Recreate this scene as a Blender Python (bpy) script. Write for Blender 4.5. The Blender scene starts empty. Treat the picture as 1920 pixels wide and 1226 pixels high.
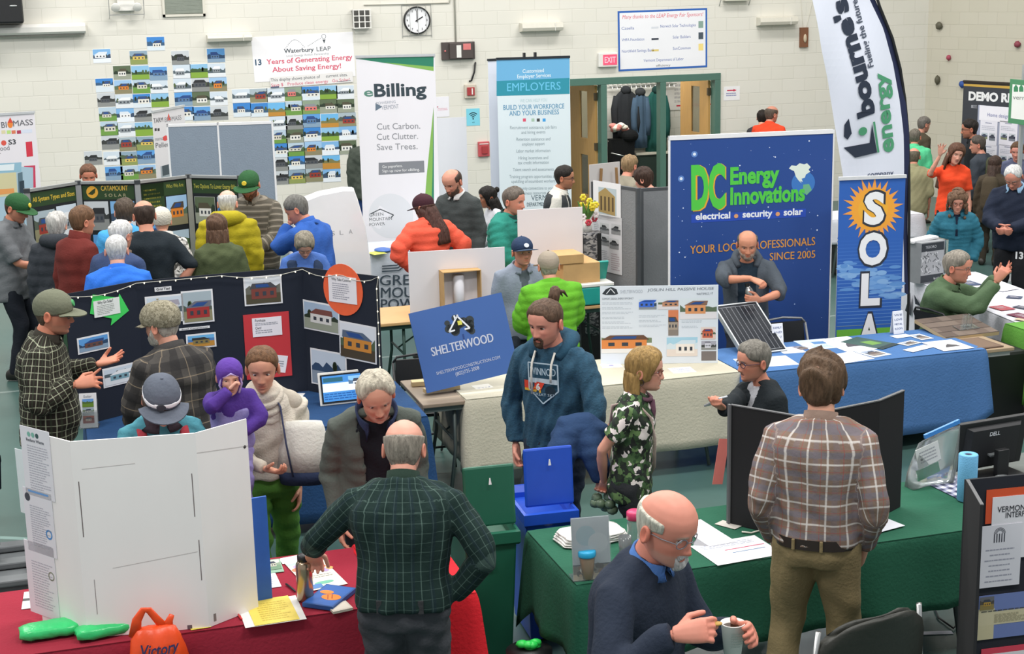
# Energy fair in a school gym, seen from a raised gallery.
import bpy, bmesh, math, random
import numpy as np
from mathutils import Vector, Matrix
R = math.radians
MTR, MRO = Matrix.Translation, Matrix.Rotation
SC = bpy.context.scene
COL = SC.collection
FOC, PIT, ROL, EYE, YAW, WY = 2790.0, R(12.64), R(1.311), 3.566, R(16.67), 22.47
_t = np.array([math.cos(YAW), math.sin(YAW)])       # along the back wall
_r0 = np.array([math.cos(YAW), -math.sin(YAW), 0.0])
_f0 = np.array([math.sin(YAW), math.cos(YAW), 0.0])
_z = np.array([0, 0, 1.0])
CW = _f0 * math.cos(PIT) - _z * math.sin(PIT)
_u0 = _f0 * math.sin(PIT) + _z * math.cos(PIT)
CR = math.cos(ROL) * _r0 - math.sin(ROL) * _u0
CU = math.sin(ROL) * _r0 + math.cos(ROL) * _u0
CP = np.array([0, 0, EYE])
cd = bpy.data.cameras.new('camera')
cd.sensor_width = 36; cd.lens = FOC * 36 / 1920; cd.clip_end = 200
cam = bpy.data.objects.new('camera', cd); COL.objects.link(cam)
cam.matrix_world = Matrix(((CR[0], CU[0], -CW[0], 0), (CR[1], CU[1], -CW[1], 0), (CR[2], CU[2], -CW[2], EYE), (0, 0, 0, 1)))
SC.camera = cam
SC.view_settings.view_transform = 'Standard'
SC.view_settings.look = 'None'
SC.view_settings.gamma = 1
SC.view_settings.use_curve_mapping = False
SC.view_settings.exposure = 0.22
w = bpy.data.worlds.new('gym_air'); SC.world = w; w.use_nodes = True
w.node_tree.nodes['Background'].inputs[0].default_value = (0.93, 0.97, 1, 1)
w.node_tree.nodes['Background'].inputs[1].default_value = 0.44
def lamp(x, y, z, sx, sy, e, c=(1, .975, .94), rx=0):
    l = bpy.data.lights.new('ceiling_lamp', 'AREA'); l.shape = 'RECTANGLE'; l.size = sx; l.size_y = sy; l.energy = e; l.color = c
    o = bpy.data.objects.new('ceiling_lamp', l); COL.objects.link(o); o.location = (x, y, z); o.rotation_euler = (rx, 0, 0)
for _y in (3.0, 8.5, 14.0, 19.0):
    for _x in (-3.5, 3.0, 9.5):
        lamp(_x, _y, 8.2, 3.2, 1.0, 235)
def ray(px, py):
    return CW + CR * (px - 960) / FOC - CU * (py - 613) / FOC
def atz(px, py, z):
    d = ray(px, py); return CP + d * (z - EYE) / d[2]
def aty(px, py, y):
    d = ray(px, py); return CP + d * y / d[1]
def pix(P):
    d = np.asarray(P, float) - CP; k = d @ CW
    return (960 + FOC * (d @ CR) / k, 613 - FOC * (d @ CU) / k)
def atpl(px, py, p, n):
    d = ray(px, py); n = np.asarray(n, float); return CP + d * ((np.asarray(p) - CP) @ n) / (d @ n)
TMP = bpy.data.scenes.new('tmp')
def evaluated(ob):
    TMP.collection.objects.link(ob)
    vl = TMP.view_layers[0]; vl.update()
    me = bpy.data.meshes.new_from_object(ob.evaluated_get(vl.depsgraph))
    TMP.collection.objects.unlink(ob)
    return me
def lin(c):
    if isinstance(c, str):
        c = c.lstrip('#'); c = [int(c[i:i + 2], 16) / 255 for i in (0, 2, 4)]
    return tuple(x / 12.92 if x <= .04045 else ((x + .055) / 1.055) ** 2.4 for x in c[:3])
MATS = {}
class NT:
    def __init__(s, m): s.t = m.node_tree; s.n = s.t.nodes; s.l = s.t.links
    def add(s, ty, **k):
        nd = s.n.new(ty)
        for a, b in k.items(): setattr(nd, a, b)
        return nd
    def link(s, a, b): s.l.new(a, b)
    def math(s, op, a, b=None, c=None):
        nd = s.n.new('ShaderNodeMath'); nd.operation = op
        for i, q in enumerate((a, b, c)):
            if q is None: continue
            if isinstance(q, (int, float)): nd.inputs[i].default_value = q
            else: s.l.new(q, nd.inputs[i])
        return nd.outputs[0]
    def mix(s, f, a, b):
        nd = s.n.new('ShaderNodeMix'); nd.data_type = 'RGBA'
        for i, q in ((0, f), (6, a), (7, b)):
            if isinstance(q, (int, float)): nd.inputs[i].default_value = q
            elif isinstance(q, tuple): nd.inputs[i].default_value = (*q[:3], 1)
            else: s.l.new(q, nd.inputs[i])
        return nd.outputs[2]
def newmat(name):
    m = bpy.data.materials.new(name); m.use_nodes = True
    return m, NT(m), m.node_tree.nodes['Principled BSDF']
def mat(name, col, rough=.6, metal=0, var=.06, scale=14, bump=0, bscale=200, emit=0, trans=0, coat=0, aniso=None, spec=.5):
    """one procedural material: base colour broken up by noise, optional fine bump"""
    if name in MATS: return MATS[name]
    m, t, b = newmat(name); c = lin(col)
    tc = t.add('ShaderNodeTexCoord')
    nz = t.add('ShaderNodeTexNoise'); nz.inputs['Scale'].default_value = scale; nz.inputs['Detail'].default_value = 4
    src = tc.outputs['Object']
    if aniso:
        mp = t.add('ShaderNodeMapping'); mp.inputs['Scale'].default_value = aniso; t.link(src, mp.inputs[0]); src = mp.outputs[0]
    t.link(src, nz.inputs['Vector'])
    d = tuple(max(0, x * (1 - 2 * var)) for x in c); h = tuple(min(1, x * (1 + 2 * var)) for x in c)
    t.link(t.mix(nz.outputs['Fac'], d, h), b.inputs['Base Color'])
    b.inputs['Roughness'].default_value = rough; b.inputs['Metallic'].default_value = metal
    b.inputs['Specular IOR Level'].default_value = spec
    if bump:
        n2 = t.add('ShaderNodeTexNoise'); n2.inputs['Scale'].default_value = bscale; n2.inputs['Detail'].default_value = 3
        t.link(src, n2.inputs['Vector'])
        bp = t.add('ShaderNodeBump'); bp.inputs['Strength'].default_value = bump; bp.inputs['Distance'].default_value = .01
        t.link(n2.outputs['Fac'], bp.inputs['Height']); t.link(bp.outputs[0], b.inputs['Normal'])
    if emit:
        b.inputs['Emission Color'].default_value = (*c, 1); b.inputs['Emission Strength'].default_value = emit
    if trans: b.inputs['Transmission Weight'].default_value = trans
    if coat: b.inputs['Coat Weight'].default_value = coat
    MATS[name] = m; return m
def cloth(col, rough=.9, var=.07, bump=.35, bscale=60):
    key = 'cloth_' + (col if isinstance(col, str) else '_'.join('%d' % (q * 255) for q in col)) + ('' if bump == .35 else '_%d' % (bump * 100))
    return mat(key.replace('#', ''), col, rough, var=var, scale=9, bump=bump, bscale=bscale, spec=.25)
def print_mat(name='printed_ink', rough=.55, emit=0, spec=.4):
    if name in MATS: return MATS[name]
    m, t, b = newmat(name); a = t.add('ShaderNodeAttribute', attribute_name='Col')
    nz = t.add('ShaderNodeTexNoise'); nz.inputs['Scale'].default_value = 3
    sc = t.add('ShaderNodeHueSaturation'); t.link(a.outputs['Color'], sc.inputs['Color'])
    t.link(t.math('MULTIPLY_ADD', nz.outputs['Fac'], .06, .97), sc.inputs['Value'])
    t.link(sc.outputs[0], b.inputs['Base Color']); b.inputs['Roughness'].default_value = rough; b.inputs['Specular IOR Level'].default_value = spec
    if emit: t.link(sc.outputs[0], b.inputs['Emission Color']); b.inputs['Emission Strength'].default_value = emit
    MATS[name] = m; return m
def plaid(name, base, stripes, bump=.25):
    """woven check: stripes = (axis 0/1, period, offset, width, colour, strength)"""
    if name in MATS: return MATS[name]
    m, t, b = newmat(name)
    uv = t.add('ShaderNodeUVMap', uv_map='weave'); sp = t.add('ShaderNodeSeparateXYZ'); t.link(uv.outputs[0], sp.inputs[0])
    c = lin(base)
    for ax, per, off, wid, cc, st in stripes:
        f = t.math('FRACT', t.math('ADD', t.math('DIVIDE', sp.outputs[ax], per), off))
        d = t.math('ABSOLUTE', t.math('SUBTRACT', f, .5))
        k = t.math('MULTIPLY', t.math('SMOOTH_MIN', 1, t.math('MAXIMUM', 0, t.math('DIVIDE', t.math('SUBTRACT', wid / per / 2, d), .012 / per * .3)), .01), st)
        k = t.math('MINIMUM', k, st)
        c = t.mix(k, c, lin(cc))
    t.link(c, b.inputs['Base Color']); b.inputs['Roughness'].default_value = .9; b.inputs['Specular IOR Level'].default_value = .2
    tc = t.add('ShaderNodeTexCoord'); n2 = t.add('ShaderNodeTexNoise'); n2.inputs['Scale'].default_value = 45
    t.link(tc.outputs['Object'], n2.inputs['Vector']); bp = t.add('ShaderNodeBump'); bp.inputs['Strength'].default_value = bump; bp.inputs['Distance'].default_value = .01
    t.link(n2.outputs['Fac'], bp.inputs['Height']); t.link(bp.outputs[0], b.inputs['Normal'])
    MATS[name] = m; return m
def blotch(name, cols, scale=30, rough=.9, stretch=(1, 1, 1)):
    """cloth printed with irregular motifs: voronoi cells picking from a list of colours"""
    if name in MATS: return MATS[name]
    m, t, b = newmat(name); tc = t.add('ShaderNodeTexCoord')
    mp = t.add('ShaderNodeMapping'); mp.inputs['Scale'].default_value = stretch; t.link(tc.outputs['Object'], mp.inputs[0])
    nz = t.add('ShaderNodeTexNoise'); nz.inputs['Scale'].default_value = scale * .8
    t.link(mp.outputs[0], nz.inputs['Vector'])
    ad = t.add('ShaderNodeVectorMath', operation='MULTIPLY_ADD'); ad.inputs[1].default_value = (.05,) * 3
    t.link(nz.outputs['Color'], ad.inputs[0]); t.link(mp.outputs[0], ad.inputs[2])
    v = t.add('ShaderNodeTexVoronoi'); v.inputs['Scale'].default_value = scale; t.link(ad.outputs[0], v.inputs['Vector'])
    sp = t.add('ShaderNodeSeparateColor'); t.link(v.outputs['Color'], sp.inputs[0])
    cr = t.add('ShaderNodeValToRGB'); cr.color_ramp.interpolation = 'CONSTANT'
    e = cr.color_ramp.elements
    for i, c in enumerate(cols):
        el = e[i] if i < 2 else e.new(i / len(cols))
        el.position = i / len(cols); el.color = (*lin(c), 1)
    t.link(sp.outputs[0], cr.inputs[0]); t.link(cr.outputs[0], b.inputs['Base Color']); b.inputs['Roughness'].default_value = rough
    MATS[name] = m; return m
class MB:
    def __init__(s): s.v = []; s.f = []; s.mi = []; s.cur = 0
    def add(s, vs, fs):
        o = len(s.v); s.v += [tuple(map(float, p)) for p in vs]
        for f in fs: s.f.append(tuple(i + o for i in f)); s.mi.append(s.cur)
        return s
    def box(s, x0, x1, y0, y1, z0, z1, M=None):
        vs = [(x, y, z) for z in (z0, z1) for y in (y0, y1) for x in (x0, x1)]
        if M is not None: vs = [M @ Vector(p) for p in vs]
        return s.add(vs, [(0, 2, 3, 1), (4, 5, 7, 6), (0, 1, 5, 4), (2, 6, 7, 3), (0, 4, 6, 2), (1, 3, 7, 5)])
    def bar(s, a, b, w, h=None, up=(0, 0, 1)):
        """square bar from a to b"""
        a = Vector(a); b = Vector(b); d = (b - a).normalized(); u = Vector(up)
        if abs(d.dot(u)) > .95: u = Vector((0, 1, 0))
        x = d.cross(u).normalized(); y = x.cross(d); h = h or w
        vs = [p + x * i * w / 2 + y * j * h / 2 for p in (a, b) for i, j in ((-1, -1), (1, -1), (1, 1), (-1, 1))]
        return s.add(vs, [(0, 1, 2, 3)[::-1], (4, 5, 6, 7), (0, 1, 5, 4), (1, 2, 6, 5), (2, 3, 7, 6), (3, 0, 4, 7)])
    def rings(s, rs, cap=True, closed=True):
        n = len(rs[0]); vs = [p for r in rs for p in r]; fs = []
        for i in range(len(rs) - 1):
            for j in range(n if closed else n - 1):
                k = (j + 1) % n; fs.append((i * n + j, i * n + k, (i + 1) * n + k, (i + 1) * n + j))
        if cap:
            for i, rv in ((0, True), (len(rs) - 1, False)):
                c = np.mean(np.array([tuple(p) for p in rs[i]]), axis=0); vs.append(tuple(c)); ci = len(vs) - 1
                for j in range(n):
                    k = (j + 1) % n; q = (i * n + j, i * n + k, ci); fs.append(q[::-1] if rv else q)
        return s.add(vs, fs)
    def tube(s, pts, rad, n=10, cap=True, flat=1.0, up=None):
        pts = [np.array(tuple(p), float) for p in pts]; m = len(pts)
        if not hasattr(rad, '__len__'): rad = [rad] * m
        T = [pts[min(i + 1, m - 1)] - pts[max(i - 1, 0)] for i in range(m)]
        T = [q / (np.linalg.norm(q) + 1e-12) for q in T]
        u = np.array(up if up is not None else ((0, 0, 1.) if abs(T[0][2]) < .9 else (1., 0, 0)), float)
        rs = []
        for i in range(m):
            u = u - T[i] * (u @ T[i]); u /= np.linalg.norm(u) + 1e-12; vv = np.cross(T[i], u)
            r = rad[i]
            rs.append([pts[i] + r * (math.cos(a) * u * flat + math.sin(a) * vv) for a in np.arange(n) * 2 * math.pi / n])
        return s.rings(rs, cap)
    def lathe(s, prof, c=(0, 0, 0), n=20, cap=True, M=None):
        rs = [[(r * math.cos(a) + c[0], r * math.sin(a) + c[1], z + c[2]) for a in np.arange(n) * 2 * math.pi / n] for r, z in prof]
        if M is not None: rs = [[M @ Vector(p) for p in r] for r in rs]
        return s.rings(rs, cap)
    def ell(s, c, r, n=14, m=9, M=None):
        rs = []
        for i in range(m):
            p = math.pi * (i + .5) / m - math.pi / 2
            rs.append([(r[0] * math.cos(p) * math.cos(a), r[1] * math.cos(p) * math.sin(a), r[2] * math.sin(p)) for a in np.arange(n) * 2 * math.pi / n])
        rs = [[(M @ Vector(q) if M is not None else Vector(q)) + Vector(c) for q in r_] for r_ in rs]
        return s.rings(rs)
    def prism(s, poly, y0, y1, M=None):
        """outline in x,z pushed from y0 to y1"""
        n = len(poly); vs = [(x, y0, z) for x, z in poly] + [(x, y1, z) for x, z in poly]
        if M is not None: vs = [M @ Vector(p) for p in vs]
        fs = [tuple(range(n)), tuple(range(2 * n - 1, n - 1, -1))] + [(i, i + n, (i + 1) % n + n, (i + 1) % n) for i in range(n)]
        return s.add(vs, fs)
    def mesh(s, name, mats=(), smooth=False):
        me = bpy.data.meshes.new(name); me.from_pydata(s.v, [], s.f)
        for m in (mats if isinstance(mats, (list, tuple)) else [mats]): me.materials.append(m)
        if len(me.materials) > 1: me.polygons.foreach_set('material_index', s.mi)
        if smooth: me.polygons.foreach_set('use_smooth', [True] * len(me.polygons))
        me.update(); return me
    def build(s, name, mats, parent=None, smooth=False, bevel=0, recalc=False):
        me = s.mesh(name, mats, smooth)
        if recalc:
            bm = bmesh.new(); bm.from_mesh(me); bmesh.ops.recalc_face_normals(bm, faces=bm.faces); bm.to_mesh(me); bm.free()
        o = link(name, me, parent)
        if bevel:
            bv = o.modifiers.new('edge', 'BEVEL'); bv.width = bevel; bv.segments = 2; bv.limit_method = 'ANGLE'
        return o
def link(name, me, parent=None):
    o = bpy.data.objects.new(name, me); COL.objects.link(o)
    if parent: o.parent = parent
    return o
def tag(o, label, cat, group=None):
    o['label'] = label; o['category'] = cat
    if group: o['group'] = group
    return o
def thing(name, label, cat, loc=(0, 0, 0), rz=0, group=None):
    o = link(name, None); o.empty_display_size = .1; o.location = tuple(map(float, loc)); o.rotation_euler = (0, 0, rz)
    return tag(o, label, cat, group)
def struct(o): o['kind'] = 'structure'; return o
_TX = {}
def glyphs(s, bold):
    k = (s, bold)
    if k not in _TX:
        c = bpy.data.curves.new('lettering', 'FONT'); c.body = s; c.size = 1; c.offset = bold; c.resolution_u = 3
        o = bpy.data.objects.new('lettering', c); me = evaluated(o)
        v = np.array([tuple(q.co)[:2] for q in me.vertices]).reshape(-1, 2); f = [tuple(p.vertices) for p in me.polygons]
        bpy.data.objects.remove(o); bpy.data.curves.remove(c); bpy.data.meshes.remove(me); _TX[k] = (v, f)
    return _TX[k]
class Sheet:
    LIFT = .0007
    def __init__(s, w, h, base='ffffff', thick=.004, back=None, slab=True):
        s.w, s.h = w, h; s.V = []; s.F = []; s.C = []; s.t = thick; s.bend = None
        if slab:
            b = lin(base); k = lin(back) if back else b
            o = [(0, 0, 0), (w, 0, 0), (w, 0, h), (0, 0, h)]; o += [(x, thick, z) for x, _, z in o]
            s.V += o
            for f, c in (((0, 1, 2, 3), b), ((7, 6, 5, 4), k), ((0, 4, 5, 1), k), ((1, 5, 6, 2), k), ((2, 6, 7, 3), k), ((3, 7, 4, 0), k)):
                s.F.append(f); s.C.append(c)
    def poly(s, pts, col, l=1):
        o = len(s.V); s.V += [(x, -l * s.LIFT, z) for x, z in pts]; s.F.append(tuple(range(o, o + len(pts)))); s.C.append(lin(col)); return s
    def rect(s, x0, z0, x1, z1, col, l=1): return s.poly([(x0, z0), (x1, z0), (x1, z1), (x0, z1)], col, l)
    def disc(s, x, z, r, col, l=1, n=24, rz=None): return s.poly([(x + r * math.cos(a), z + (rz or r) * math.sin(a)) for a in np.arange(n) * 2 * math.pi / n], col, l)
    def ring(s, x, z, r, wd, col, l=1, a0=0, a1=360, n=20):
        A = np.radians(np.linspace(a0, a1, n + 1))
        for i in range(n):
            s.poly([(x + q * math.cos(a), z + q * math.sin(a)) for q, a in ((r - wd, A[i]), (r, A[i]), (r, A[i + 1]), (r - wd, A[i + 1]))], col, l)
        return s
    def line(s, a, b, wd, col, l=1):
        a = np.array(a); b = np.array(b); d = (b - a) / np.linalg.norm(b - a); n = np.array([-d[1], d[0]]) * wd / 2
        return s.poly([a + n * -1, b - n, b + n, a + n], col, l)
    def text(s, tx, x, z, size, col, al='l', bold=0.0, l=2, width=None, rot=0, sx=1, slant=0):
        """z = baseline; size = letter height (cap); width squeezes the line to a given length"""
        if bold and set(tx) & set('MWN') and bold < .045:      # thicken sharp letters by overprinting
            b_ = bold; bold = 0
            for d_ in (-.6, .6): s.text(tx, x + d_ * b_ * size / .69 * math.cos(rot), z + d_ * b_ * size / .69 * math.sin(rot), size, col, al, 0, l + .5 + d_ * .4, width, rot, sx, slant)
        v, f = glyphs(tx, bold)
        if not len(v): return s
        v = v - [v[:, 0].min(), 0]; wd = v[:, 0].max(); k = size / .69; kx = k * sx
        if width: kx = width / wd
        q = v * [kx, k]; q[:, 0] += slant * q[:, 1]; q[:, 0] -= {'l': 0, 'c': .5, 'r': 1}[al] * wd * kx
        if rot: q = q @ np.array([[math.cos(rot), math.sin(rot)], [-math.sin(rot), math.cos(rot)]])
        o = len(s.V); s.V += [(x + a, -l * s.LIFT, z + b) for a, b in q]; c = lin(col)
        for p in f: s.F.append(tuple(i + o for i in p)); s.C.append(c)
        return s
    def lines(s, x0, x1, z1, z0, n, col, th=None, l=1, seed=0, al='l'):
        """rows of small print too small to read: thin bars"""
        rd = random.Random(seed); st = (z1 - z0) / n
        for i in range(n):
            z = z1 - (i + .6) * st; w_ = (x1 - x0) * rd.uniform(.6, 1); a = x0 if al == 'l' else (x0 + x1 - w_) / 2
            x = a
            while x < a + w_:
                q = min(a + w_, x + (x1 - x0) * rd.uniform(.05, .14)); s.rect(x, z, q, z + (th or st * .4), col, l); x = q + (x1 - x0) * .02
        return s
    def photo(s, x0, z0, x1, z1, sky, far, ground, house=None, roof='3c4250', pos=(.5, .45), sz=(.5, .3), panel=False, l=1, seed=0, border=None, gable=.35, trees=0):
        rd = random.Random(seed); W, Hh = x1 - x0, z1 - z0
        if border: s.rect(x0 - .012 * W, z0 - .012 * W, x1 + .012 * W, z1 + .012 * W, border, l); l += 1
        X = lambda a: x0 + max(0, min(1, a)) * W
        Z = lambda b: z0 + max(0, min(1, b)) * Hh
        s.rect(x0, z0, x1, z1, sky, l)
        hz = rd.uniform(.42, .58)
        n = 9; top = [(X(1 - i / n), Z(hz + rd.uniform(.0, .22))) for i in range(n + 1)]
        s.poly([(x0, z0), (x1, z0)] + top, far, l + 1)
        s.rect(x0, z0, x1, Z(hz - rd.uniform(.05, .2)), ground, l + 2)
        for i in range(trees):
            a = rd.uniform(.05, .95); s.disc(X(a), Z(hz + .1), .06 * W, '26341f' if rd.random() < .7 else '54663a', l + 2, 9, .16 * Hh)
        if house:
            cx, cz = pos; a, b = sz
            s.rect(X(cx - a / 2), Z(cz - b / 2), X(cx + a / 2), Z(cz + b / 2), house, l + 3)
            dx = rd.uniform(-.25, .25) * a
            s.poly([(X(cx - a * .56), Z(cz + b * .5)), (X(cx + a * .56), Z(cz + b * .5)), (X(cx + a * .45 + dx), Z(cz + b * .5 + gable * .6)), (X(cx - a * .3 + dx), Z(cz + b * .5 + gable * .6))], roof, l + 3)
            for i in range(3):
                u = cx - a * .35 + i * a * .3; s.rect(X(u), Z(cz - b * .2), X(u + a * .14), Z(cz + b * .2), '39404a', l + 4)
            if panel: s.poly([(X(cx - a * .3), Z(cz + b * .62)), (X(cx + a * .25), Z(cz + b * .62)), (X(cx + a * .3 + dx), Z(cz + b * .5 + gable * .48)), (X(cx - a * .18 + dx), Z(cz + b * .5 + gable * .48))], '2b4f8e', l + 4)
        return s
    def mesh(s, name, rough=.55, emit=0):
        me = bpy.data.meshes.new(name)
        V = [s.bend(*p) for p in s.V] if s.bend else s.V
        me.from_pydata(V, [], s.F)
        ca = me.color_attributes.new('Col', 'FLOAT_COLOR', 'CORNER'); d = []
        for p, c in zip(s.F, s.C): d += [*c, 1] * len(p)
        ca.data.foreach_set('color', d)
        me.materials.append(print_mat('printed_ink' + ('_%d' % (rough * 100)) + ('_lit' if emit else ''), rough, emit)); return me
    def build(s, name, parent=None, rough=.55, emit=0):
        return link(name, s.mesh(name, rough, emit), parent)
def sit(o, P, rz=0, rx=0, ry=0):
    o.location = tuple(map(float, P)); o.rotation_euler = (rx, ry, rz); return o
def between(tl, tr, yl, z0=None):
    """vertical panel from its two top corners in the photo: the left at depth yl, the right at the same height -> base point, width, height, turn"""
    a = aty(tl[0], tl[1], yl); b = atz(tr[0], tr[1], a[2]); d = b - a
    return a, b, math.hypot(d[0], d[1]), math.atan2(d[1], d[0])
class Board(Sheet):
    def __init__(s, P, rz, w_, h_, base='ffffff', thick=.004, rx=0, back=None, slab=True, ry=0):
        super().__init__(w_, h_, base, thick, back, slab)
        s.M = MTR(tuple(map(float, P))) @ MRO(rz, 4, 'Z') @ MRO(rx, 4, 'X') @ MRO(ry, 4, 'Y')
        s.Mi = s.M.inverted(); s.n = s.M.to_3x3() @ Vector((0, -1, 0)); s.P0 = s.M.translation
    def px(s, x, y):
        q = s.Mi @ Vector(atpl(x, y, np.array(s.P0), np.array(s.n))); return (q.x, q.z)
    def ppoly(s, pts, col, l=1): return s.poly([s.px(*p) for p in pts], col, l)
    def prect(s, x0, y0, x1, y1, col, l=1):
        a = s.px(x0, y1); b = s.px(x1, y0); return s.rect(a[0], a[1], b[0], b[1], col, l)
    def ptext(s, tx, p0, p1, h, col, bold=0.0, l=2, slant=0):
        a = np.array(s.px(*p0)); b = np.array(s.px(*p1)); d = b - a
        k = abs(s.px(p0[0], p0[1])[1] - s.px(p0[0], p0[1] - 10)[1]) / 10
        return s.text(tx, a[0], a[1], h * k, col, 'l', bold, l, float(np.linalg.norm(d)), math.atan2(d[1], d[0]), 1, slant)
    def plines(s, x0, y0, x1, y1, n, col, l=1, seed=0, al='l', th=None):
        a = s.px(x0, y1); b = s.px(x1, y0); return s.lines(a[0], b[0], b[1], a[1], n, col, th, l, seed, al)
    def pphoto(s, x0, y0, x1, y1, kind, seed=0, l=1, border=None, **k):
        a = s.px(x0, y1); b = s.px(x1, y0); sky, far, gr, ho, ro, pn, _ = KINDS[kind]; rd = random.Random(seed)
        d = dict(pos=(rd.uniform(.38, .62), rd.uniform(.36, .5)), sz=(rd.uniform(.5, .75), rd.uniform(.22, .34)), trees=rd.randint(0, 3)); d.update(k)
        return s.photo(a[0], a[1], b[0], b[1], d.pop('sky', sky), d.pop('far', far), d.pop('ground', gr), d.pop('house', ho), d.pop('roof', ro or '333333'), d.pop('pos'), d.pop('sz'), d.pop('panel', pn), l, seed, border, **d)
    def pdisc(s, x, y, r, col, l=1, n=28, ry=None):
        a = s.px(x, y); k = abs(s.px(x + 10, y)[0] - a[0]) / 10; kz = abs(s.px(x, y + 10)[1] - a[1]) / 10
        return s.disc(a[0], a[1], r * k, col, l, n, (ry or r) * kz)
    def place(s, name, parent=None, rough=.55, emit=0):
        o = s.build(name, parent, rough, emit); o.matrix_world = s.M
        if parent:
            o.matrix_world = s.M; o.parent = parent; o.matrix_parent_inverse = Matrix.Identity(4)
            o.matrix_basis = parent_matrix(parent).inverted() @ s.M
        return o
def parent_matrix(o):
    m = Matrix.LocRotScale(o.location, o.rotation_euler, o.scale)
    return (parent_matrix(o.parent) @ m) if o.parent else m
def upright(tl, tr, Y, z0, base='ffffff', thick=.006, back=None, slab=True):
    a, b, w_, rz = between(tl, tr, Y); P = np.array([a[0], a[1], z0])
    return Board(P, rz, w_, a[2] - z0, base, thick, 0, back, slab)
def onboard(B, x0, y0, x1, y1, base='ffffff', lift=.003, tilt=0, thick=.002):
    """a sheet pinned on another board, from its pixel box"""
    a = B.px(x0, y1); b = B.px(x1, y0)
    M = B.M @ MTR((a[0], -lift - thick, a[1]))
    S = Board((0, 0, 0), 0, b[0] - a[0], b[1] - a[1], base, thick); S.M = M @ MRO(tilt, 4, 'Y'); S.Mi = S.M.inverted(); S.n = S.M.to_3x3() @ Vector((0, -1, 0)); S.P0 = S.M.translation
    return S
def flatsheet(px, py, z, w_, h_, rz, base='ffffff', thick=.002):
    """paper lying on a table: centre pixel, size, turn; local z of the sheet runs away from the viewer"""
    P = atz(px, py, z + thick)
    c, s_ = math.cos(rz), math.sin(rz)
    P = P - np.array([c * w_ / 2 - s_ * h_ / 2, s_ * w_ / 2 + c * h_ / 2, 0])
    return Board(P, rz, w_, h_, base, thick, R(-90))
def folding_table(x0, x1, y0, y1, label, z=.735, col='8c7d6c', leg='5f6a68', group='folding tables'):
    t = thing('folding_table', label, 'table', ((x0 + x1) / 2, (y0 + y1) / 2, 0), 0, group)
    a, b = (x1 - x0) / 2, (y1 - y0) / 2
    mb = MB(); mb.box(-a, a, -b, b, z - .03, z); mb.build('tabletop', mat('laminate_' + col, col, .45, var=.08, aniso=(1, 8, 1)), t, bevel=.006)
    mb = MB()
    for s in (-1, 1): mb.box(-a + .02, a - .02, s * (b - .04) - .01, s * (b - .04) + .01, z - .07, z - .03)
    mb.build('apron', mat('steel_' + leg, leg, .45, .3), t)
    for s in (-1, 1):
        for q in (-1, 1):
            mb = MB(); x = s * (a - .25); y = q * (b - .08)
            mb.tube([(x, y, z - .04), (x, y, .35), (x + s * .05, y + q * .02, .012)], .014, 8); mb.build('leg', mat('steel_' + leg, leg, .45, .3), t, True)
        mb = MB(); x = s * (a - .25); mb.tube([(x, -b + .08, .42), (x, b - .08, .42)], .01, 8); mb.tube([(x, 0, .42), (x - s * .42, 0, z - .05)], .008, 8); mb.build('brace', mat('steel_' + leg, leg, .45, .3), t, True)
    return t
def tablecloth(x0, x1, y0, y1, z, hang, m, label, name='tablecloth', seed=0, wave=.012, corner=.12, group=None):
    """hang = front, right, back, left drops"""
    rd = random.Random(seed); N = 28; cx, cy = (x0 + x1) / 2, (y0 + y1) / 2
    segs = [((x0, y0), (x1, y0), (0, -1), hang[0]), ((x1, y0), (x1, y1), (1, 0), hang[1]), ((x1, y1), (x0, y1), (0, 1), hang[2]), ((x0, y1), (x0, y0), (-1, 0), hang[3])]
    per = []
    for k, (a, b, n_, h) in enumerate(segs):
        L = math.hypot(b[0] - a[0], b[1] - a[1]); n = max(8, int(L / .05)); hp = segs[k - 1][3]; hn = segs[(k + 1) % 4][3]; pn = segs[k - 1][2]; nn = segs[(k + 1) % 4][2]
        for i in range(n):
            u = i / n; e0 = max(0, 1 - u * L / .1); e1 = max(0, 1 - (1 - u) * L / .1)
            nx = n_[0] + pn[0] * e0 * .8 + nn[0] * e1 * .8; ny = n_[1] + pn[1] * e0 * .8 + nn[1] * e1 * .8
            q = math.hypot(nx, ny); hh = h * (1 - .5 * (e0 + e1)) + .5 * (hp * e0 + hn * e1) + corner * max(e0, e1)
            ph = sum(A * math.sin(f * u * L + p) for A, f, p in ((1, 9, seed), (.6, 17, seed * 2.1 + k), (.4, 29, k + seed)))
            per.append((a[0] + (b[0] - a[0]) * u, a[1] + (b[1] - a[1]) * u, nx / q, ny / q, hh, ph, max(e0, e1)))
    rs = []
    for t_ in (0, .02, .06, .15, .3, .45, .6, .75, .88, 1):
        rs.append([(x + nx * (.006 + .012 * min(1, t_ * 12) + (.02 + .05 * e) * t_ + wave * t_ * ph), y + ny * (.006 + .012 * min(1, t_ * 12) + (.02 + .05 * e) * t_ + wave * t_ * ph), z + .004 - max(0, t_ - .01) * hh - (.003 if t_ > 0 else 0)) for x, y, nx, ny, hh, ph, e in per])
    mb = MB(); mb.rings(rs, cap=False); n = len(per); mb.f.append(tuple(range(n))); mb.mi.append(0)
    o = mb.build(name, m, None, True)
    sd = o.modifiers.new('thickness', 'SOLIDIFY'); sd.thickness = .002; sd.offset = 1
    for p in o.data.polygons:
        if len(p.vertices) > 4: p.use_smooth = False
    return tag(o, label, 'tablecloth', group)
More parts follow.
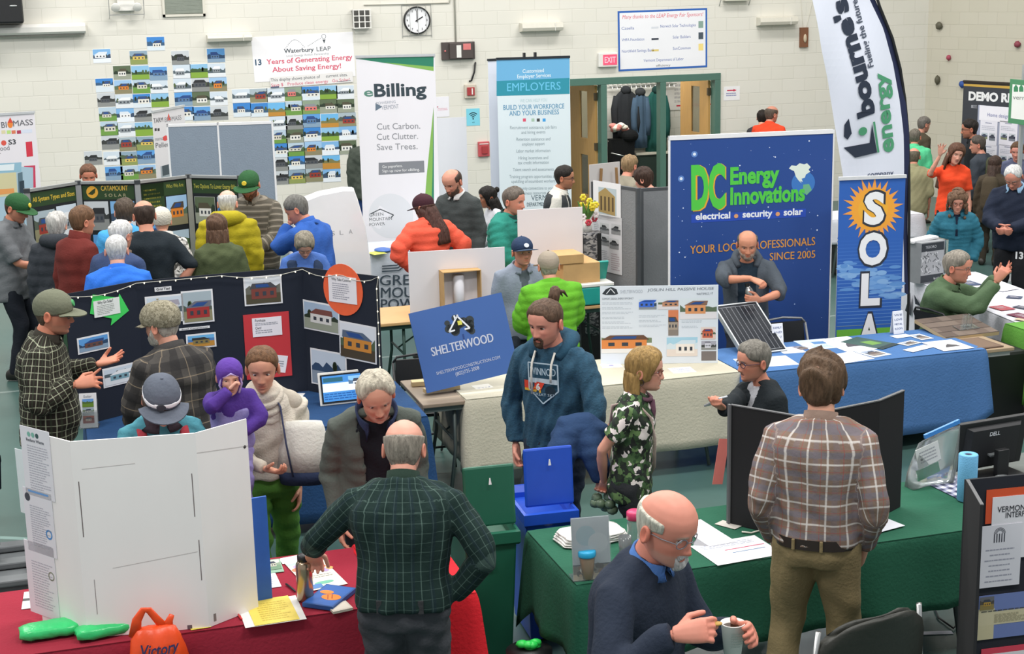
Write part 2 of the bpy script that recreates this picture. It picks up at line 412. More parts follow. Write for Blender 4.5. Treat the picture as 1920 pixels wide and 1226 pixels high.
def folding_chair(x, y, rz, label, col='1d1f21', metal='2b2c2e'):
    t = thing('folding_chair', label, 'chair', (x, y, 0), rz, 'folding chairs'); fm = mat('chair_tube_' + metal, metal, .4, .4)
    for s in (-1, 1):
        mb = MB(); mb.tube([(s * .2, .22, .012), (s * .2, -.02, .45), (s * .2, -.16, .78)], .011, 8); mb.build('leg', fm, t, True)
        mb = MB(); mb.tube([(s * .175, -.25, .012), (s * .175, .12, .44)], .011, 8); mb.build('leg', fm, t, True)
    [MB().tube(p_, .01, 8).build(n_, fm, t, True) for n_, p_ in (('back_rail', [(-.2, -.16, .78), (-.17, -.172, .82), (0, -.18, .835), (.17, -.172, .82), (.2, -.16, .78)]), ('stretcher', [(-.175, -.16, .18), (.175, -.16, .18)]), ('stretcher', [(-.2, .14, .16), (.2, .14, .16)]))]
    mb = MB(); mb.rings([[(a * math.cos(q), -.145 - .02 * b_ + .012 * sg + .03 * math.sin(q) ** 2 * 0, .6 + .2 * b_) for q, b_, a, sg in ((0, 0, .19, -1), (0, 1, .18, -1), (math.pi, 1, .18, -1), (math.pi, 0, .19, -1))], [(a * math.cos(q), -.145 - .02 * b_ + .012, .6 + .2 * b_) for q, b_, a in ((0, 0, .19), (0, 1, .18), (math.pi, 1, .18), (math.pi, 0, .19))]])
    mb.build('backrest', mat('chair_pad_' + col, col, .5), t, recalc=True)
    mb = MB(); mb.box(-.19, .19, -.13, .24, .435, .465); mb.build('seat', mat('chair_pad_' + col, col, .5), t, bevel=.012)
    return t
# ================================================================ the gym
CORN = aty(1738, 100, WY)[0]; RWA = R(78)                       # corner with the climbing wall
RD = np.array([math.cos(RWA), -math.sin(RWA), 0]); RN = np.array([RD[1], -RD[0], 0])
RC = np.array([CORN, WY, 0])
def block_mat(name, c1, c2, mort, rot):
    m, t, b = newmat(name); tc = t.add('ShaderNodeTexCoord'); mp = t.add('ShaderNodeMapping')
    mp.inputs['Rotation'].default_value = rot; mp.inputs['Location'].default_value = (.1, .05, .03); t.link(tc.outputs['Object'], mp.inputs[0])
    br = t.add('ShaderNodeTexBrick'); br.inputs['Scale'].default_value = 1; br.inputs['Brick Width'].default_value = .4064; br.inputs['Row Height'].default_value = .2032
    br.inputs['Mortar Size'].default_value = .006; br.inputs['Mortar Smooth'].default_value = .6; br.inputs['Bias'].default_value = 0
    for i, c in ((1, c1), (2, c2), (3, mort)): br.inputs[i].default_value = (*lin(c), 1)
    t.link(mp.outputs[0], br.inputs['Vector'])
    nz = t.add('ShaderNodeTexNoise'); nz.inputs['Scale'].default_value = .7; t.link(tc.outputs['Object'], nz.inputs['Vector'])
    hs = t.add('ShaderNodeHueSaturation'); t.link(br.outputs['Color'], hs.inputs['Color']); t.link(t.math('MULTIPLY_ADD', nz.outputs['Fac'], .08, .96), hs.inputs['Value'])
    t.link(hs.outputs[0], b.inputs['Base Color']); b.inputs['Roughness'].default_value = .55
    bp = t.add('ShaderNodeBump'); bp.inputs['Strength'].default_value = .3; bp.inputs['Distance'].default_value = .01; bp.invert = True
    t.link(br.outputs['Fac'], bp.inputs['Height']); t.link(bp.outputs[0], b.inputs['Normal'])
    return m
BLK = block_mat('painted_block_wall', 'e0ddd3', 'dedbd0', 'd6d3c8', (R(90), 0, 0))
BLK2 = block_mat('painted_climbing_wall', 'cdc8b8', 'cac5b4', 'c2bdad', (R(90), 0, 0))
m, t, b = newmat('rubber_gym_floor'); tc = t.add('ShaderNodeTexCoord')
n1 = t.add('ShaderNodeTexNoise'); n1.inputs['Scale'].default_value = .55; n1.inputs['Detail'].default_value = 6
n2 = t.add('ShaderNodeTexNoise'); n2.inputs['Scale'].default_value = 9; n2.inputs['Detail'].default_value = 5
for n in (n1, n2): t.link(tc.outputs['Object'], n.inputs['Vector'])
c = t.mix(n1.outputs['Fac'], lin('3c5652'), lin('4f6d68')); c = t.mix(t.math('MULTIPLY', n2.outputs['Fac'], .35), c, lin('33504a'))
sp = t.add('ShaderNodeSeparateXYZ'); t.link(tc.outputs['Object'], sp.inputs[0])
def cline(sock, at, wd, col, c, st=.8):
    k = t.math('LESS_THAN', t.math('ABSOLUTE', t.math('SUBTRACT', sock, at)), wd)
    return t.mix(t.math('MULTIPLY', k, st), c, lin(col))
rr = t.math('SQRT', t.math('ADD', t.math('POWER', t.math('SUBTRACT', sp.outputs[0], -1.4), 2), t.math('POWER', t.math('SUBTRACT', sp.outputs[1], 8.6), 2)))
c = cline(rr, 1.85, .025, '8fb0aa', c, .6)
c = cline(sp.outputs[1], 8.9, .025, '9aa8a4', c, .45); c = cline(sp.outputs[1], 14.4, .025, '9aa8a4', c, .5); c = cline(sp.outputs[0], 5.6, .025, '2f4a44', c, .5)
t.link(c, b.inputs['Base Color']); t.link(t.math('MULTIPLY_ADD', n1.outputs['Fac'], .25, .2), b.inputs['Roughness']); FLOORM = m
mb = MB(); mb.box(-9, 17, -3, WY + 4.2, -.1, 0); struct(mb.build('floor', FLOORM))
DX0, DX1, DZ = 7.1, 10.36, 2.225
mb = MB(); mb.box(-9, DX0, WY, WY + .2, 0, 8.6); mb.box(DX1, CORN + .25, WY, WY + .2, 0, 8.6); mb.box(DX0, DX1, WY, WY + .2, DZ, 8.6)
struct(mb.build('wall_back', BLK))
mb = MB(); mb.box(0, 14, -.2, 0, 0, 8.6)
o = struct(mb.build('wall_right', BLK2)); o.location = tuple(RC); o.rotation_euler = (0, 0, -RWA)
for v in o.data.vertices: v.co.y = -v.co.y          # thickness away from the room
o.data.flip_normals()
GRN = mat('green_painted_steel', '4f7366', .45, var=.03)
WOOD = mat('maple_door_wood', 'c69a5c', .45, var=.09, scale=5, aniso=(9, 9, .6))
CHR = mat('brushed_steel', 'b9bbba', .3, .9, .04)
DARK = mat('black_plastic', '1a1b1d', .45, var=.1)
WHT = mat('white_painted_metal', 'e6e4de', .45, var=.02)
CREAM = mat('cream_painted_metal', 'd5d1c4', .5, var=.03)
mb = MB(); fw = .1
for x in (DX0, 8.33 - .045, 9.35 - .05, DX1 - fw): mb.box(x, x + fw, WY - .03, WY + .14, 0, DZ - .111)
mb.box(DX0, DX1, WY - .03, WY + .14, DZ - .11, DZ)
struct(mb.build('trim_1', GRN, bevel=.004))
def leaf(name, hx, hy, ang, w, panic):
    f = MB(); H = 2.09; gx0, gx1 = w * .30, w * .60
    for a in ((0, gx0, 0, H), (gx1, w, 0, H), (gx0, gx1, 0, .3), (gx0, gx1, .95, 1.22), (gx0, gx1, 1.98, H)): f.box(a[0], a[1], -.022, .022, a[2], a[3])
    o = f.build(name, WOOD, bevel=.002); sit(o, (hx, hy, .01), ang); struct(o)
    g = MB(); g.box(gx0, gx1, -.004, .004, .3, .95); g.box(gx0, gx1, -.004, .004, 1.22, 1.98); g.build('pane', mat('wired_door_glass', 'b9b39c', .1, trans=.85, var=.02), o)
    c_ = MB(); c_.box(w * .05, w * .32, -.09, -.022, 2.0, 2.07); c_.bar((w * .2, -.06, 2.05), (w * .55, -.12, 2.1), .03, .015); c_.build('door_closer', CHR, o)
    if panic:
        p = MB(); p.box(w * .06, w * .9, -.085, -.045, 1.03, 1.11); p.box(w * .04, w * .12, -.09, -.02, 1.0, 1.14); p.box(w * .84, w * .93, -.09, -.02, 1.0, 1.14); p.build('push_bar', CHR, o)
    k = MB()
    for z in (.2, 1.05, 1.85): k.box(-.02, .02, -.035, .035, z, z + .12)
    k.build('hinge', mat('bronze_hinge', '6d5f4a', .5, .6), o)
    return o
leaf('door_1', 8.27, WY + .16, R(97), .92, True)
leaf('door_2', 10.24, WY + .16, R(96), .92, False)
HY = WY + 3.1
mb = MB(); mb.box(5, 12.2, HY, HY + .15, 0, 4); struct(mb.build('wall_hall', block_mat('hall_blocks', 'ecebe4', 'e8e7df', 'd8d7cf', (R(90), 0, 0))))
mb = MB(); mb.box(12.2, 12.35, WY + .2, HY + .15, 0, 4); struct(mb.build('wall_hall_end', mat('hall_paint', 'dcd8cc', .7)))
mb = MB(); mb.box(5, 12.35, WY + .2, HY + .15, 3.3, 3.4); struct(mb.build('ceiling_hall', mat('hall_ceiling', 'dddddd', .8)))
l = bpy.data.lights.new('hall_lamp', 'AREA'); l.size = 2.2; l.size_y = 1; l.shape = 'RECTANGLE'; l.energy = 75; l.color = (1, .97, .92)
o = bpy.data.objects.new('hall_lamp', l); COL.objects.link(o); o.location = (9.2, WY + 1.5, 3.2)
r_ = aty(1190, 162, HY - .05); CX = r_[0]
t0 = thing('coat_rail', 'steel wire coat rail on the white hall wall above the hanging coats', 'coat rail', (CX, HY, r_[2]))
mb = MB()
mb.tube([(-.55, -.1, 0), (.75, -.1, 0)], .012); mb.tube([(-.55, -.22, .03), (.75, -.22, .03)], .008)
for i in range(14): mb.tube([(-.5 + i * .092, 0, .05), (-.5 + i * .092, -.22, .03), (-.5 + i * .092, -.24, -.02)], .005, 6)
mb.build('rail', CHR, t0)
def coat(x, y, z, w, h, col, label, dark=None):
    t = thing('coat', label, 'coat', (x, y, z), group='coats on the hall rail')
    b_ = MB(); rs = []
    for k, (zz, ww, dd) in enumerate(((0, .05, .04), (-.05, .12, .06), (-.12, .2, .075), (-.3, .2, .08), (-.55, .215, .08), (-.8, .235, .085), (-1.0, .24, .08))):
        rs.append([(w * ww / .2 * math.cos(a) * (1 + .06 * math.sin(5 * a + k)), dd * math.sin(a) * (1 + .25 * math.sin(7 * a)), zz * h) for a in np.arange(26) * 2 * math.pi / 26])
    b_.rings(rs); b_.build('coat_body', cloth(col), t, True)
    for sg in (-1, 1):
        s = MB(); s.tube([(sg * w * .85, 0, -.12 * h), (sg * w * 1.12, -.02, -.35 * h), (sg * w * 1.15, -.05, -.6 * h), (sg * w * 1.1, -.04, -.78 * h)], [.06, .065, .055, .045], 10); s.build('sleeve', cloth(col), t, True)
    s = MB(); s.ell((0, -.02, -.02), (.1, .08, .08)); s.build('hood', cloth(dark or col), t, True)
coat(CX - .3, HY - .36, r_[2] - .02, .2, 1.0, '2c2f33', 'black hooded coat hanging leftmost on the hall rail')
coat(CX - .03, HY - .38, r_[2] - .06, .12, 1.02, '4a6076', 'grey blue coat hanging between the black and the green coat', '3a3d40')
coat(CX + .3, HY - .36, r_[2] - .04, .17, 1.12, '255a54', 'dark green jacket hanging rightmost on the hall rail', '1f3d3a')
P = atz(1160, 300, .55); sx = aty(1166, 300, HY - .6)[0]
t0 = thing('stroller', 'folded black stroller with silver tubes parked under the hanging coats', 'stroller', (sx, HY - .55, 0))
mb = MB()
for a, b_ in (((-.22, -.1, .1), (.2, .1, .95)), ((.22, -.1, .1), (-.2, .1, .95)), ((-.24, -.15, .75), (.24, -.15, .62)), ((-.24, .12, .3), (.26, .12, .5))): mb.tube([a, b_], .012, 8)
mb.build('frame', CHR, t0, True)
mb = MB(); mb.box(-.2, .24, -.06, .14, .35, .98); mb.ell((.16, 0, 1.02), (.18, .12, .12)); mb.build('seat', cloth('17191b'), t0)
for sx_, sy_ in ((-.22, -.1), (.22, -.1), (-.2, .15), (.22, .15)):
    mb = MB(); mb.tube([(sx_ - .02, sy_, .09), (sx_ + .02, sy_, .09)], .09, 16); mb.build('wheel', DARK, t0)
P = aty(1160, 251, HY - .5) + np.array([-.02, -.1, .12])
mb = MB()
for i in range(9):
    rd = random.Random(i); mb.ell((rd.uniform(-.15, .15), rd.uniform(-.08, .08), rd.uniform(-.05, .06)), (.08, .06, .05), 8, 6)
o = mb.build('bundle', blotch('rumpled_cloth', ['e6e0d2', 'd98f86', 'f0ede6', 'b85f5f'], 9), None, True); sit(o, P + np.array([0, 0, 0])); tag(o, 'rumpled white and pink bundle lying on the folded stroller', 'bundle')
cx0, cx1 = aty(1193, 300, HY - .4)[0], aty(1238, 300, HY - .4)[0] + .35; cz = aty(1215, 285, HY - .4)[2]
t0 = thing('cabinet', 'dark green cabinet with a cream top standing in the hall', 'cabinet', (cx0, HY - .45, 0))
mb = MB(); mb.box(0, cx1 - cx0, 0, .4, 0, cz - .04); mb.build('body', mat('dark_green_paint', '2a3a34', .5), t0)
mb = MB(); mb.box(-.03, cx1 - cx0, -.03, .4, cz - .04, cz); mb.build('top', mat('cream_laminate', 'd8d3c4', .5), t0)
mb = MB(); mb.box(.03, .42, -.012, 0, .08, cz - .08); d_ = mb.build('door', mat('dark_green_paint', '2a3a34', .5), t0)
mb = MB(); mb.box(.37, .39, -.03, -.012, .5, .62); mb.build('handle', CHR, d_)
mb = MB(); mb.box(0, .9, 0, .5, 0, .95); mb.box(-.02, .92, -.02, .52, .95, .99)
o = mb.build('counter', mat('grey_counter', '5d6266', .4)); P = aty(1076, 250, HY - .7); sit(o, (P[0] - .55, HY - .75, 0)); tag(o, 'grey counter in the hall seen left of the open door', 'counter')
a = aty(1249, 207, HY - .02); b_ = aty(1345, 150, HY - .02)
S = Sheet(b_[0] - a[0], b_[2] - a[2], 'e9e6e2'); W_, H_ = S.w, S.h
for i in range(5): S.lines(W_ * .16, W_ * .8, H_ * (.9 - i * .14), H_ * (.82 - i * .14), 2, '8f8a94', seed=i)
S.rect(W_ * .2, H_ * .12, W_ * .9, H_ * .17, 'd23b4d')
tag(sit(S.build('poster'), a + np.array([0, 0, 0])), 'large white notice with a red bar on the hall wall behind the doors', 'poster')
def pxm(P): return (pix(P + np.array([.1, 0, 0]))[0] - pix(P - np.array([.1, 0, 0]))[0]) / .2, (pix(P - np.array([0, 0, .1]))[1] - pix(P + np.array([0, 0, .1]))[1]) / .2
def onwall(cx, cy, wp, hp):
    """centre and size in pixels -> lower left corner on the back wall, width, height"""
    P = aty(cx, cy, WY); a, b = pxm(P); return P - np.array([wp / a / 2, 0, hp / b / 2]), wp / a, hp / b
def wsheet(cx, cy, wp, hp, base='ffffff', thick=.003):
    P, w_, h_ = onwall(cx, cy, wp, hp); S = Sheet(w_, h_, base, thick); S.P = P - np.array([0, thick + .001, 0]); return S
def put(S, name, label, cat, group=None, rough=.55, ry=0):
    return tag(sit(S.build(name, None, rough), S.P, 0, 0, ry), label, cat, group)
KINDS = {  # sky, far, ground, house, roof, panel, words
    'W': ('7fb2e0', '3d5068', 'e8eef5', 'f0f0f0', 'dfe6ee', 0, 'a snowy white house'), 'w': ('cfdbe6', '55636b', 'e2e6ea', '8d9499', 'eef0f2', 0, 'a grey snowy yard'),
    'B': ('3f86cf', '3d5d7d', 'd9e3ea', 'e9e5dc', '48505c', 1, 'a pale house under blue sky'), 'b': ('5f9fdc', '2f4a6a', '86a0b8', '5a7ca6', '2f4e86', 1, 'blue solar roof panels'),
    'G': ('b9cddc', '4c6340', '6f9a48', 'd9d4c4', '5a6068', 1, 'a house on green lawn'), 'g': ('8fbfe0', '3f5a35', '85a840', None, None, 0, 'a green field with trees'),
    'D': ('c9ced2', '3a3d3c', '8d8f8d', '53565a', '2b2d30', 0, 'a dark grey house'), 'd': ('5c6b50', '2d3a2c', '9aa08f', 'e8e6df', '55503f', 0, 'a white house by dark trees'),
    'R': ('a9b8c0', '555f52', '8f8a6a', '9c3b30', '4a4f55', 1, 'a red barn'), 'O': ('9fc3e6', '5d6f58', '8d8566', 'e2852f', '54463a', 1, 'an orange house'),
    'P': ('8fa08a', '4d6045', '7f9a5a', 'e07a72', '8d8f94', 0, 'a pink gabled barn'), 'Y': ('6fb6e6', '7f7a4a', 'c08a3a', None, None, 0, 'a golden hay field'),
    'y': ('8ea6b8', '51624a', '8f9a5a', 'e0c060', '53545c', 1, 'a yellow house')}
ORD = ['first', 'second', 'third', 'fourth', 'fifth', 'sixth', 'seventh', 'eighth', 'ninth', 'tenth']
def print_photo(cx, cy, k, label, n, wp=34, hp=26.5, grp=''):
    S = wsheet(cx, cy, wp, hp, 'f4f4f2', .002); sky, far, gr, ho, ro, pn, _ = KINDS[k]; rd = random.Random(n)
    S.photo(.004, .004, S.w - .004, S.h - .004, sky, far, gr, ho, ro or '333333', (rd.uniform(.38, .62), rd.uniform(.36, .5)), (rd.uniform(.4, .7), rd.uniform(.2, .34)), pn, 1, n, trees=rd.randint(0, 3))
    put(S, 'photo_print', label, 'photo', grp)
PRL = [[(191, 105, 'W'), (196, 160, 'B'), (199, 187, 'D'), (202, 214, 'G'), (205, 241, 'G'), (207, 267, 'D'), (211, 297, 'w'), (214, 325, 'b')], [(229, 136, 'd'), (231, 163, 'O'), (233, 190, 'w'), (235, 216, 'W'), (237, 243, 'w'), (240, 270, 'R'), (241, 297, 'y'), (243, 324, 'G')],
       [(260, 108, 'y'), (263, 136, 'g'), (265, 162, 'G'), (266, 189, 'B'), (268, 215, 'D'), (270, 242, 'g'), (272, 269, 'y'), (274, 294, 'b'), (276, 322, 'O')], [(292, 82, 'B'), (297, 138, 'b'), (298, 162, 'w'), (300, 188, 'g')],
       [(338, 108, 'D'), (341, 134, 'w'), (342, 160, 'w'), (344, 186, 'b'), (347, 213, 'B')], [(373, 133, 'g'), (376, 159, 'D'), (377, 185, 'd'), (378, 213, 'b')], [(405, 104, 'b'), (406, 132, 'w'), (409, 158, 'O'), (410, 185, 'w'), (411, 212, 'D')]]
PRR = [[(452, 180, 'w'), (454, 206, 'B')], [(485, 179, 'R'), (486, 206, 'B')], [(517, 178, 'w'), (519, 205, 'Y'), (522, 231, 'w'), (522, 256, 'G'), (524, 282, 'B'), (525, 308, 'D'), (525, 333, 'D')], [(550, 176, 'P'), (551, 203, 'G'), (552, 230, 'D'), (553, 255, 'd'), (555, 280, 'G'), (556, 305, 'B'), (557, 331, 'y')],
       [(582, 175, 'B'), (583, 201, 'P'), (584, 226, 'b'), (585, 252, 'B'), (587, 278, 'O'), (588, 303, 'D'), (589, 328, 'R')], [(616, 173, 'g'), (616, 199, 'd'), (618, 226, 'Y'), (619, 251, 'g'), (620, 278, 'W'), (621, 304, 'Y'), (622, 328, 'W')], [(647, 173, 'w'), (648, 198, 'd'), (651, 224, 'R'), (652, 249, 'W'), (652, 276, 'd')]]
n = 0
for side, cols in (('left', PRL), ('right', PRR)):
    for i, col in enumerate(cols):
        for j, (x, y, k) in enumerate(col):
            n += 1
            print_photo(x, y, k, 'print of %s, %s down in %s column of %s photo block' % (KINDS[k][6][KINDS[k][6].index(' ') + 1:] if KINDS[k][6].startswith('a') else KINDS[k][6], ORD[j], ORD[i], side), n, grp='photo prints taped to the back wall')
print_photo(175, 296, 'D', 'print of a dark grey house, alone left of the lowest left photo column', 99, grp='photo prints taped to the back wall')
S = wsheet(571, 109, 190, 84, 'f1eff1'); a, b_ = S.w, S.h
S.text('Waterbury', a * .31, b_ * .61, .062, '32404a', 'l', .025, width=a * .29); S.text('LEAP', a * .63, b_ * .61, .062, '5a6066', 'l', 0, width=a * .14)
for i in range(16): S.disc(a * (.33 + .012 * i), b_ * (.72 + .17 * math.sin(i / 15 * math.pi)), .006, '55606a', 1, 6)
for i in range(10): S.disc(a * (.55 + .014 * i), b_ * (.74 + .017 * i), .006, '55606a', 1, 6)
S.disc(a * .71, b_ * .93, .03, 'ffffff', 1); S.ring(a * .71, b_ * .93, .034, .006, '55606a', 2); S.poly([(a * .695, b_ * .86), (a * .725, b_ * .86), (a * .71, b_ * .77)], '454d52')
S.text('Local Energy Action Partnership', a * .33, b_ * .525, .028, 'a9adb2', width=a * .42)
S.text('13', a * .02, b_ * .38, .082, '33536e', 'l', .03); S.text('Years of Generating Energy', a * .13, b_ * .385, .072, 'd8506c', width=a * .85, bold=.012); S.text('About Saving Energy!', a * .18, b_ * .205, .07, 'd8506c', width=a * .68, bold=.012)
put(S, 'banner', 'white Waterbury LEAP banner with pink lettering taped to the back wall', 'banner', ry=R(-1.4))
S = wsheet(585, 152, 155, 20, 'e8e5e3', .001); S.P = S.P + np.array([0, -.012, 0]); a, b_ = S.w, S.h
S.text('This display shows photos of     current sites.', .01, b_ * .6, .045, '5a6066', width=a * .93); S.text('Save $   Produce clean energy   Go Solar!', .01, b_ * .12, .045, 'd8607a', width=a * .95); S.rect(0, 0, a * .1, .02, '55607a', 2); S.rect(a * .8, b_ * .12, a * .97, b_ * .16, '55607a', 2)
put(S, 'paper_strip', 'white strip of two lettered lines under the Waterbury LEAP banner', 'sign', ry=R(-2))
S = wsheet(1243.5, 75, 167, 112, '2f63b4'); a, b_ = S.w, S.h
S.rect(.03, .03, a - .03, b_ - .03, 'eeeef2', 1)
S.text('Many thanks to the LEAP Energy Fair Sponsors!', a * .05, b_ * .87, .06, 'dd5a6e', width=a * .9, slant=.15)
for i, (l_, r2) in enumerate((('Casella', 'Norwich Solar Technologies'), ('VHFA Foundation', 'Solar Builders'), ('Northfield Savings Bank', 'SunCommon'))):
    z = b_ * (.69 - .19 * i); S.text(l_, a * .04, z, .045, '5b6fae', width=a * (.14 + .11 * i)); S.text(r2, a * (.47 + .14 * (i > 0)), z + .01, .045, '5b6fae', width=a * (.4 - .2 * (i > 0)))
    S.rect(a * .9, z - .02, a * .955, z + .09, ('8aa59a', '4a5560', 'f2dc8a')[i], 2); S.rect(a * .37, z, a * .45, z + .03, ('d5d8e0', '3c4250', 'e0c878')[i], 2)
S.text('Vermont Department of Labor', a * .28, b_ * .14, .045, '5b6fae', width=a * .45); S.text('efficiency', a * .42, b_ * .05, .035, '555555', width=a * .16)
put(S, 'poster', 'white sponsor poster with a blue border above the doorway', 'poster', ry=R(-.5))
S = wsheet(1372, 175, 30, 26, 'ecebec'); a, b_ = S.w, S.h; S.rect(a * .2, b_ * .68, a * .62, b_ * .76, 'd2405a'); S.poly([(a * .6, b_ * .62), (a * .8, b_ * .72), (a * .6, b_ * .82)], 'd2405a'); S.lines(a * .15, a * .8, b_ * .55, b_ * .25, 2, '8f93b8', .02)
put(S, 'paper_sign', 'white paper with a red arrow right of the doorway', 'sign')
S = wsheet(887, 219.5, 25, 32, '7fd0e4'); a, b_ = S.w, S.h
for r_2 in (.035, .065, .095): S.ring(a * .5, b_ * .42, r_2, .014, '1d3a44', 1, 45, 135)
S.disc(a * .5, b_ * .4, .012, '1d3a44'); S.text('wifi', a * .5, b_ * .16, .02, '3d707c', 'c')
put(S, 'paper_sign', 'cyan wifi sign under the fire strobe', 'sign')
S = wsheet(830, 200, 24, 38, 'eceaf0'); a, b_ = S.w, S.h; S.lines(a * .1, a * .9, b_ * .45, b_ * .3, 2, 'e0a5b5', .01); S.disc(a * .1, b_ * .5, .01, 'c05070')
put(S, 'paper_sign', 'pale paper with faint pink lines beside the eBilling banner', 'sign')
P, w_, h_ = onwall(1138, 112, 36, 26)
t0 = thing('exit_sign', 'red and white lit exit sign above the doorway', 'exit sign', (P[0], WY, P[2]))
mb = MB(); mb.box(0, w_, -.07, -.001, 0, h_); mb.build('housing', WHT, t0, bevel=.008)
S = Sheet(w_ * .72, h_ * .74, 'f0506e', .004); S.text('EXIT', S.w * .5, S.h * .22, S.h * .56, 'ffb0bd', 'c', .02, width=S.w * .8); o = S.build('face', t0, .4, .35); o.location = (w_ * .22, -.076, h_ * .14)
P = aty(781, 38, WY); CS = 25 / 121.
t0 = thing('clock', 'round white wall clock with a black rim behind a wire guard', 'clock', P)
mb = MB(); mb.lathe([(CS * .9, 0), (CS, 0), (CS, .05), (CS * .92, .06), (CS * .9, .045)], n=40, cap=False, M=MRO(R(90), 4, 'X')); mb.build('rim', DARK, t0, True)
S = Sheet(.01, .01, slab=False); S.disc(0, 0, CS * .93, 'f0f0f2', 0, 40)
for i in range(12):
    a = R(90 - 30 * (i + 1)); S.text(str(i + 1), CS * .74 * math.cos(a), CS * .74 * math.sin(a) - .014, .03, '2a2a2e', 'c', .02)
o = S.build('dial', t0); o.location = (0, -.035, 0)
for nm, an, ln, wd in (('hour_hand', 30, .5, .016), ('minute_hand', 90, .72, .012)):
    S = Sheet(1, 1, slab=False); S.line((-.03 * math.cos(R(an)), -.03 * math.sin(R(an))), (CS * ln * math.cos(R(an)), CS * ln * math.sin(R(an))), wd, '1c1c1f', 0); o = S.build(nm, t0); o.location = (0, -.04 - (.003 if an == 90 else 0), 0)
mb = MB(); q = CS * 1.1
for x in (-.55, .0, .55): mb.tube([(x * q, 0, q), (x * q, -.1, q * .9), (x * q, -.1, -q * .9), (x * q, 0, -q)], .003, 6)
for z in (-1, 1): mb.tube([(-q, -.01, z * q), (q, -.01, z * q)], .004, 6)
for x in (-1, 1): mb.tube([(x * q, -.01, q), (x * q, -.01, -q * 1.15)], .004, 6)
mb.build('wire_guard', CHR, t0)
P, w_, h_ = onwall(675.5, 35, 34, 36)
t0 = thing('wall_speaker', 'square dark wall speaker behind a white grid guard', 'speaker', P)
mb = MB(); mb.box(.02, w_ - .02, -.1, -.001, .02, h_ - .02); mb.build('speaker_body', mat('speaker_grey', '5b5a57', .7), t0)
mb = MB()
for i in range(4): mb.box(i * w_ / 3.2, i * w_ / 3.2 + .014, -.15, -.13, 0, h_); mb.box(0, w_, -.152, -.132, i * h_ / 3.2, i * h_ / 3.2 + .014)
for x, z in ((0, 0), (w_ - .02, 0), (0, h_ - .02), (w_ - .02, h_ - .02)): mb.box(x, x + .015, -.14, -.001, z, z + .015)
mb.build('wire_guard', WHT, t0)
P, w_, h_ = onwall(858, 95, 62, 33)
t0 = thing('junction_box', 'brown metal control box with a white and a red sticker', 'control box', P)
mb = MB(); mb.box(0, w_, -.05, -.001, 0, h_); mb.box(w_ * .22, w_ * .92, -.1, -.05, .015, h_ - .015); mb.build('housing', mat('brown_enamel', '4c4340', .5), t0, bevel=.006)
mb = MB(); mb.box(w_ * .42, w_ * .56, -.104, -.1, h_ * .12, h_ * .82); mb.build('white_sticker', WHT, t0)
mb = MB(); mb.box(w_ * .62, w_ * .85, -.104, -.1, h_ * .55, h_ * .9); mb.build('red_sticker', mat('red_sticker', 'd87a78', .5), t0)
mb = MB(); mb.ell((w_ * .1, -.05, h_ * .5), (.015, .02, .015)); mb.build('indicator', mat('red_sticker', 'd87a78', .5), t0)
P, w_, h_ = onwall(881, 171, 22, 26)
t0 = thing('fire_strobe', 'square red fire strobe in a beige frame under the control box', 'fire alarm', P)
mb = MB(); mb.box(0, w_, -.05, -.001, 0, h_); mb.build('frame', mat('beige_plastic', 'c9c0b0', .5), t0, bevel=.01)
mb = MB(); mb.box(w_ * .18, w_ * .82, -.07, -.05, h_ * .2, h_ * .8); mb.build('red_face', mat('alarm_red', 'a83a3c', .45), t0, bevel=.006)
mb = MB(); mb.box(w_ * .55, w_ * .65, -.075, -.07, h_ * .28, h_ * .72); mb.build('strobe_lens', WHT, t0)
P, w_, h_ = onwall(906, 279, 21, 28)
t0 = thing('fire_pull_station', 'red fire alarm pull station low beside the tall blue banner', 'fire alarm', P)
mb = MB(); mb.box(0, w_, -.05, -.001, 0, h_); mb.build('housing', mat('alarm_red_clear', 'c4555a', .35), t0, bevel=.008)
mb = MB(); mb.box(w_ * .3, w_ * .8, -.075, -.05, h_ * .2, h_ * .72); mb.build('pull_handle', mat('alarm_red', 'a83a3c', .45), t0, bevel=.004)
mb = MB(); mb.box(w_ * .1, w_ * .9, -.056, -.05, h_ * .82, h_ * .88); mb.build('lettering', WHT, t0)
P = aty(886, 135, WY); mb = MB(); mb.tube([(.05, -.003, .14), (.04, -.03, .13), (.02, -.03, 0), (-.03, -.03, -.13), (-.06, -.01, -.14)], .014, 8)
tag(sit(mb.build('wall_hook', DARK, None, True), P), 'black metal hook on the wall above the fire strobe', 'hook')
P = aty(854, 78, WY); mb = MB(); mb.tube([(0, -.015, 0), (0, -.015, 5)], .014, 8); tag(sit(mb.build('conduit', CREAM, None, True), P), 'thin cream conduit running up the wall from the brown control box', 'conduit')
P = aty(842, 5, WY); q = aty(682, 11, WY); mb = MB(); mb.tube([(0, -.012, 0), (q[0] - P[0], -.012, 0)], .01, 8); mb.tube([(0, -.012, 0), (.02, -.012, .1)], .01, 8)
tag(sit(mb.build('conduit', CREAM, None, True), P), 'thin cream conduit running level above the clock', 'conduit')
for cx, cy, wp, hp, lb in ((429, 72, 83, 13, 'long white wall light above the left photo block'), (1012, 51, 76, 16, 'long cream wall light between clock and sponsor poster'), (1453, 40, 70, 15, 'long cream wall light right of the sponsor poster')):
    P, w_, h_ = onwall(cx, cy, wp, hp)
    t0 = thing('wall_light', lb, 'wall light', P, group='long wall lights')
    mb = MB(); prof = [(-.001, 0), (-.15, .015), (-.17, .06), (-.15, h_), (-.001, h_ + .01)]
    mb.rings([[(x, y, z) for y, z in prof] for x in (0, w_)]); mb.build('housing', CREAM, t0, recalc=True)
    mb = MB(); mb.box(w_ * .8, w_ * .81, -.172, -.16, .01, h_); mb.build('end_cap', WHT, t0)
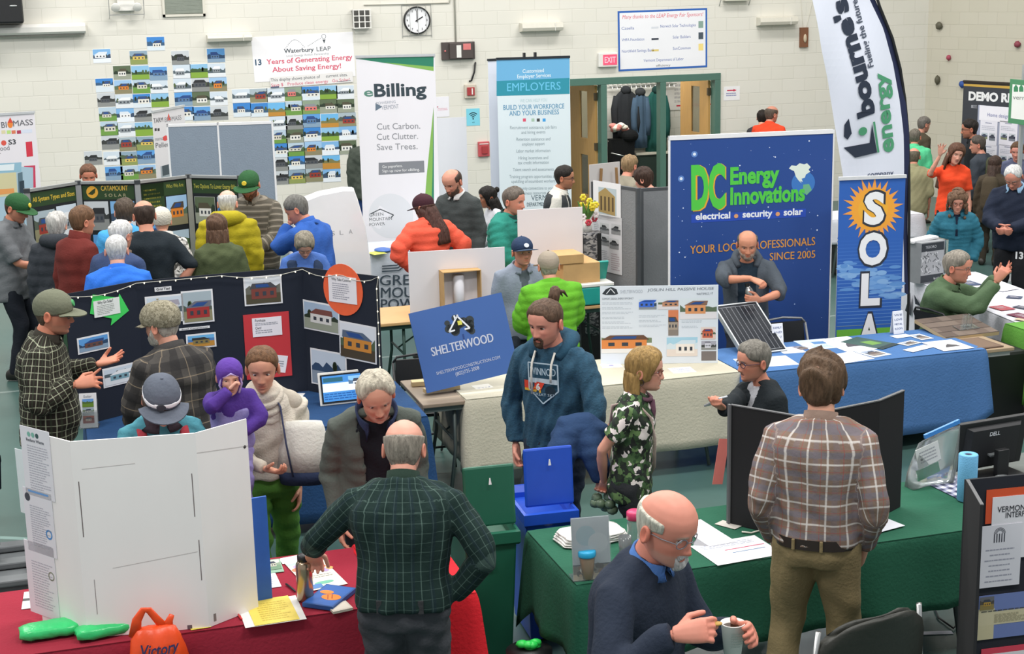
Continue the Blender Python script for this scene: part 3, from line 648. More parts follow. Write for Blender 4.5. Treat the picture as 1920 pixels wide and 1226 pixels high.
P, w_, h_ = onwall(344, 9, 80, 44)
t0 = thing('wall_vent', 'grey louvred vent in a pale frame high on the wall', 'vent', P)
mb = MB()
for a in ((0, w_, 0, .035), (0, w_, h_ - .035, h_), (0, .035, 0, h_), (w_ - .035, w_, 0, h_)): mb.box(a[0], a[1], -.03, -.001, a[2], a[3])
mb.build('frame', CREAM, t0)
mb = MB(); mb.box(.035, w_ - .035, -.004, -.001, .035, h_ - .035)
for i in range(14): mb.box(.035, w_ - .035, -.02, -.006, .045 + i * (h_ - .08) / 14, .06 + i * (h_ - .08) / 14)
mb.build('louvres', mat('grey_louvre', '8d9488', .6), t0)
P = aty(236, 14, WY)
t0 = thing('emergency_light', 'white emergency light with two lamps behind a wire cage', 'emergency light', P)
mb = MB(); mb.box(-.12, .12, -.08, -.001, -.05, .18); mb.build('battery_box', WHT, t0, bevel=.01)
for s in (-1, 1):
    mb = MB(); mb.lathe([(.02, 0), (.05, .02), (.065, .07), (.06, .075)], (0, 0, 0), 16, M=MTR((s * .15, -.1, .03)) @ MRO(R(115), 4, 'X')); mb.build('lamp_head', WHT, t0, True)
mb = MB()
for s in (-1, 1): mb.tube([(s * .24, -.01, .2), (s * .24, -.17, .15), (s * .24, -.17, -.1), (s * .24, -.01, -.15)], .006, 6)
for z in (.15, -.1): mb.tube([(-.24, -.17, z), (.24, -.17, z)], .006, 6)
mb.build('wire_cage', CHR, t0)
P = aty(1376, -4, WY); t0 = thing('emergency_light', 'pale boxed fitting cut by the top edge above the sponsor poster', 'emergency light', P)
mb = MB(); mb.box(-.2, .22, -.12, -.001, -.05, .2); mb.build('battery_box', CREAM, t0, bevel=.01); mb = MB(); mb.tube([(-.26, -.01, .2), (-.26, -.16, .1), (-.26, -.01, -.12)], .006, 6); mb.tube([(.26, -.01, .2), (.26, -.16, .1), (.26, -.01, -.12)], .006, 6); mb.build('wire_cage', CHR, t0)
P = aty(160, 55, WY)
t0 = thing('projection_screen', 'long white roll-up projection screen case on the upper left wall', 'projection screen', P)
mb = MB(); mb.rings([[(x, y, z) for y, z in ((-.001, -.05), (-.12, -.05), (-.16, -.02), (-.16, .05), (-.12, .09), (-.001, .09))] for x in (-3.2, 0)]); mb.build('case', WHT, t0, recalc=True)
mb = MB(); mb.box(-3.15, -.02, -.11, -.06, -.075, -.05); mb.build('bottom_slot', mat('dark_slot', '77776f', .6), t0)
P = aty(46, 46, WY); t0 = thing('television', 'black television box cut by the upper left corner', 'television', P)
mb = MB(); mb.box(-1.2, 0, -.42, -.001, .02, .8); mb.build('cabinet', DARK, t0, bevel=.03)
mb = MB(); mb.ell((-.12, -.425, .26), (.05, .004, .012)); mb.build('emblem', CHR, t0)
P, w_, h_ = onwall(1506, 70, 15, 37)
t0 = thing('wall_plaque', 'narrow brown wooden block with a pale oval hanging on strings', 'plaque', P)
mb = MB(); mb.box(0, w_, -.04, -.001, 0, h_); mb.build('board', mat('brown_board', '7d5238', .6, aniso=(8, 8, 1)), t0)
mb = MB(); mb.ell((w_ * .58, -.045, h_ * .45), (.03, .02, .07)); mb.build('oval', mat('pale_oval', 'c9b79c', .5), t0, True)
mb = MB(); mb.tube([(w_ * .4, -.02, h_), (-.02, -.01, h_ + .75)], .004, 6); mb.tube([(w_ * .8, -.02, h_), (w_ * 1.9, -.01, h_ + .65)], .004, 6); mb.build('string', CREAM, t0)
for i, (x, y, r_, c, lb) in enumerate(((1763, 48, (.07, .05, .06), '5d5a4a', 'olive climbing hold highest on the climbing wall'), (1781, 108, (.04, .04, .045), 'a8465a', 'small crimson climbing hold between the two olive holds'), (1760, 150, (.045, .05, .075), '565342', 'olive climbing hold lower on the climbing wall'),
                                       (1910, 83, (.055, .05, .05), '8a3c4a', 'dark red climbing hold at the right edge'), (1807, 158, (.06, .06, .06), '2a4f9a', 'blue round climbing hold beside the black banner corner'))):
    P = atpl(x, y, RC, RN); mb = MB(); rd = random.Random(i)
    mb.ell((0, -.03, 0), r_, 9, 6); mb.v = [(a * (1 + rd.uniform(-.18, .18)), b_, c_ * (1 + rd.uniform(-.18, .18))) for a, b_, c_ in mb.v]
    tag(sit(mb.build('climbing_hold', mat('resin_' + c, c, .6, bump=.3, bscale=80), None, True), P, -RWA), lb, 'climbing hold', 'climbing holds')
# ================================================================ rear booths
ALU = mat('aluminium_frame', 'b7bbbd', .4, .5, .03)
SIGNW = mat('white_sign_edge', 'e8e8ea', .5, var=.02)
def rollup(S, name, label, base=True, col='c3c5c8', cap='c9cccf', graphic='graphic'):
    """roll-up banner: printed sheet, top rail, base box and rear pole"""
    r = math.atan2(S.M[1][0], S.M[0][0]); P = S.M.translation
    t = thing('rollup_banner', label, 'banner', (P.x, P.y, 0), r, None)
    S.place('graphic', t)
    mb = MB(); mb.box(-.005, S.w + .005, -.012, .018, P.z + S.h - .01, P.z + S.h + .018); mb.build('top_rail', mat('rail_' + cap, cap, .4, .3), t)
    mb = MB(); mb.tube([(S.w / 2, .04, .08), (S.w / 2, .03, P.z + S.h)], .011, 8); mb.build('pole', ALU, t, True)
    mb = MB(); mb.box(-.01, S.w + .01, -.06, .1, .0, .075); mb.build('base', ALU, t, bevel=.01)
    return t
S = upright((667, 107), (815, 104), 17.5, .07, 'eceaef')
S.ppoly([(668, 110), (813, 105), (813, 133), (760, 124)], '2f8266'); S.ppoly([(720, 117), (813, 125), (813, 133), (770, 126)], '86b75a', 2)
S.ppoly([(813, 200), (813, 330), (803, 460), (790, 460), (800, 330)], '86b75a'); S.ppoly([(813, 200), (814, 460), (806, 460), (811, 330)], '2f8266', 2)
S.ptext('e', (683, 181), (700, 180), 16, '5b8a7a', .02); S.ptext('Billing', (702, 181), (800, 178), 23, '37454d', .03)
S.ppoly([(704, 193), (717, 200), (704, 208)], '6a7a8a'); S.ptext('POWERING', (706, 196), (742, 193), 5, 'a7adb8'); S.ptext('VERMONT', (716, 206), (748, 203), 8, '9aa0ac')
for i, (tx, x1) in enumerate((('Cut Carbon.', 788), ('Cut Clutter.', 784), ('Save Trees.', 783))): S.ptext(tx, (707, 243 + i * 19.2), (x1, 241 + i * 19.2), 11.5, '8e9096')
S.ppoly([(710, 305), (795, 301), (796, 323), (710, 328)], '85888e'); S.ptext('Go paperless.', (717, 315), (755, 313), 5, 'f0f0f0'); S.ptext('Sign up now for eBilling.', (717, 323), (787, 320), 5, 'f0f0f0')
S.pdisc(733, 405, 42, 'dfe1e6'); S.ppoly([(690, 420), (712, 385), (733, 400), (712, 430)], 'eaeaef', 2)
S.ptext('GREEN', (693, 406), (719, 404), 6, '444b50'); S.ptext('MOUNTAIN', (693, 415), (735, 412), 6, '444b50'); S.ptext('POWER', (693, 424), (722, 422), 6, '444b50')
for a, b in (((695, 401), (713, 392)), ((713, 392), (738, 403)), ((733, 408), (738, 403))): S.line(S.px(*a), S.px(*b), .012, '444b50', 2)
rollup(S, 'rollup_banner', 'tall white eBilling roll-up banner with green corner stripes')
S = upright((812, 222), (874, 219), 18.3, .4, 'e6e8ee'); o = S.place('white_panel'); tag(o, 'blank pale white panel standing right of the eBilling banner', 'panel')
o = MB().box(.1, .5, -.1, .12, -.4, 0).box(.28, .32, .01, .03, -.4, .6).build('stand', ALU, o)
S = upright((915, 113), (1000, 109), 18.25, .07, 'dfe3f0'); rollup(S, 'rollup_banner', 'white roll-up banner showing as a strip left of the blue EMPLOYERS banner', cap='2c3136')
S = upright((931, 111), (1068, 107), 17.9, .07, 'dde9ee')
S.ppoly([(931, 112), (1068, 108), (1068, 150), (931, 152)], '6fb3dd'); S.ppoly([(931, 152), (1068, 146), (1068, 176), (931, 180)], '2f93a8', 2)
S.ptext('Customized', (980, 137), (1020, 135), 7, 'e5f2f8', .01); S.ptext('Employer Services', (970, 147), (1033, 144), 7, 'e5f2f8', .01); S.ptext('EMPLOYERS', (951, 171), (1051, 168), 15, '6cc6ea', .01, 3)
S.ptext('WE CAN HELP YOU', (975, 192), (1026, 190), 6, 'b8d3d8'); S.ptext('BUILD YOUR WORKFORCE', (944, 206), (1058, 203), 9, '5597bd', .01); S.ptext('AND YOUR BUSINESS', (955, 217), (1048, 214), 9, '5597bd', .01)
for x, c in ((983, 'e05570'), (999, 'a8c5b0'), (1009, '444444'), (1020, '3f9fe0')): S.prect(x - 2.5, 222, x + 3, 228, c)
y = 236
for i, (a, b) in enumerate((('Recruitment assistance, job fairs', 'and hiring events'), ('Retention assistance and', 'employer support'), ('Labor market information', ''), ('Hiring incentives and', 'tax credit information'), ('Talent search and assessments', ''), ('Training program opportunities and', 'upskilling of incumbent workers'), ('Community connections to your', 'business resources'))):
    wd = len(a) * 1.32; S.ptext(a, (1000 - wd, y + 6), (1000 + wd, y + 5), 6, '8fa0a8'); y += 9
    if b: wd = len(b) * 1.32; S.ptext(b, (1000 - wd, y + 6), (1000 + wd, y + 5), 6, '8fa0a8'); y += 9
    y += 4
S.ptext('VERMONT', (996, 376), (1052, 374), 10, '5a6f7a'); S.ptext('DEPARTMENT OF LABOR', (988, 387), (1056, 384), 7, '4a5f6a', .01)
rollup(S, 'rollup_banner', 'white EMPLOYERS roll-up banner with a blue and teal top', cap='2c3136')
t = thing('banner_clip', 'two small black clips on top of the EMPLOYERS banner', 'clip', aty(983, 105, 17.88)); mb = MB(); mb.box(-.012, .012, -.02, .03, -.02, .04); mb.build('clip_jaw', DARK, t); mb = MB(); mb.box(.13, .155, -.02, .03, -.02, .04); mb.build('clip_jaw', DARK, t)
S = upright((-12, 216), (64, 211), 18.6, .07, 'e4e0e6')
S.ptext('BI', (3, 240), (13, 239), 11, '6a6a70', .01); S.ptext('MASS', (25, 237), (62, 234), 11, '6a6a70', .01); S.pdisc(19, 233, 5, 'e8863a', 2, ry=7); S.ppoly([(14, 230), (19, 220), (24, 230)], 'dc4a3a', 3)
for x, c in ((3, 'd9d0a8'), (13, 'b6d97f'), (22, 'd97a5a'), (32, 'b03a5a')): S.prect(x, 244, x + 7, 251, c)
S.prect(40, 242, 60, 250, 'd5dcec'); S.pdisc(7, 268, 5, 'd9574a'); S.ptext('S3', (16, 271), (30, 270), 9, '33363c', .02); S.ptext('Wood', (-12, 284), (18, 281), 9, '6a6a70'); S.ptext('Boiler', (-30, 294), (2, 292), 8, '6a6a70')
S.ppoly([(48, 266), (60, 265), (62, 293), (50, 294)], 'd0384a')
S.ppoly([(45, 311), (66, 310), (70, 470), (52, 470)], 'c8405e'); S.ppoly([(-10, 309), (62, 314), (64, 470), (-10, 470)], 'a8c2d2', 2); S.ppoly([(-10, 307), (40, 304), (40, 322), (-10, 324)], '8fb8cc', 3); S.ppoly([(-10, 310), (27, 307), (26, 319), (-10, 321)], 'dfe9ee', 4)
S.ppoly([(-10, 326), (30, 323), (33, 366), (-10, 370)], 'cfc8a0', 3); S.ppoly([(-10, 355), (26, 353), (27, 362), (-10, 366)], 'e09a5a', 4); S.ppoly([(33, 325), (42, 322), (46, 420), (36, 420)], '5d7684', 3); S.ppoly([(36, 340), (45, 338), (46, 362), (37, 364)], '2f3f4a', 4)
rollup(S, 'rollup_banner', 'BIOMASS roll-up banner with a boiler picture cut by the left edge')
S = upright((286, 210), (345, 199), 18.9, .07, 'dfdcdf')
S.ptext('TARM', (288, 231), (306, 228), 9, '5f5f64', .01); S.ptext('BIOMASS', (309, 229), (340, 224), 9, '8f8f94', .01); S.ppoly([(313, 226), (316, 212), (320, 225)], 'dc4a3a')
for x in (290, 295.5): S.prect(x, 240, x + 3.5, 246, '3a3a3e')
S.ptext('nano', (291, 264), (306, 262), 7, '8a8a8f'); S.pdisc(310, 259, 5, 'dc4a4a'); S.ptext('Pellet Boiler', (292, 277), (345, 272), 9, '6a6a70', .005); S.prect(303, 300, 345, 340, '9fa9b0'); S.prect(305, 308, 316, 330, '46525a', 2)
rollup(S, 'rollup_banner', 'TARM BIOMASS roll-up banner partly hidden behind the grey panels')
a, b, w_, rz = between((312, 233), (511, 227), 17.6)
t = thing('display_panel', 'large blue grey folding display screen with a white top edge', 'display panel', (a[0], a[1], 0), rz)
GREYF = cloth('8793a1', var=.03); wm = (1468 / 3.606 - 312) / 199 * w_
for x0, x1 in ((.015, wm), (wm + .01, w_ - .015)):
    mb = MB(); mb.box(x0, x1, -.015, .015, .12, a[2] - .03); mb.build('panel', GREYF, t)
for x in (.0, wm - .005, w_ - .015):
    mb = MB(); mb.box(x, x + .02, -.02, .02, 0, a[2]); mb.build('post', SIGNW, t)
mb = MB(); mb.box(0, w_, -.02, .02, a[2] - .03, a[2]); mb.build('top_rail', SIGNW, t)
zc = 1.78; cat_px = [(50, 356), (146, 341), (257, 340), (353, 329), (450, 331)]
cp = [atz(x, y, zc) for x, y in cat_px]
ct = thing('folding_display', 'black folding display of solar photos with silver posts, headed CATAMOUNT', 'display panel', (cp[2][0], cp[2][1], 0))
SILV = mat('silver_post', 'b4b7b8', .35, .6, .03)
heads = ['All System Types and Sizes', 'CATAMOUNT', '', 'Two Options To Lower Energy Bills']
for i in range(4):
    p, q = cp[i], cp[i + 1]; d = q - p; L = math.hypot(d[0], d[1]); rz = math.atan2(d[1], d[0]); u = d / L
    B = Board(p + u * .03 - np.array([0, 0, .98]), rz, L - .06, .96, '1d2124', .02); x0, x1 = cat_px[i][0] + 9, cat_px[i + 1][0] - 5; y0 = max(cat_px[i][1], cat_px[i + 1][1]); h = B.h; W_ = B.w
    B.rect(.01, h * .83, W_ - .01, h - .02, '2c4426')
    if i == 1:
        B.disc(W_ * .2, h * .91, .062, 'e0a63a', 2); B.poly([(W_ * .12, h * .89), (W_ * .2, h * .93), (W_ * .27, h * .955), (W_ * .25, h * .9), (W_ * .2, h * .88)], '33401f', 3)
        B.text('CATAMOUNT', W_ * .37, h * .925, .05, 'd9b04a', 'l', .02, width=W_ * .5); B.text('S O L A R', W_ * .43, h * .86, .03, 'b9b08a', width=W_ * .4)
    elif i == 2:
        B.rect(.01, h * .6, W_ * .5, h - .02, '2c4426'); B.lines(W_ * .06, W_ * .45, h * .93, h * .62, 7, 'b5b04a', seed=4); B.text('Who We Are', W_ * .55, h * .91, .04, 'b5b04a', width=W_ * .38)
    else: B.text(heads[i], W_ * .05, h * .885, .045, 'd9b93f' if i == 0 else 'b5b04a', 'l', .012, width=W_ * .9)
    ph = {0: [(.04, .45, .49, .78, 'R'), (.53, .45, .96, .8, 'w'), (.05, .08, .5, .42, 'b'), (.54, .08, .97, .42, 'D')], 1: [(.03, .5, .48, .81, 'D'), (.52, .5, .97, .81, 'W'), (.15, .14, .5, .45, 'b'), (.54, .1, .97, .45, 'B')],
          2: [(.53, .5, .98, .82, 'O'), (.03, .24, .48, .57, 'b'), (.53, .08, .98, .44, 'G'), (.03, .02, .48, .22, 'g')], 3: [(.05, .5, .48, .79, 'd'), (.54, .5, .96, .79, 'B'), (.08, .1, .5, .44, 'w'), (.55, .1, .97, .44, 'g')]}[i]
    for j, (a0, b0, a1, b1, k) in enumerate(ph):
        sky, far, gr, ho, ro, pn, _ = KINDS[k]; B.photo(W_ * a0, h * b0, W_ * a1, h * b1, sky, far, gr, ho, ro or '333333', (.5, .42), (.6, .3), pn, 2, i * 9 + j, 'd8d8d8' if i == 3 else None)
    B.place('panel', ct)
    mb = MB(); M_ = MTR(tuple(p - np.array([cp[2][0], cp[2][1], zc])) ) @ MRO(rz, 4, 'Z')
    mb.box(.02, L - .02, -.02, .025, zc - .022, zc + .006, M_); mb.build('top_rail', SILV, ct)
    mb = MB(); mb.box(.02, L - .02, -.02, .025, .78, .82, M_); mb.build('bottom_rail', SILV, ct)
for p in cp:
    mb = MB(); mb.box(-.028, .028, -.03, .03, .75, zc - .02); o = mb.build('post', SILV, ct); o.location = (p[0] - cp[2][0], p[1] - cp[2][1], 0)
    mb = MB(); mb.box(-.03, .03, -.032, .032, zc - .03, zc + .012); c_ = mb.build('post_cap', mat('dark_cap', '33373b', .5), o)
folding_table(-.2, 1.5, 15.25, 16.0, 'folding table carrying the black CATAMOUNT display')
tablecloth(-.21, 1.51, 15.24, 16.1, .74, (.6, .6, .5, .6), cloth('4c6f55'), 'dark green cloth over the table of the black CATAMOUNT display')
P = aty(630, 470, 15.0); r_ = []
PW = [(556, 378), (600, 361), (645, 352.5), (664, 353), (672, 375), (685, 420), (696, 490), (700, 560), (690, 620), (560, 620), (540, 500)]
pw = [aty(x, y, 15.0) for x, y in PW]; c0 = np.array([pw[0][0], 15.0, 0])
t = thing('wall_battery', 'large white curved wall battery leaning beside the eBilling banner', 'battery', c0)
poly = [(p[0] - c0[0], p[2]) for p in pw]; cx = sum(p[0] for p in poly) / len(poly); cz_ = sum(p[1] for p in poly) / len(poly)
rs = []
for k, (sc_, yy) in enumerate(((.96, .16), (1, .13), (1, .03), (.985, .0), (.95, -.018))): rs.append([(cx + (x - cx) * sc_, yy, cz_ + (z - cz_) * sc_) for x, z in poly])
mb = MB(); mb.rings(rs); mb.build('shell', mat('white_gloss_shell', 'eef0f3', .12, var=.01, coat=.6), t, recalc=True)
B = Board(c0 + np.array([0, -.0185, 0]), 0, 1, 1, slab=False)
for ch, x, y in (('T', 594, 443.5), ('E', 606, 442.5), ('S', 621, 441.5), ('L', 637, 440), ('A', 654, 438)): B.ptext(ch, (x, y), (x + 7, y - .4), 8, 'a3a6ab', 0)
B.place('lettering', t)
mb = MB(); mb.box(.05, cx * 1.6, .02, .14, 0, min(z for _, z in poly) + .03); mb.build('foot_stand', ALU, t)
gx0 = 3.22
folding_table(gx0, gx0 + 1.83, 16.3, 17.05, 'folding table under the grey GREEN MOUNTAIN POWER cloth')
tablecloth(gx0 - .01, gx0 + 1.84, 16.29, 17.06, .74, (.7, .7, .5, .7), cloth('c2c8d2', var=.04), 'pale grey cloth lettered GREEN MOUNTAIN POWER over a rear table', seed=3, wave=.004)
B = Board((gx0, 16.248, .05), 0, 1, 1, slab=False)
for i, (tx, x0, x1, y0) in enumerate((('GREEN', 712, 808, 535), ('MOUNTAIN', 714, 858, 558), ('POWER', 714, 808, 580))): B.ptext(tx, (x0, y0), (x1, y0 - 3), 19, '3e4a55', .02, 8)
for k in range(3):
    pts = [(716, 509 - k * 5), (748 - k * 2, 507 - k * 5), (768, 490 - k * 5), (800, 470 - k * 5)]
    for p, q in zip(pts[:-1], pts[1:]): B.line(B.px(*p), B.px(*q), .014, '3e4a55', 8)
o = B.place('cloth_lettering'); tag(o, 'dark GREEN MOUNTAIN POWER lettering on the front of the pale grey cloth', 'lettering')
P = atz(718, 470, .748); mb = MB(); mb.ell((0, 0, .012), (.1, .14, .02), 16, 6); tag(sit(mb.build('pamphlet_fan', mat('blue_gloss', '3a64b0', .35), None, True), P), 'blue oval pamphlet on the white end of the rear grey-clothed table', 'pamphlet')
S = flatsheet(706, 474, .748, .16, .2, .3, 'e3e25a'); tag(S.place('pamphlet'), 'yellow pamphlet on the white end of the rear grey-clothed table', 'pamphlet')
S = flatsheet(742, 464, .748, .5, .16, 0, 'eeeeee'); S.rect(.05, .02, .3, .12, 'c9a58f'); tag(S.place('pamphlet'), 'white pamphlet lying at the back of the rear grey-clothed table', 'pamphlet')
folding_table(2.55, 5.0, 12.66, 13.36, 'bare wooden topped folding table behind the Shelterwood sign', col='c79f6b', leg='2f4a42')
def whiteboard(px, Y, label, z0=.742, lean=0):
    a, b, w_, rz = between(px[0], px[1], Y)
    B = Board(np.array([a[0], a[1], z0]), rz, w_, a[2] - z0, 'e2dde0', .012)
    return tag(B.place('foam_board'), label, 'board', 'blank white display boards'), B
whiteboard(((765, 473), (946, 463)), 12.74, 'blank white board standing left, with an open brown box on it')
whiteboard(((970, 394), (1092, 388)), 13.3, 'blank white board standing behind the man in the navy cap')
KRAFT = mat('kraft_cardboard', 'c09a66', .8, var=.06)
def openbox(x0, y0, x1, y1, Y, depth, label, parent=None):
    """shallow open carton fixed on a board, open side to the viewer"""
    a = aty(x0, y1, Y); b = aty(x1, y0, Y); w_, h_ = b[0] - a[0], b[2] - a[2]
    t = thing('carton', label, 'box', (a[0], Y, a[2]))
    mb = MB(); k = .008
    mb.box(0, w_, -.006, 0, 0, h_); mb.box(0, k, -depth, -.007, 0, h_); mb.box(w_ - k, w_, -depth, -.007, 0, h_); mb.box(k, w_ - k, -depth, -.007, h_ - k, h_); mb.box(k, w_ - k, -depth, -.007, 0, k)
    mb.build('carton_shell', KRAFT, t); return t, w_, h_
t, w_, h_ = openbox(825, 500, 893, 590, 12.72, .16, 'open brown carton holding a white tube, on the left white board')
P = aty(858, 545, 12.62); mb = MB(); mb.tube([(0, 0, 0), (0, 0, h_ - .06)], .05, 20); o = mb.build('mailing_tube', mat('white_card_tube', 'e3e2e8', .6), None, True); tag(sit(o, (P[0] + .02, 12.655, t.location.z + .012)), 'white tube standing in the open brown carton', 'tube')
a = aty(1043, 578, 12.95); b = aty(1106, 484, 12.95)
mb = MB(); mb.box(0, b[0] - a[0] + .02, -.25, .25, 0, b[2] - .742); o = mb.build('carton', KRAFT, None, bevel=.004); tag(sit(o, (a[0], 12.98, .742)), 'large brown carton standing on the wooden table behind the green jacket', 'box')
mb = MB(); mb.box(-.12, .14, -.2, .1, 0, .085); o = mb.build('carton', KRAFT, None, bevel=.004); P = aty(1056, 484, 12.9); sit(o, (P[0], 12.92, b[2] + .003)); tag(o, 'small flat brown carton on top of the large carton', 'box')
P = atz(1117, 572, .742)
t = thing('cooler', 'small teal and white cooler with a raised lid on the wooden table', 'cooler', (P[0] + .02, P[1] + .12, .742))
mb = MB(); mb.box(-.16, .16, -.11, .11, 0, .17); mb.build('body', mat('teal_plastic', '1f9a8f', .4), t, bevel=.015)
mb = MB(); mb.box(-.165, .165, -.115, .115, .17, .2); mb.build('rim', WHT, t, bevel=.006)
mb = MB(); mb.box(-.16, .16, -.012, .012, 0, .2, MTR((0, .1, .2)) @ MRO(R(25), 4, 'X')); mb.build('lid', mat('teal_plastic', '1f9a8f', .4), t, bevel=.006)
a, b, w_, rz = between((1111, 340), (1198, 353), 13.9); c_, d_, w2, rz2 = between((1201, 353), (1275, 349), 13.55)
GP = cloth('85878a', var=.04); DG = mat('dark_panel_frame', '4b4e52', .5)
t = thing('display_panel', 'grey folding display panel with two black and white house posters', 'display panel', (a[0], a[1], 0), 0)
for (p, ww, r_2, zz) in ((a, w_, rz, a[2]), (c_, w2, rz2, c_[2])):
    M_ = MTR((p[0] - a[0], p[1] - a[1], 0)) @ MRO(r_2, 4, 'Z')
    mb = MB(); mb.box(.025, ww - .03, -.015, .015, .1, zz - .03, M_); mb.build('panel', GP, t)
    [MB().box(*q, M_).build(n_, DG, t) for n_, q in (('post', (.0, .022, -.02, .02, 0, zz)), ('post', (ww - .028, ww - .002, -.02, .02, 0, zz)), ('top_rail', (.022, ww - .028, -.018, .018, zz - .028, zz)))]
BG = Board((a[0], a[1], .1), rz, w_, a[2] - .1, slab=False)
S = onboard(BG, 1116, 345, 1167, 408, 'ecebee', .02); h, w3 = S.h, S.w
S.rect(w3 * .2, h * .15, w3 * .85, h * .85, 'b9c6cc', 1); S.poly([(w3 * .2, h * .2), (w3 * .2, h * .7), (w3 * .45, h * .85), (w3 * .8, h * .65), (w3 * .8, h * .15)], 'a98f5a', 2)
for i in range(4): S.rect(w3 * (.27 + .14 * i), h * .25, w3 * (.33 + .14 * i), h * .62, '5b4a33', 3)
tag(S.place('poster'), 'white poster of a tan house on the grey panel', 'poster')
S = onboard(BG, 1114, 409, 1169, 503, 'd4d4d8', .02); h, w3 = S.h, S.w
for x, z, k in ((.28, .68, 'D'), (.66, .7, 'w'), (.28, .47, 'w'), (.6, .44, 'D')):
    sky, far, gr, ho, ro, pn, _ = KINDS['D']; S.photo(w3 * x, h * z, w3 * (x + .3), h * (z + .18), 'c4c6c8', '4c4e50', '8a8c8e', '606264', '2e3032', l=1, seed=int(x * 100))
S.lines(w3 * .06, w3 * .24, h * .95, h * .1, 26, 'a2a2a8', seed=2); S.lines(w3 * .3, w3 * .6, h * .38, h * .05, 10, 'a8a8ae', seed=3); S.lines(w3 * .64, w3 * .94, h * .36, h * .05, 8, 'b0a0a8', seed=4)
tag(S.place('poster'), 'grey poster of four small black and white houses under the tan house poster', 'poster')
S = upright((1106, 309), (1162, 303), 15.4, .75, 'c7c2c0', .015); t = thing('easel_board', 'pale grey board on an easel behind the grey display panel', 'board', (S.P0.x, S.P0.y, 0)); S.place('board', t)
for x in (.05, .4): mb = MB(); mb.bar((x, .02, 0), (x * .5 + .12, .03, S.h + .7), .025); mb.build('leg', mat('easel_wood', '8f6b42', .6), t)
mb = MB(); mb.bar((.22, .5, 0), (.22, .05, 1.3), .025); mb.build('leg', mat('easel_wood', '8f6b42', .6), t)
P = aty(1101, 436, 13.6)
t = thing('stand', 'narrow stand draped with a grey patterned throw behind the white board', 'stand', (P[0], 13.6, 0)); mb = MB(); mb.box(-.11, .11, -.1, .1, 0, P[2]); mb.build('post', DARK, t)
mb = MB(); rs = [[((.13 + .02 * math.sin(9 * q + k) * min(1, k)) * math.cos(q), .12 * math.sin(q), z) for q in np.arange(30) * 2 * math.pi / 30] for k, z in enumerate((P[2] + .01, P[2] - .02, P[2] - .4, P[2] - .8, .25))]; mb.rings(rs); mb.build('throw', blotch('knit_throw', ['3b3b3f', '8d8b8c', '55565a', 'a5a2a0'], 28, stretch=(1, 1, 2.2)), t, True)
t = thing('bouquet', 'bouquet of yellow and red flowers beside the grey display panel', 'flowers', (P[0], 13.6, P[2] + .012))
mb = MB(); mb.lathe([(.04, 0), (.055, .06), (.045, .12)]); mb.build('vase', WHT, t, True)
rd = random.Random(5)
mb = MB()
for i in range(9): a_ = rd.uniform(0, 6.3); mb.tube([(0, 0, .1), (.05 * math.cos(a_), .05 * math.sin(a_), .2), (.09 * math.cos(a_), .08 * math.sin(a_), .3)], [.01, .02, .004], 6)
mb.build('leaf', mat('leaf_green', '4f7a34', .6), t)
for i in range(14):
    up = i < 7; mb = MB(); x, y, z = rd.uniform(-.07, .09), rd.uniform(-.1, .05), (rd.uniform(.24, .36) if up else rd.uniform(.08, .2))
    for k in range(6): q = k * math.pi / 3; mb.ell((x + .02 * math.cos(q), y, z + .02 * math.sin(q)), (.016, .012, .016), 6, 4)
    mb.build('flower', mat('petal_yellow', 'e8d23a', .6) if up else mat('petal_red' if i % 2 else 'petal_white', 'c23a4a' if i % 2 else 'e9dfe0', .6), t, True)
# ================================================================ middle and front booths
def slabframe(tl, tr, bl, base='ffffff', thick=.006, back=None, slab=True):
    """board through three corner points (its face towards the viewer)"""
    tl, tr, bl = (Vector(tuple(map(float, p))) for p in (tl, tr, bl))
    U = (tr - tl).normalized(); V = (tl - bl); V = (V - U * V.dot(U)); h = V.length; V.normalize(); N = U.cross(V)   # N towards the viewer = -local y
    B = Board((0, 0, 0), 0, (tr - tl).length, h, base, thick, 0, back, slab)
    o = tl - V * h; Y = -N
    B.M = Matrix(((U.x, Y.x, V.x, o.x), (U.y, Y.y, V.y, o.y), (U.z, Y.z, V.z, o.z), (0, 0, 0, 1))); B.Mi = B.M.inverted(); B.n = N; B.P0 = o
    return B
def paper(bl, br, tl, z, base='f4f4f6', thick=.0015):
    """sheet lying on a table, from three photo corners"""
    P = [atz(x, y, z + thick) for x, y in (tl, br, bl)]
    d = P[1] - P[2]; rz = math.atan2(d[1], d[0]); w_ = math.hypot(d[0], d[1]); e = P[0] - P[2]; h = abs(-math.sin(rz) * e[0] + math.cos(rz) * e[1])
    return Board(P[2], rz, w_, h, base, thick, R(-90))
NAVY = cloth('23456f'); ZT = .74
folding_table(.02, 2.24, 9.62, 10.5, 'folding table under the navy cloth')
tablecloth(.01, 2.25, 9.61, 10.62, ZT, (.66, .66, .4, .66), NAVY, 'navy blue cloth over the table of the black photo board', seed=1)
TRI = [atz(120, 552, 1.67), atz(255, 527, 1.67), atz(415, 513, 1.67), atz(566, 501, 1.67), atz(708, 518, 1.67)]
t = thing('folding_board', 'large black four-panel display board on the navy table, wound with a string of lights', 'display board', (TRI[2][0], TRI[2][1], ZT + .006))
TB = []
for i in range(4):
    p, q = TRI[i], TRI[i + 1]; d = q - p; rz = math.atan2(d[1], d[0]); L = math.hypot(d[0], d[1])
    B = Board(np.array([p[0], p[1], ZT + .008]), rz, L, 1.67 - ZT - .008, '1b2230', .01, back='15181f'); B.place('panel', t, .9); TB.append(B)
WIRE = mat('wire_white', 'b9b6a8', .5)
t = thing('string_lights', 'thin string of small white lights along the top of the black board', 'string lights', TRI[2])
pts = []
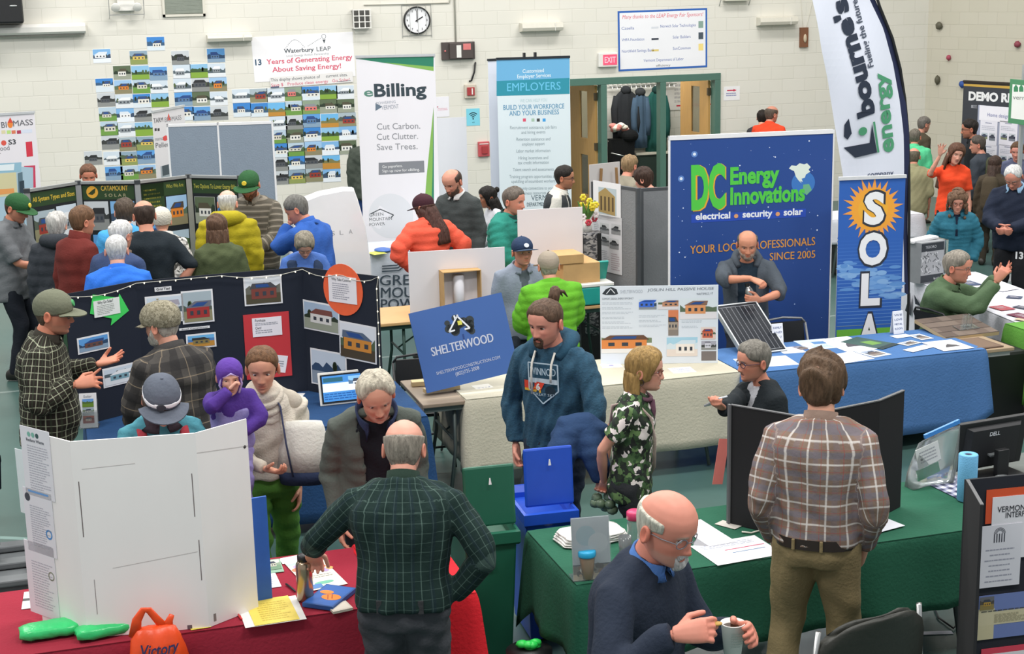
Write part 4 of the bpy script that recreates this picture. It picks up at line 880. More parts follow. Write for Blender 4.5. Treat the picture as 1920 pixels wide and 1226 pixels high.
for i in range(4):
    for k in range(11):
        u = k / 11; P = TRI[i] * (1 - u) + TRI[i + 1] * u; pts.append(P - TRI[2] + np.array([0, -.018, -.012 - .035 * abs(math.sin(u * math.pi * (2 if i % 2 else 1.0))) * (i != 1)]))
pts.append(TRI[4] - TRI[2] + np.array([0, -.02, 0]))
for k in range(1, 12): pts.append(TRI[4] - TRI[2] + np.array([-.015, -.02, -.08 * k]))
mb = MB(); mb.tube(pts, .0025, 5); mb.build('wire', WIRE, t)
for i, p in enumerate(pts):
    if i % 2 == 0 or i > 44:
        mb = MB(); mb.ell(p + np.array([0, -.004, -.004]), (.005, .005, .007), 6, 4); mb.build('bulb', mat('lit_bulb', 'fff4d6', .4, emit=1.2), t)
gk = 'photos pinned on the black board'
def pinned(B, box, kind, label, seed, tilt=0, border='e9e9ec', **k):
    S = onboard(B, *box, border, tilt=tilt); m_ = .012
    sky, far, gr, ho, ro, pn, _ = KINDS[kind]; d = dict(pos=(.5, .42), sz=(.62, .34), trees=2); d.update(k)
    S.photo(m_, m_, S.w - m_, S.h - m_, d.pop('sky', sky), d.pop('far', far), d.pop('ground', gr), d.pop('house', ho), d.pop('roof', ro or '333333'), d.pop('pos'), d.pop('sz'), d.pop('panel', pn), 1, seed, **d)
    return tag(S.place('photo_print'), label, 'photo', gk), S
pinned(TB[0], (146, 622, 203, 665), 'b', 'photo of a dark solar roof among trees under the green arrow', 1, R(0), house='6b4a42', trees=0)
pinned(TB[0], (194, 678, 252, 728), 'w', 'photo of snowy hills with a pale blue house lowest on the leftmost panel', 2, house='7fa8b5')
B0 = TB[0]
P = [B0.px(*p) for p in ((173, 552), (221, 558), (223, 550), (241, 582), (207, 610), (209, 597), (168, 588))]
mb = MB(); mb.prism([(x, z) for x, z in P], -.006, -.004); o = mb.build('paper_arrow', mat('bright_green_card', '3fd05e', .7), None, recalc=True); o.matrix_world = B0.M; tag(o, 'bright green paper arrow with a white note on the black board', 'paper arrow')
S = onboard(B0, 176, 556, 222, 596, 'e6eae6', .0075); S.text('Why Go Solar?', S.w * .15, S.h * .78, .022, '30343a', width=S.w * .6); S.lines(S.w * .12, S.w * .8, S.h * .7, S.h * .1, 6, '9aa09a'); tag(S.place('note'), 'white note on the green paper arrow', 'note')
S = onboard(TB[1], 290, 536, 321, 547, 'e9e9ec'); S.text('Grid Tied', S.w * .5, S.h * .28, S.h * .5, '22242a', 'c', .015, width=S.w * .8); tag(S.place('caption'), 'white Grid Tied caption strip on the black board', 'caption')
pinned(TB[1], (275, 550, 342, 608), 'w', 'photo of a white building behind the tweed cap', 3, house='d8d2cf', roof='a9a4b0', sz=(.8, .45))
_, S = pinned(TB[1], (343, 541, 398, 608), 'R', 'photo of a red barn with a solar roof under the Grid Tied strip', 4, house='a33433', sz=(.8, .35), pos=(.5, .3), roof='6d6f7c')
S.text('Commercial Array', S.w * .1, S.h * .9, .016, '33363c', width=S.w * .8, l=7); 
S = onboard(TB[1], 336, 610, 393, 620, 'e9e9ec'); S.text('Small Commercial', S.w * .5, S.h * .28, S.h * .5, '22242a', 'c', .01, width=S.w * .85); tag(S.place('caption'), 'white Small Commercial caption strip below the red barn photo', 'caption')
pinned(TB[1], (350, 622, 404, 655), 'Y', 'photo of a solar array on brown land lower on the second panel', 5, house='8a7a4a', far='4f7fb8')
pinned(TB[2], (459, 514, 527, 574), 'R', 'large photo of a dark red gambrel barn on the black board', 6, sky='dfe4ea', house='7d4038', roof='4a4a50', sz=(.72, .4), pos=(.52, .38), ground='4f4a38', far='6a6a60')
S = onboard(TB[2], 463, 583, 541, 712, 'c83a40', thick=.003); tag(S.place('card'), 'large red card with white notes on the black board', 'card')
S = onboard(TB[2], 474, 592, 527, 632, 'eeeaf0', .007); S.text('Purchase', S.w * .1, S.h * .8, .02, '30343a', width=S.w * .35); S.lines(S.w * .1, S.w * .9, S.h * .74, S.h * .58, 2, '8a8f9a'); S.text('Own!', S.w * .1, S.h * .4, .02, '30343a', width=S.w * .2); S.lines(S.w * .1, S.w * .9, S.h * .36, S.h * .15, 2, '8a8f9a', seed=3); tag(S.place('note'), 'white printed note at the top of the red card', 'note')
S = onboard(TB[2], 511, 662, 533, 696, 'eeeaf0', .007, tilt=R(12)); S.lines(S.w * .1, S.w * .8, S.h * .7, S.h * .3, 3, '8a8f9a'); tag(S.place('note'), 'tilted white note at the bottom of the red card', 'note')
B3 = TB[3]; a = B3.px(644, 543); rr_ = abs(B3.px(681, 543)[0] - a[0])
mb = MB(); mb.lathe([(rr_, 0), (rr_, .002)], n=36, M=MTR((a[0], -.004, a[1])) @ MRO(R(90), 4, 'X')); o = mb.build('paper_disc', mat('orange_card', 'f0653a', .7), None); o.matrix_world = B3.M; tag(o, 'orange paper disc with a white note on the black board', 'paper disc')
S = onboard(B3, 619, 521, 669, 564, 'eeeaee', .0075); S.text('Why Take Control?', S.w * .12, S.h * .82, .02, '30343a', width=S.w * .7); S.lines(S.w * .14, S.w * .75, S.h * .74, S.h * .1, 8, '9a9aa6', th=.006); tag(S.place('note'), 'white note on the orange paper disc', 'note')
pinned(B3, (570, 570, 635, 615), 'd', 'photo of a white house and dark trees under the orange disc', 7, R(2), sky='a9bdd4', house='dcdad6', roof='7a4a42')
pinned(B3, (638, 610, 704, 669), 'y', 'photo of an orange and yellow house with dormers on the rightmost panel', 8, R(2), house='d08a3a', roof='5a6a80', sz=(.8, .34), sky='dfe3ea', ground='4a4030')
_, S = pinned(B3, (585, 662, 649, 718), 'b', 'photo of a tall tilted solar tracker lowest on the rightmost panel', 9, R(1), sky='c9d6e4', house=None, ground='8a98a8'); q = S.w
S.poly([(q * .35, S.h * .2), (q * .62, S.h * .3), (q * .66, S.h * .62), (q * .5, S.h * .9)], '3a4654', 5)
a = atz(601, 762, ZT + .008); b = atz(690, 762, ZT + .008); d = b - a; wT = .36
t = thing('tablet', 'white framed tablet screen showing a blue snowy page on the navy table', 'tablet', a, R(2))
mb = MB(); mb.box(0, wT, -.0, .012, 0, .235, MRO(R(-14), 4, 'X')); mb.build('frame', WHT, t, bevel=.005)
S = Sheet(wT - .03, .205, '12161c', .002); S.rect(.012, .012, S.w - .012, S.h - .012, '3f7fc0', 1); S.rect(.012, .08, S.w - .012, .14, 'cfe2f2', 2); S.rect(.02, .15, .16, .18, '2a5a6a', 2); S.photo(.2, .08, .33, .18, '7fb2e0', '56708a', 'e8eef5', 'd8dde2', '3c4250', l=3); S.rect(.03, .09, .13, .13, 'f2f6fa', 3); S.lines(.02, .3, .07, .02, 3, '1f4f8e', l=2)
o = S.build('screen', t, .2, .6); o.location = (.015, -.003 * 0 - .003, .015); o.rotation_euler = (R(-14), 0, 0)
mb = MB(); mb.box(.1, wT - .1, .012, .09, 0, .01); mb.bar((wT / 2, .055, .15), (wT / 2, .085, .006), .06, .008); mb.build('stand', DARK, t)
S = paper((512, 757), (556, 757), (532, 737), ZT + .005); tag(S.place('paper'), 'white paper on the navy table beside the woman in cream', 'paper')
S = paper((528, 772), (545, 771), (532, 767), ZT + .005, '8fc48a'); tag(S.place('paper'), 'small green paper slip near the front of the navy table', 'paper')
P = atz(168, 802, ZT + .006)
t = thing('brochure_holder', 'clear stand holding a tall white brochure of house photos on the navy table', 'brochure holder', (P[0] - .06, P[1], ZT + .006), R(-8))
S = Sheet(.115, .235, 'e6e6e8', .008); S.text('Solar', .03, .205, .016, '8a8f9a', width=.055); S.photo(.02, .14, .095, .195, '6f9fd8', '56703f', '6f8f3a', None, l=1); S.photo(.02, .085, .095, .135, '9fb0b8', '6b7a5a', 'b8bfc2', 'd5d5d0', l=1, seed=2); S.photo(.02, .03, .095, .08, 'b05a4a', '7a3f3a', '8f4a4a', 'c9b0a0', l=1, seed=5)
o = S.build('brochure', t, .25); o.rotation_euler = (R(-16), 0, 0); o.location = (0, 0, .004)
mb = MB(); mb.box(-.006, .121, -.012, -.008, 0, .12, MRO(R(-16), 4, 'X')); mb.box(-.006, .121, .012, .016, 0, .2, MRO(R(-16), 4, 'X')); mb.box(-.006, .121, -.012, .09, 0, .004)
mb.build('holder', mat('clear_acrylic', 'f2f6f6', .08, trans=.95, var=0), t)
folding_table(2.3, 4.74, 9.93, 10.66, 'long wood topped folding table, its left end bare beside the navy table', z=.733, col='8f7f6e')
tablecloth(2.62, 4.75, 9.92, 10.67, ZT, (.55, .5, .3, .5), cloth('c6c0ad', var=.03), 'beige canvas cloth over the right part of the Shelterwood table', seed=5, wave=.006, corner=.05)
P = atz(805, 722, .735); mb = MB(); mb.box(-.13, .1, -.04, .04, 0, .035); o = mb.build('wood_block', mat('pine_wood', 'd9c08f', .6, aniso=(1, 9, 9)), None, bevel=.003); tag(sit(o, (P[0], P[1] + .02, .735), R(-8)), 'pale pine block on the bare left end of the Shelterwood table', 'wood block')
P = atz(838, 735, .735); mb = MB(); mb.box(-.17, .1, -.03, .03, 0, .03); o = mb.build('wood_block', mat('pine_wood', 'd9c08f', .6, aniso=(1, 9, 9)), None, bevel=.003); tag(sit(o, (P[0], P[1] + .02, .746), R(6)), 'pale pine strip under the lower edge of the blue Shelterwood sign', 'wood block')
p0 = atz(798, 738, .775); nrm = np.array([0, -math.cos(R(14)), math.sin(R(14))])
B = slabframe(atpl(766, 588, p0, nrm), atpl(940, 548, p0, nrm), p0, '3f63a3', .008)
for i, (tx, p0_, p1_, hh, bb) in enumerate((('SHELTERWOOD', (811, 668), (926, 640), 17, .035), ('SHELTERWOODCONSTRUCTION.COM', (819, 703), (938, 672), 6, .0), ('(802)735-2008', (855, 705), (899, 692), 7, .0))): B.ptext(tx, p0_, p1_, hh, 'c3c8da', bb)
rd = random.Random(2)
for i in range(26): B.pdisc(861 + rd.uniform(-24, 24), 605 + rd.uniform(-13, 17), rd.uniform(4, 9), '333a3e', 1, 9)
for a, b in (((842, 622), (858, 590)), ((856, 592), (881, 615)), ((842, 622), (853, 619)), ((881, 615), (871, 617)), ((853, 598), (851, 591))): B.line(B.px(*a), B.px(*b), .012, 'e6e9ee', 3)
B.prect(859, 600, 865, 610, 'd6d25a', 3); B.line(B.px(868, 626), B.px(870, 636), .012, '2a4580', 2)
tag(B.place('sign'), 'tilted blue SHELTERWOOD sign with a house and tree emblem', 'sign')
a, b, w_, rz = between((1125, 537), (1347, 534), 10.52)
B = Board(np.array([a[0], a[1], ZT + .006]), rz, w_, a[2] - ZT - .006, 'dfe6ef', .006)
B.ppoly([(1129, 551), (1136, 542), (1146, 538), (1156, 542), (1159, 551), (1152, 553), (1136, 553)], '33393f', 1); B.line(B.px(1137, 551), B.px(1145, 541), .006, 'e9edf2', 2); B.line(B.px(1145, 541), B.px(1153, 550), .006, 'e9edf2', 2); B.ptext('SHELTERWOOD', (1163, 550), (1205, 549), 6, 'b3bac4')
B.ptext('JOSLIN HILL PASSIVE HOUSE', (1214, 546), (1338, 543), 5, '767d88', 0, 2, .15); B.ptext('WAITSFIELD, VT', (1306, 553), (1337, 552), 4, '767d88'); B.ptext('COMFORT, DESIGN, ENERGY EFFICIENCY', (1129, 562), (1188, 561), 3.5, '767d88')
for i in range(6): B.plines(1129, 566 + i * 9, 1188, 572 + i * 9, 2, 'c0c9d4', 1, i)
for i in range(3): B.plines(1198, 590 + i * 9, 1250, 596 + i * 9, 2, 'c0c9d4', 1, 20 + i)
for i in range(2): B.plines(1278, 600 + i * 10, 1325, 606 + i * 10, 2, 'c0c9d4', 1, 30 + i)
B.pphoto(1198, 561, 1231, 580, 'b', 1, house='3f6fd8', roof='2f5fc8', sky='cfdceb', ground='8d949c', sz=(.9, .5)); B.pphoto(1234, 561, 1272, 580, 'O', 2, sky='dbe4ec', ground='e0dbe0', house='c58f70', roof='8a6a60', sz=(.8, .4)); B.pphoto(1275, 558, 1344, 598, 'O', 3, sky='dde6ec', ground='e6e2e6', house='e09a68', roof='8a6a5a', sz=(.55, .4), pos=(.42, .45)); 
B.pphoto(1253, 581, 1272, 629, 'R', 4, sky='d9825a', far='b5765a', ground='8a8078', house='a89a8c', roof='5a5048', sz=(1, .3)); B.pphoto(1128, 620, 1222, 662, 'O', 5, sky='dfe6ef', far='7a8a6a', ground='eceae8', house='e08a4a', roof='6a4a3a', sz=(.9, .4), pos=(.45, .4))
B.pphoto(1250, 632, 1308, 668, 'W', 6, sky='a9d3e6', far='d5e3ea', ground='e6d9cf', house='efe6dc', roof='cfe0ea', sz=(.6, .5), pos=(.6, .4)); B.pphoto(1314, 613, 1342, 636, 'O', 7, sky='e6d6cf', house='c5654a', roof='a5452f', ground='e0c9bf', sz=(.7, .5)); B.pphoto(1315, 639, 1343, 656, 'D', 8, sky='a9a9b5', house='e0e0ea', sz=(.4, .5), roof='8a8a95'); B.prect(1315, 658, 1343, 676, '7a7270')
tag(B.place('poster_board'), 'white JOSLIN HILL PASSIVE HOUSE poster board standing on the beige cloth', 'poster')
S = paper((1263, 700), (1306, 697), (1256, 690), ZT + .005, 'e6e6f0'); S.lines(.02, S.w - .02, S.h - .02, .02, 4, 'b9bdd0'); tag(S.place('paper'), 'white leaflet lying before the passive house poster', 'paper')
S = paper((1130, 690), (1168, 688), (1136, 682), ZT + .005, 'e9e6ea'); S.disc(S.w * .5, S.h * .5, .02, 'a9a5c8'); tag(S.place('paper'), 'white leaflet at the left foot of the passive house poster', 'paper')
S = paper((893, 730), (926, 726), (892, 722), ZT + .005, 'e4e0d4'); S.text('w o o d', .02, .02, .02, '6a78a0', width=S.w * .7); tag(S.place('paper'), 'small lettered slip on the beige cloth by the blue sign', 'paper')
folding_chair(2.52, 10.86, R(176), 'black folding chair behind the blue Shelterwood sign')
folding_table(4.76, 7.12, 9.86, 10.62, 'folding table under the blue cloth, its right end bare', z=.733, col='a08b70', leg='a9a9a6')
tablecloth(4.77, 6.84, 9.85, 10.64, ZT, (.62, .35, .3, .4), cloth('4a72a6', var=.04), 'blue cloth over the table before the DC banner', seed=2, wave=.006, corner=.03)
p = [np.array(q) for q in ((4.95, 10.78, 1.06), (5.32, 10.82, 1.06), (4.96, 10.33, ZT + .02))]
B = slabframe(*p, base='1b1f26', thick=.03, back='c9cccf')
t = thing('solar_panel', 'small black solar panel with silver lines leaning on the blue table', 'solar panel', (5.13, 10.6, ZT)); W_, H_ = B.w, B.h
for i in range(8): B.rect(W_ * (.1 + .113 * i), H_ * .05, W_ * (.1 + .113 * i) + .003, H_ * .95, '8f9297')
B.rect(.02, .02, W_ - .02, .024, '8f9297'); B.rect(.02, H_ - .024, W_ - .02, H_ - .02, '8f9297')
B.place('cell_glass', t, .2)
mb = MB()
for a in ((-.012, 0, 0, H_), (W_, W_ + .012, 0, H_), (-.012, W_ + .012, H_, H_ + .012), (-.012, W_ + .012, -.012, 0)): mb.box(a[0], a[1], -.004, .036, a[2], a[3])
o = mb.build('frame', ALU, t); o.matrix_basis = parent_matrix(t).inverted() @ B.M
mb = MB(); mb.bar((.0, .18, .28), (.02, .22, .005), .02); mb.bar((.17, .2, .28), (.17, .24, .005), .02); mb.build('prop', ALU, t)
S = upright((1257, 263), (1562, 250), 11.75, .05, '2b4b8f', .02, '9a9ca0')
for (x, y, r_) in [(1302, 289, 3), (1277, 335, 3)]: S.pdisc(x, y, r_, 'e6eefc', 2, 8); S.pdisc(x, y, r_ * 2, '5f86c8', 1, 12)
rd = random.Random(9)
for i in range(70): S.pdisc(rd.uniform(1265, 1556), rd.uniform(262, 600), rd.choice((.5, .7, .9, 1.4)), rd.choice(('cfdcf6', '9fb6e6', 'e9f0ff')), 1, 6)
S.prect(1296, 391, 1511, 418, '2c4fb4', 2)
S.ptext('DC', (1299, 391), (1362, 387), 76, 'e8a838', .05, 3); S.ptext('DC', (1296, 390), (1360, 386), 76, '55c84a', .045, 4)
S.ptext('Energy', (1369, 345), (1461, 340), 30, '55c84a', .04, 4); S.ptext('Innovations', (1369, 383), (1509, 375), 30, '55c84a', .04, 4)
S.pdisc(1506, 343, 22, '3f78c0', 1, 28); S.ppoly([(1479, 316), (1484, 310), (1493, 311), (1499, 306), (1508, 308), (1513, 306), (1520, 313), (1516, 318), (1519, 322), (1511, 327), (1509, 333), (1503, 335), (1505, 341), (1500, 339), (1503, 344), (1497, 338), (1492, 331), (1489, 321)], 'dfeadf', 2); S.ppoly([(1506, 346), (1517, 345), (1522, 356), (1512, 366), (1505, 358)], '6fb28a', 2)
for tx, x0, x1 in (('electrical', 1304, 1369), ('security', 1392, 1448), ('solar', 1469, 1505)): S.ptext(tx, (x0, 412 - (x0 - 1304) * .05), (x1, 412 - (x1 - 1304) * .05), 12, 'eef1f8', .03, 5)
for x in (1380, 1458): S.pdisc(x, 405 - (x - 1380) * .05, 4, 'e0a070', 5, 14)
S.ptext('YOUR LOCAL PROFESSIONALS', (1294, 476), (1528, 459), 15, 'dd9a4a', .015, 4); S.ptext('SINCE 2005', (1443, 488), (1528, 483), 14, 'dd9a4a', .015, 4)
t = thing('backdrop_banner', 'wide starry blue DC Energy Innovations banner behind the blue table', 'banner', (S.P0.x, S.P0.y, 0), math.atan2(S.M[1][0], S.M[0][0])); S.place('graphic', t, .4)
mb = MB(); mb.box(-.012, S.w + .012, -.006, .03, .05 + S.h, .085 + S.h); mb.build('top_rail', SIGNW, t); mb = MB(); mb.box(-.01, S.w + .01, -.08, .1, 0, .05); mb.build('base', ALU, t)
mb = MB(); mb.box(-.012, -.001, -.004, .026, .05, .085 + S.h); mb.box(S.w + .001, S.w + .012, -.004, .026, .05, .085 + S.h); mb.build('side_rail', SIGNW, t)
S = upright((1574, 336), (1698, 331), 11.15, .05, '2f62b5', .012, 'c9c9cc')
for i in range(26): q = min(1, i / 14); S.prect(1570, 440 + i * 6.6, 1690, 447.5 + i * 6.6, (.18 + .2 * q, .38 + .18 * q, .71 + .1 * q), .3 + i * .02)
rd = random.Random(4)
for i in range(70): x_ = rd.uniform(1580, 1686); S.pdisc(x_, 505 + .35 * (x_ - 1580) + rd.gauss(0, 14), rd.uniform(7, 18), rd.choice(('5f92d0', '6a9bd6', '76a4da', '86b0de')), 1 + i * .008, 16, ry=rd.uniform(1.5, 5))
S.prect(1568, 612, 1692, 640, '6fb53f', 1); S.prect(1568, 606, 1692, 612, '8a9a7a', .9)
cx, cy = 1637, 392
for i in range(28):
    a = i * 2 * math.pi / 28 + .06; r1 = 58 if i % 2 else 50
    S.ppoly([(cx + 38 * math.cos(a - .12), cy + 38 * math.sin(a - .12)), (cx + 38 * math.cos(a + .12), cy + 38 * math.sin(a + .12)), (cx + r1 * math.cos(a), cy + r1 * math.sin(a) * 1.06)], 'f0a04a', 2)
S.pdisc(cx, cy, 40, 'f2a63a', 2.5)
S.pdisc(cx, cy, 28, 'f0b03a', 3)
for ch, x, y, w_, h_ in (('S', 1619, 418, 38, 54), ('O', 1609, 494, 52, 54), ('L', 1613, 570, 36, 54), ('A', 1608, 646, 40, 54)):
    S.ptext(ch, (x - 3, y + 2.5), (x + w_ + 4, y + 1), h_ + 5, '2f3440', .06, 5); S.ptext(ch, (x, y), (x + w_, y - 1.5), h_, 'f0f0f2', .045, 7)
rollup(S, 'rollup_banner', 'narrow blue SOLAR banner with an orange sun burst', cap='e6e6e8')
def tent(px, py, label, rows):
    P = atz(px, py, ZT + .006); S = Sheet(.1, .19, 'e9ebf2', .003); t = thing('tent_card', label, 'sign', (P[0] - .05, P[1], ZT + .006), R(4), 'tent cards on the blue table')
    for i, r_ in enumerate(rows): S.text(r_, .05, .15 - i * .038, .016, '5f6f9a', 'c', .01, width=.075)
    o = S.build('face', t); o.rotation_euler = (R(-8), 0, 0)
    mb = MB(); mb.box(0, .1, 0, .003, 0, .19, MTR((0, .055, 0)) @ MRO(R(8), 4, 'X')); mb.build('rear_flap', SIGNW, t)
tent(1460, 651, 'white tent card beside the small solar panel', ('FAMILY', 'AND', 'LOCALLY', 'OWNED')); tent(1686, 626, 'white tent card before the SOLAR banner', ('WE', 'LOVE', 'METAL', 'ROOFS'))
PB = [((1398, 690), (1499, 683), (1420, 670), 'f2f2f6', 'white paper at the near left end of the blue table', 1), ((1470, 663), (1512, 660), (1470, 651), 'eef0f6', 'white paper under the left tent card', 0), ((1502, 656), (1522, 653), (1494, 649), '7a6f78', 'small dark brochure right of the left tent card', 2), ((1520, 656), (1580, 651), (1502, 638), 'c9dcf0', 'pale blue brochure before the folding chair', 3),
      ((1590, 660), (1650, 653), (1545, 635), 'f2f2f6', 'large white paper with a dark house in mid table', 4), ((1572, 683), (1640, 672), (1570, 663), 'f2f2f6', 'white paper behind the curly haired man', 1), ((1640, 670), (1672, 664), (1610, 658), 'd6dfec', 'pale leaflet beside the near white papers', 2), ((1655, 655), (1686, 645), (1608, 631), '3f5a52', 'dark green magazine before the SOLAR banner', 5),
      ((1682, 634), (1712, 630), (1680, 628), 'dfe6ee', 'small white card left of the shingle board', 0), ((1728, 637), (1751, 634), (1712, 627), 'e6e6e6', 'small white card beside the shingle board', 2), ((1702, 648), (1728, 642), (1694, 641), 'e9e6dc', 'cream card in front of the right tent card', 2), ((1712, 660), (1752, 650), (1716, 650), 'eceef4', 'torn white slip near the front of the blue table', 0), ((1770, 658), (1827, 652), (1746, 640), 'f2f2f6', 'white paper with a dark roof at the right end of the blue cloth', 4)]
for i, (bl, br, tl, c, lb, kd) in enumerate(PB):
    S = paper(bl, br, tl, ZT + .005 + .0004 * i, c); w_, h_ = S.w, S.h
    if kd == 1: S.lines(w_ * .1, w_ * .9, h_ * .9, h_ * .1, 10, 'b9bcc8', seed=i)
    if kd == 2: S.photo(w_ * .15, h_ * .15, w_ * .85, h_ * .85, '9aa6b8', '5a5f66', '8a8078', '7a6a60', seed=i)
    if kd == 3: S.rect(w_ * .4, h_ * .5, w_ * .8, h_ * .75, '5a86b8'); S.lines(w_ * .2, w_ * .8, h_ * .4, h_ * .1, 4, '9ab0cc')
    if kd == 4: S.poly([(w_ * .3, h_ * .3), (w_ * .8, h_ * .3), (w_ * .75, h_ * .45), (w_ * .55, h_ * .6), (w_ * .4, h_ * .45)], '4f4d50'); S.lines(w_ * .2, w_ * .6, h_ * .9, h_ * .7, 3, 'b9bcc8')
    if kd == 5: S.poly([(w_ * .3, h_ * .35), (w_ * .75, h_ * .3), (w_ * .8, h_ * .6), (w_ * .4, h_ * .7)], '6f9a4a'); S.rect(0, 0, w_, h_ * .15, '2a3a3a', 2)
    tag(S.place('paper'), lb, 'paper', 'papers on the blue table')
folding_chair(5.72, 10.95, R(178), 'black folding chair behind the blue table', metal='8a8c8e')
B = slabframe(atz(1715, 599, .82), atz(1813, 588, .82), atz(1752, 636, ZT + .012), '6b5d54', .03, 'b9a27c')
for i in range(4):
    z = B.h * i / 4; B.rect(0, z, B.w, z + .012, '3d332d', 1); x = -.05 + .03 * i
    rd = random.Random(i)
    while x < B.w: q = x + rd.uniform(.07, .12); B.rect(max(0, x), z + .012, min(B.w, q) - .002, z + B.h / 4, rd.choice(('6f6259', '665950', '73665c', '5f534b')), 1.2); x = q
tag(B.place('shingle_board', None, .9), 'brown shingle sample board leaning at the right end of the blue table', 'roof sample')
S = paper((1830, 654), (1882, 648), (1800, 636), .736, '6a5648', .008); S.rect(.02, .02, S.w - .02, S.h - .02, '75604f'); tag(S.place('roof_sample', None, .8), 'flat brown roofing sample on the bare table end', 'roof sample')
t = thing('snow_guard', 'clear plastic snow guard bracket on the brown shingle board', 'bracket', B.M @ Vector((B.w * .58, -.006, B.h * .34))); ACR = mat('clear_acrylic', 'f2f6f6', .08, trans=.95, var=0)
t.rotation_euler = B.M.to_euler()
mb = MB(); mb.box(-.1, .1, -.006, 0, -.05, .05); mb.build('base_plate', ACR, t, bevel=.002); mb = MB(); mb.box(-.025, .025, -.11, -.006, .0, .006); mb.box(-.03, -.024, -.11, -.006, -.03, .03); mb.box(.024, .03, -.11, -.006, -.03, .03); mb.build('upright_fin', ACR, t, bevel=.002)
YF = 12.0
FL = [(1519, -45), (1521, 0), (1535, 90), (1551, 150), (1561, 200), (1572, 262), (1582, 325), (1590, 400), (1600, 560)]
FR = [(1630, -45), (1643, 0), (1668, 55), (1686, 120), (1696, 185), (1702, 250), (1704, 325), (1704, 400), (1703, 560)]
o0 = aty(1600, 560, YF); o0 = np.array([o0[0], YF, 0.])
t = thing('feather_flag', 'tall white feather flag lettered energy with a navy edge behind the SOLAR banner', 'flag', o0)
B = Board(o0, 0, 1, 1, slab=False)
def flagwave(x, y, z): return (x, y + .03 * math.sin(3 * x + 4 * z) * max(0, 1 - x * 1.0) + .012 * math.sin(9 * x - 3 * z), z)
B.bend = flagwave
L_ = [B.px(*p) for p in FL]; R_ = [B.px(*p) for p in FR]
def itp(A, z):
    zs = [a[1] for a in A][::-1]; return float(np.interp(z, zs, [a[0] for a in A][::-1]))
zt = min(L_[0][1], R_[0][1]); zb = max(L_[-1][1], R_[-1][1])
zz = np.linspace(zb, zt, 46)
for i in range(45):
    za, zc_ = zz[i], zz[i + 1]
    for j in range(12):
        f = lambda u, z: itp(L_, z) * (1 - u) + itp(R_, z) * u
        u0, u1 = j / 13.0, (j + 1) / 13.0
        B.poly([(f(u0, za), za), (f(u1, za), za), (f(u1, zc_), zc_), (f(u0, zc_), zc_)], 'dfe3f0', 0)
    B.poly([(f(12 / 13, za), za), (itp(R_, za), za), (itp(R_, zc_), zc_), (f(12 / 13, zc_), zc_)], '232a4a', 0)
B.LIFT = .004
B.ptext("bourne's", (1637, 212), (1588, -5), 34, '2c3546', .05, 2); B.ptext('energy', (1675, 283), (1659, 133), 28, '4f9a72', .03, 2); B.ptext('Fueling the future', (1634, 124), (1610, -2), 12, '4a5262', .02, 2)
for p in ((1583, 234), (1590, 222), (1597, 250), (1590, 262), (1583, 256)),: B.ppoly(p, '2c3546', 2)
B.ppoly([(1583, 277), (1632, 268), (1634, 233), (1646, 286), (1606, 296)], '2c3546', 2); B.pdisc(1617, 246, 8, '4f9a72', 3); B.line(B.px(1637, 228), B.px(1648, 286), .02, '4f9a72', 3)
B.ptext('company', (1630, 333), (1675, 328), 10, '3f4a66', .01, 2)
B.place('flag_cloth', t, .8)
mb = MB(); mb.tube([np.array([itp(R_, z) + .004, 0, z]) for z in np.linspace(.1, zt, 14)], .013, 8); mb.build('pole', DARK, t, True)
mb = MB(); mb.lathe([(.2, 0), (.2, .03), (.03, .05), (.03, .14)], (itp(R_, .2), 0, 0)); mb.build('base', DARK, t)
wa, wb = atz(1692, 517, .742), atz(1880, 595, .742)
u = wb - wa; Lw = np.linalg.norm(u); rz = math.atan2(u[1], u[0])
u /= Lw; nv = np.array([-u[1], u[0], 0])   # to the right of the table front
WT = lambda a, b, z=.0: wa + u * a + nv * b + np.array([0, 0, z])
Lw = 2.3
x0_, y0_ = 0, 0
def oriented(o, p, r_): o.location = tuple(map(float, p)); o.rotation_euler = (0, 0, r_); return o
ft = folding_table(0, Lw, .02, .78, 'folding table under the white cloth at the right'); c_ = WT(Lw / 2, .4); ft.location = (c_[0], c_[1], 0); ft.rotation_euler = (0, 0, rz)
tc_ = tablecloth(0, Lw, .02, .78, .735, (.66, .66, .5, .66), cloth('dcdde6', var=.03), 'white cloth printed with dark house logos over the right hand table', seed=4, wave=.005); oriented(tc_, (wa[0], wa[1], 0), rz)
B = Board(WT(0, -.03) * [1, 1, 0], rz, 1, 1, slab=False)
B.ppoly([(1697, 582), (1707, 548), (1708, 592)], '262d38', 1); B.ppoly([(1714, 552), (1727, 574), (1716, 570)], '262d38', 1); B.ppoly([(1716, 594), (1718, 582), (1722, 580), (1726, 582), (1728, 594)], '2d5560', 1); B.ppoly([(1731, 570), (1736, 573), (1738, 592), (1733, 594)], '262d38', 1)
for x, y in ((1858, 676), (1846, 650), (1742, 618)): B.pdisc(x, y, 9, '2c4a44', 1, 12)
o = B.place('cloth_lettering', None, .8); tag(o, 'dark leaf shaped logos on the front of the white tablecloth', 'lettering')
P = atz(1735, 527, .742)
t = thing('brochure_display', 'black and silver box display with a grey photo on the white table', 'display', (P[0], P[1], .746), R(12))
mb = MB(); mb.box(-.17, .14, -.1, .1, 0, .4); mb.build('box', mat('grey_card', '8f9296', .5), t, bevel=.004)
S = Sheet(.29, .38, '9fa1a5', .002); S.rect(0, .3, .29, .38, '2c3138'); S.rect(0, 0, .29, .07, '2c3138'); S.text('TESORO', .05, .33, .025, 'b9bcc2', width=.14)
rd = random.Random(3)
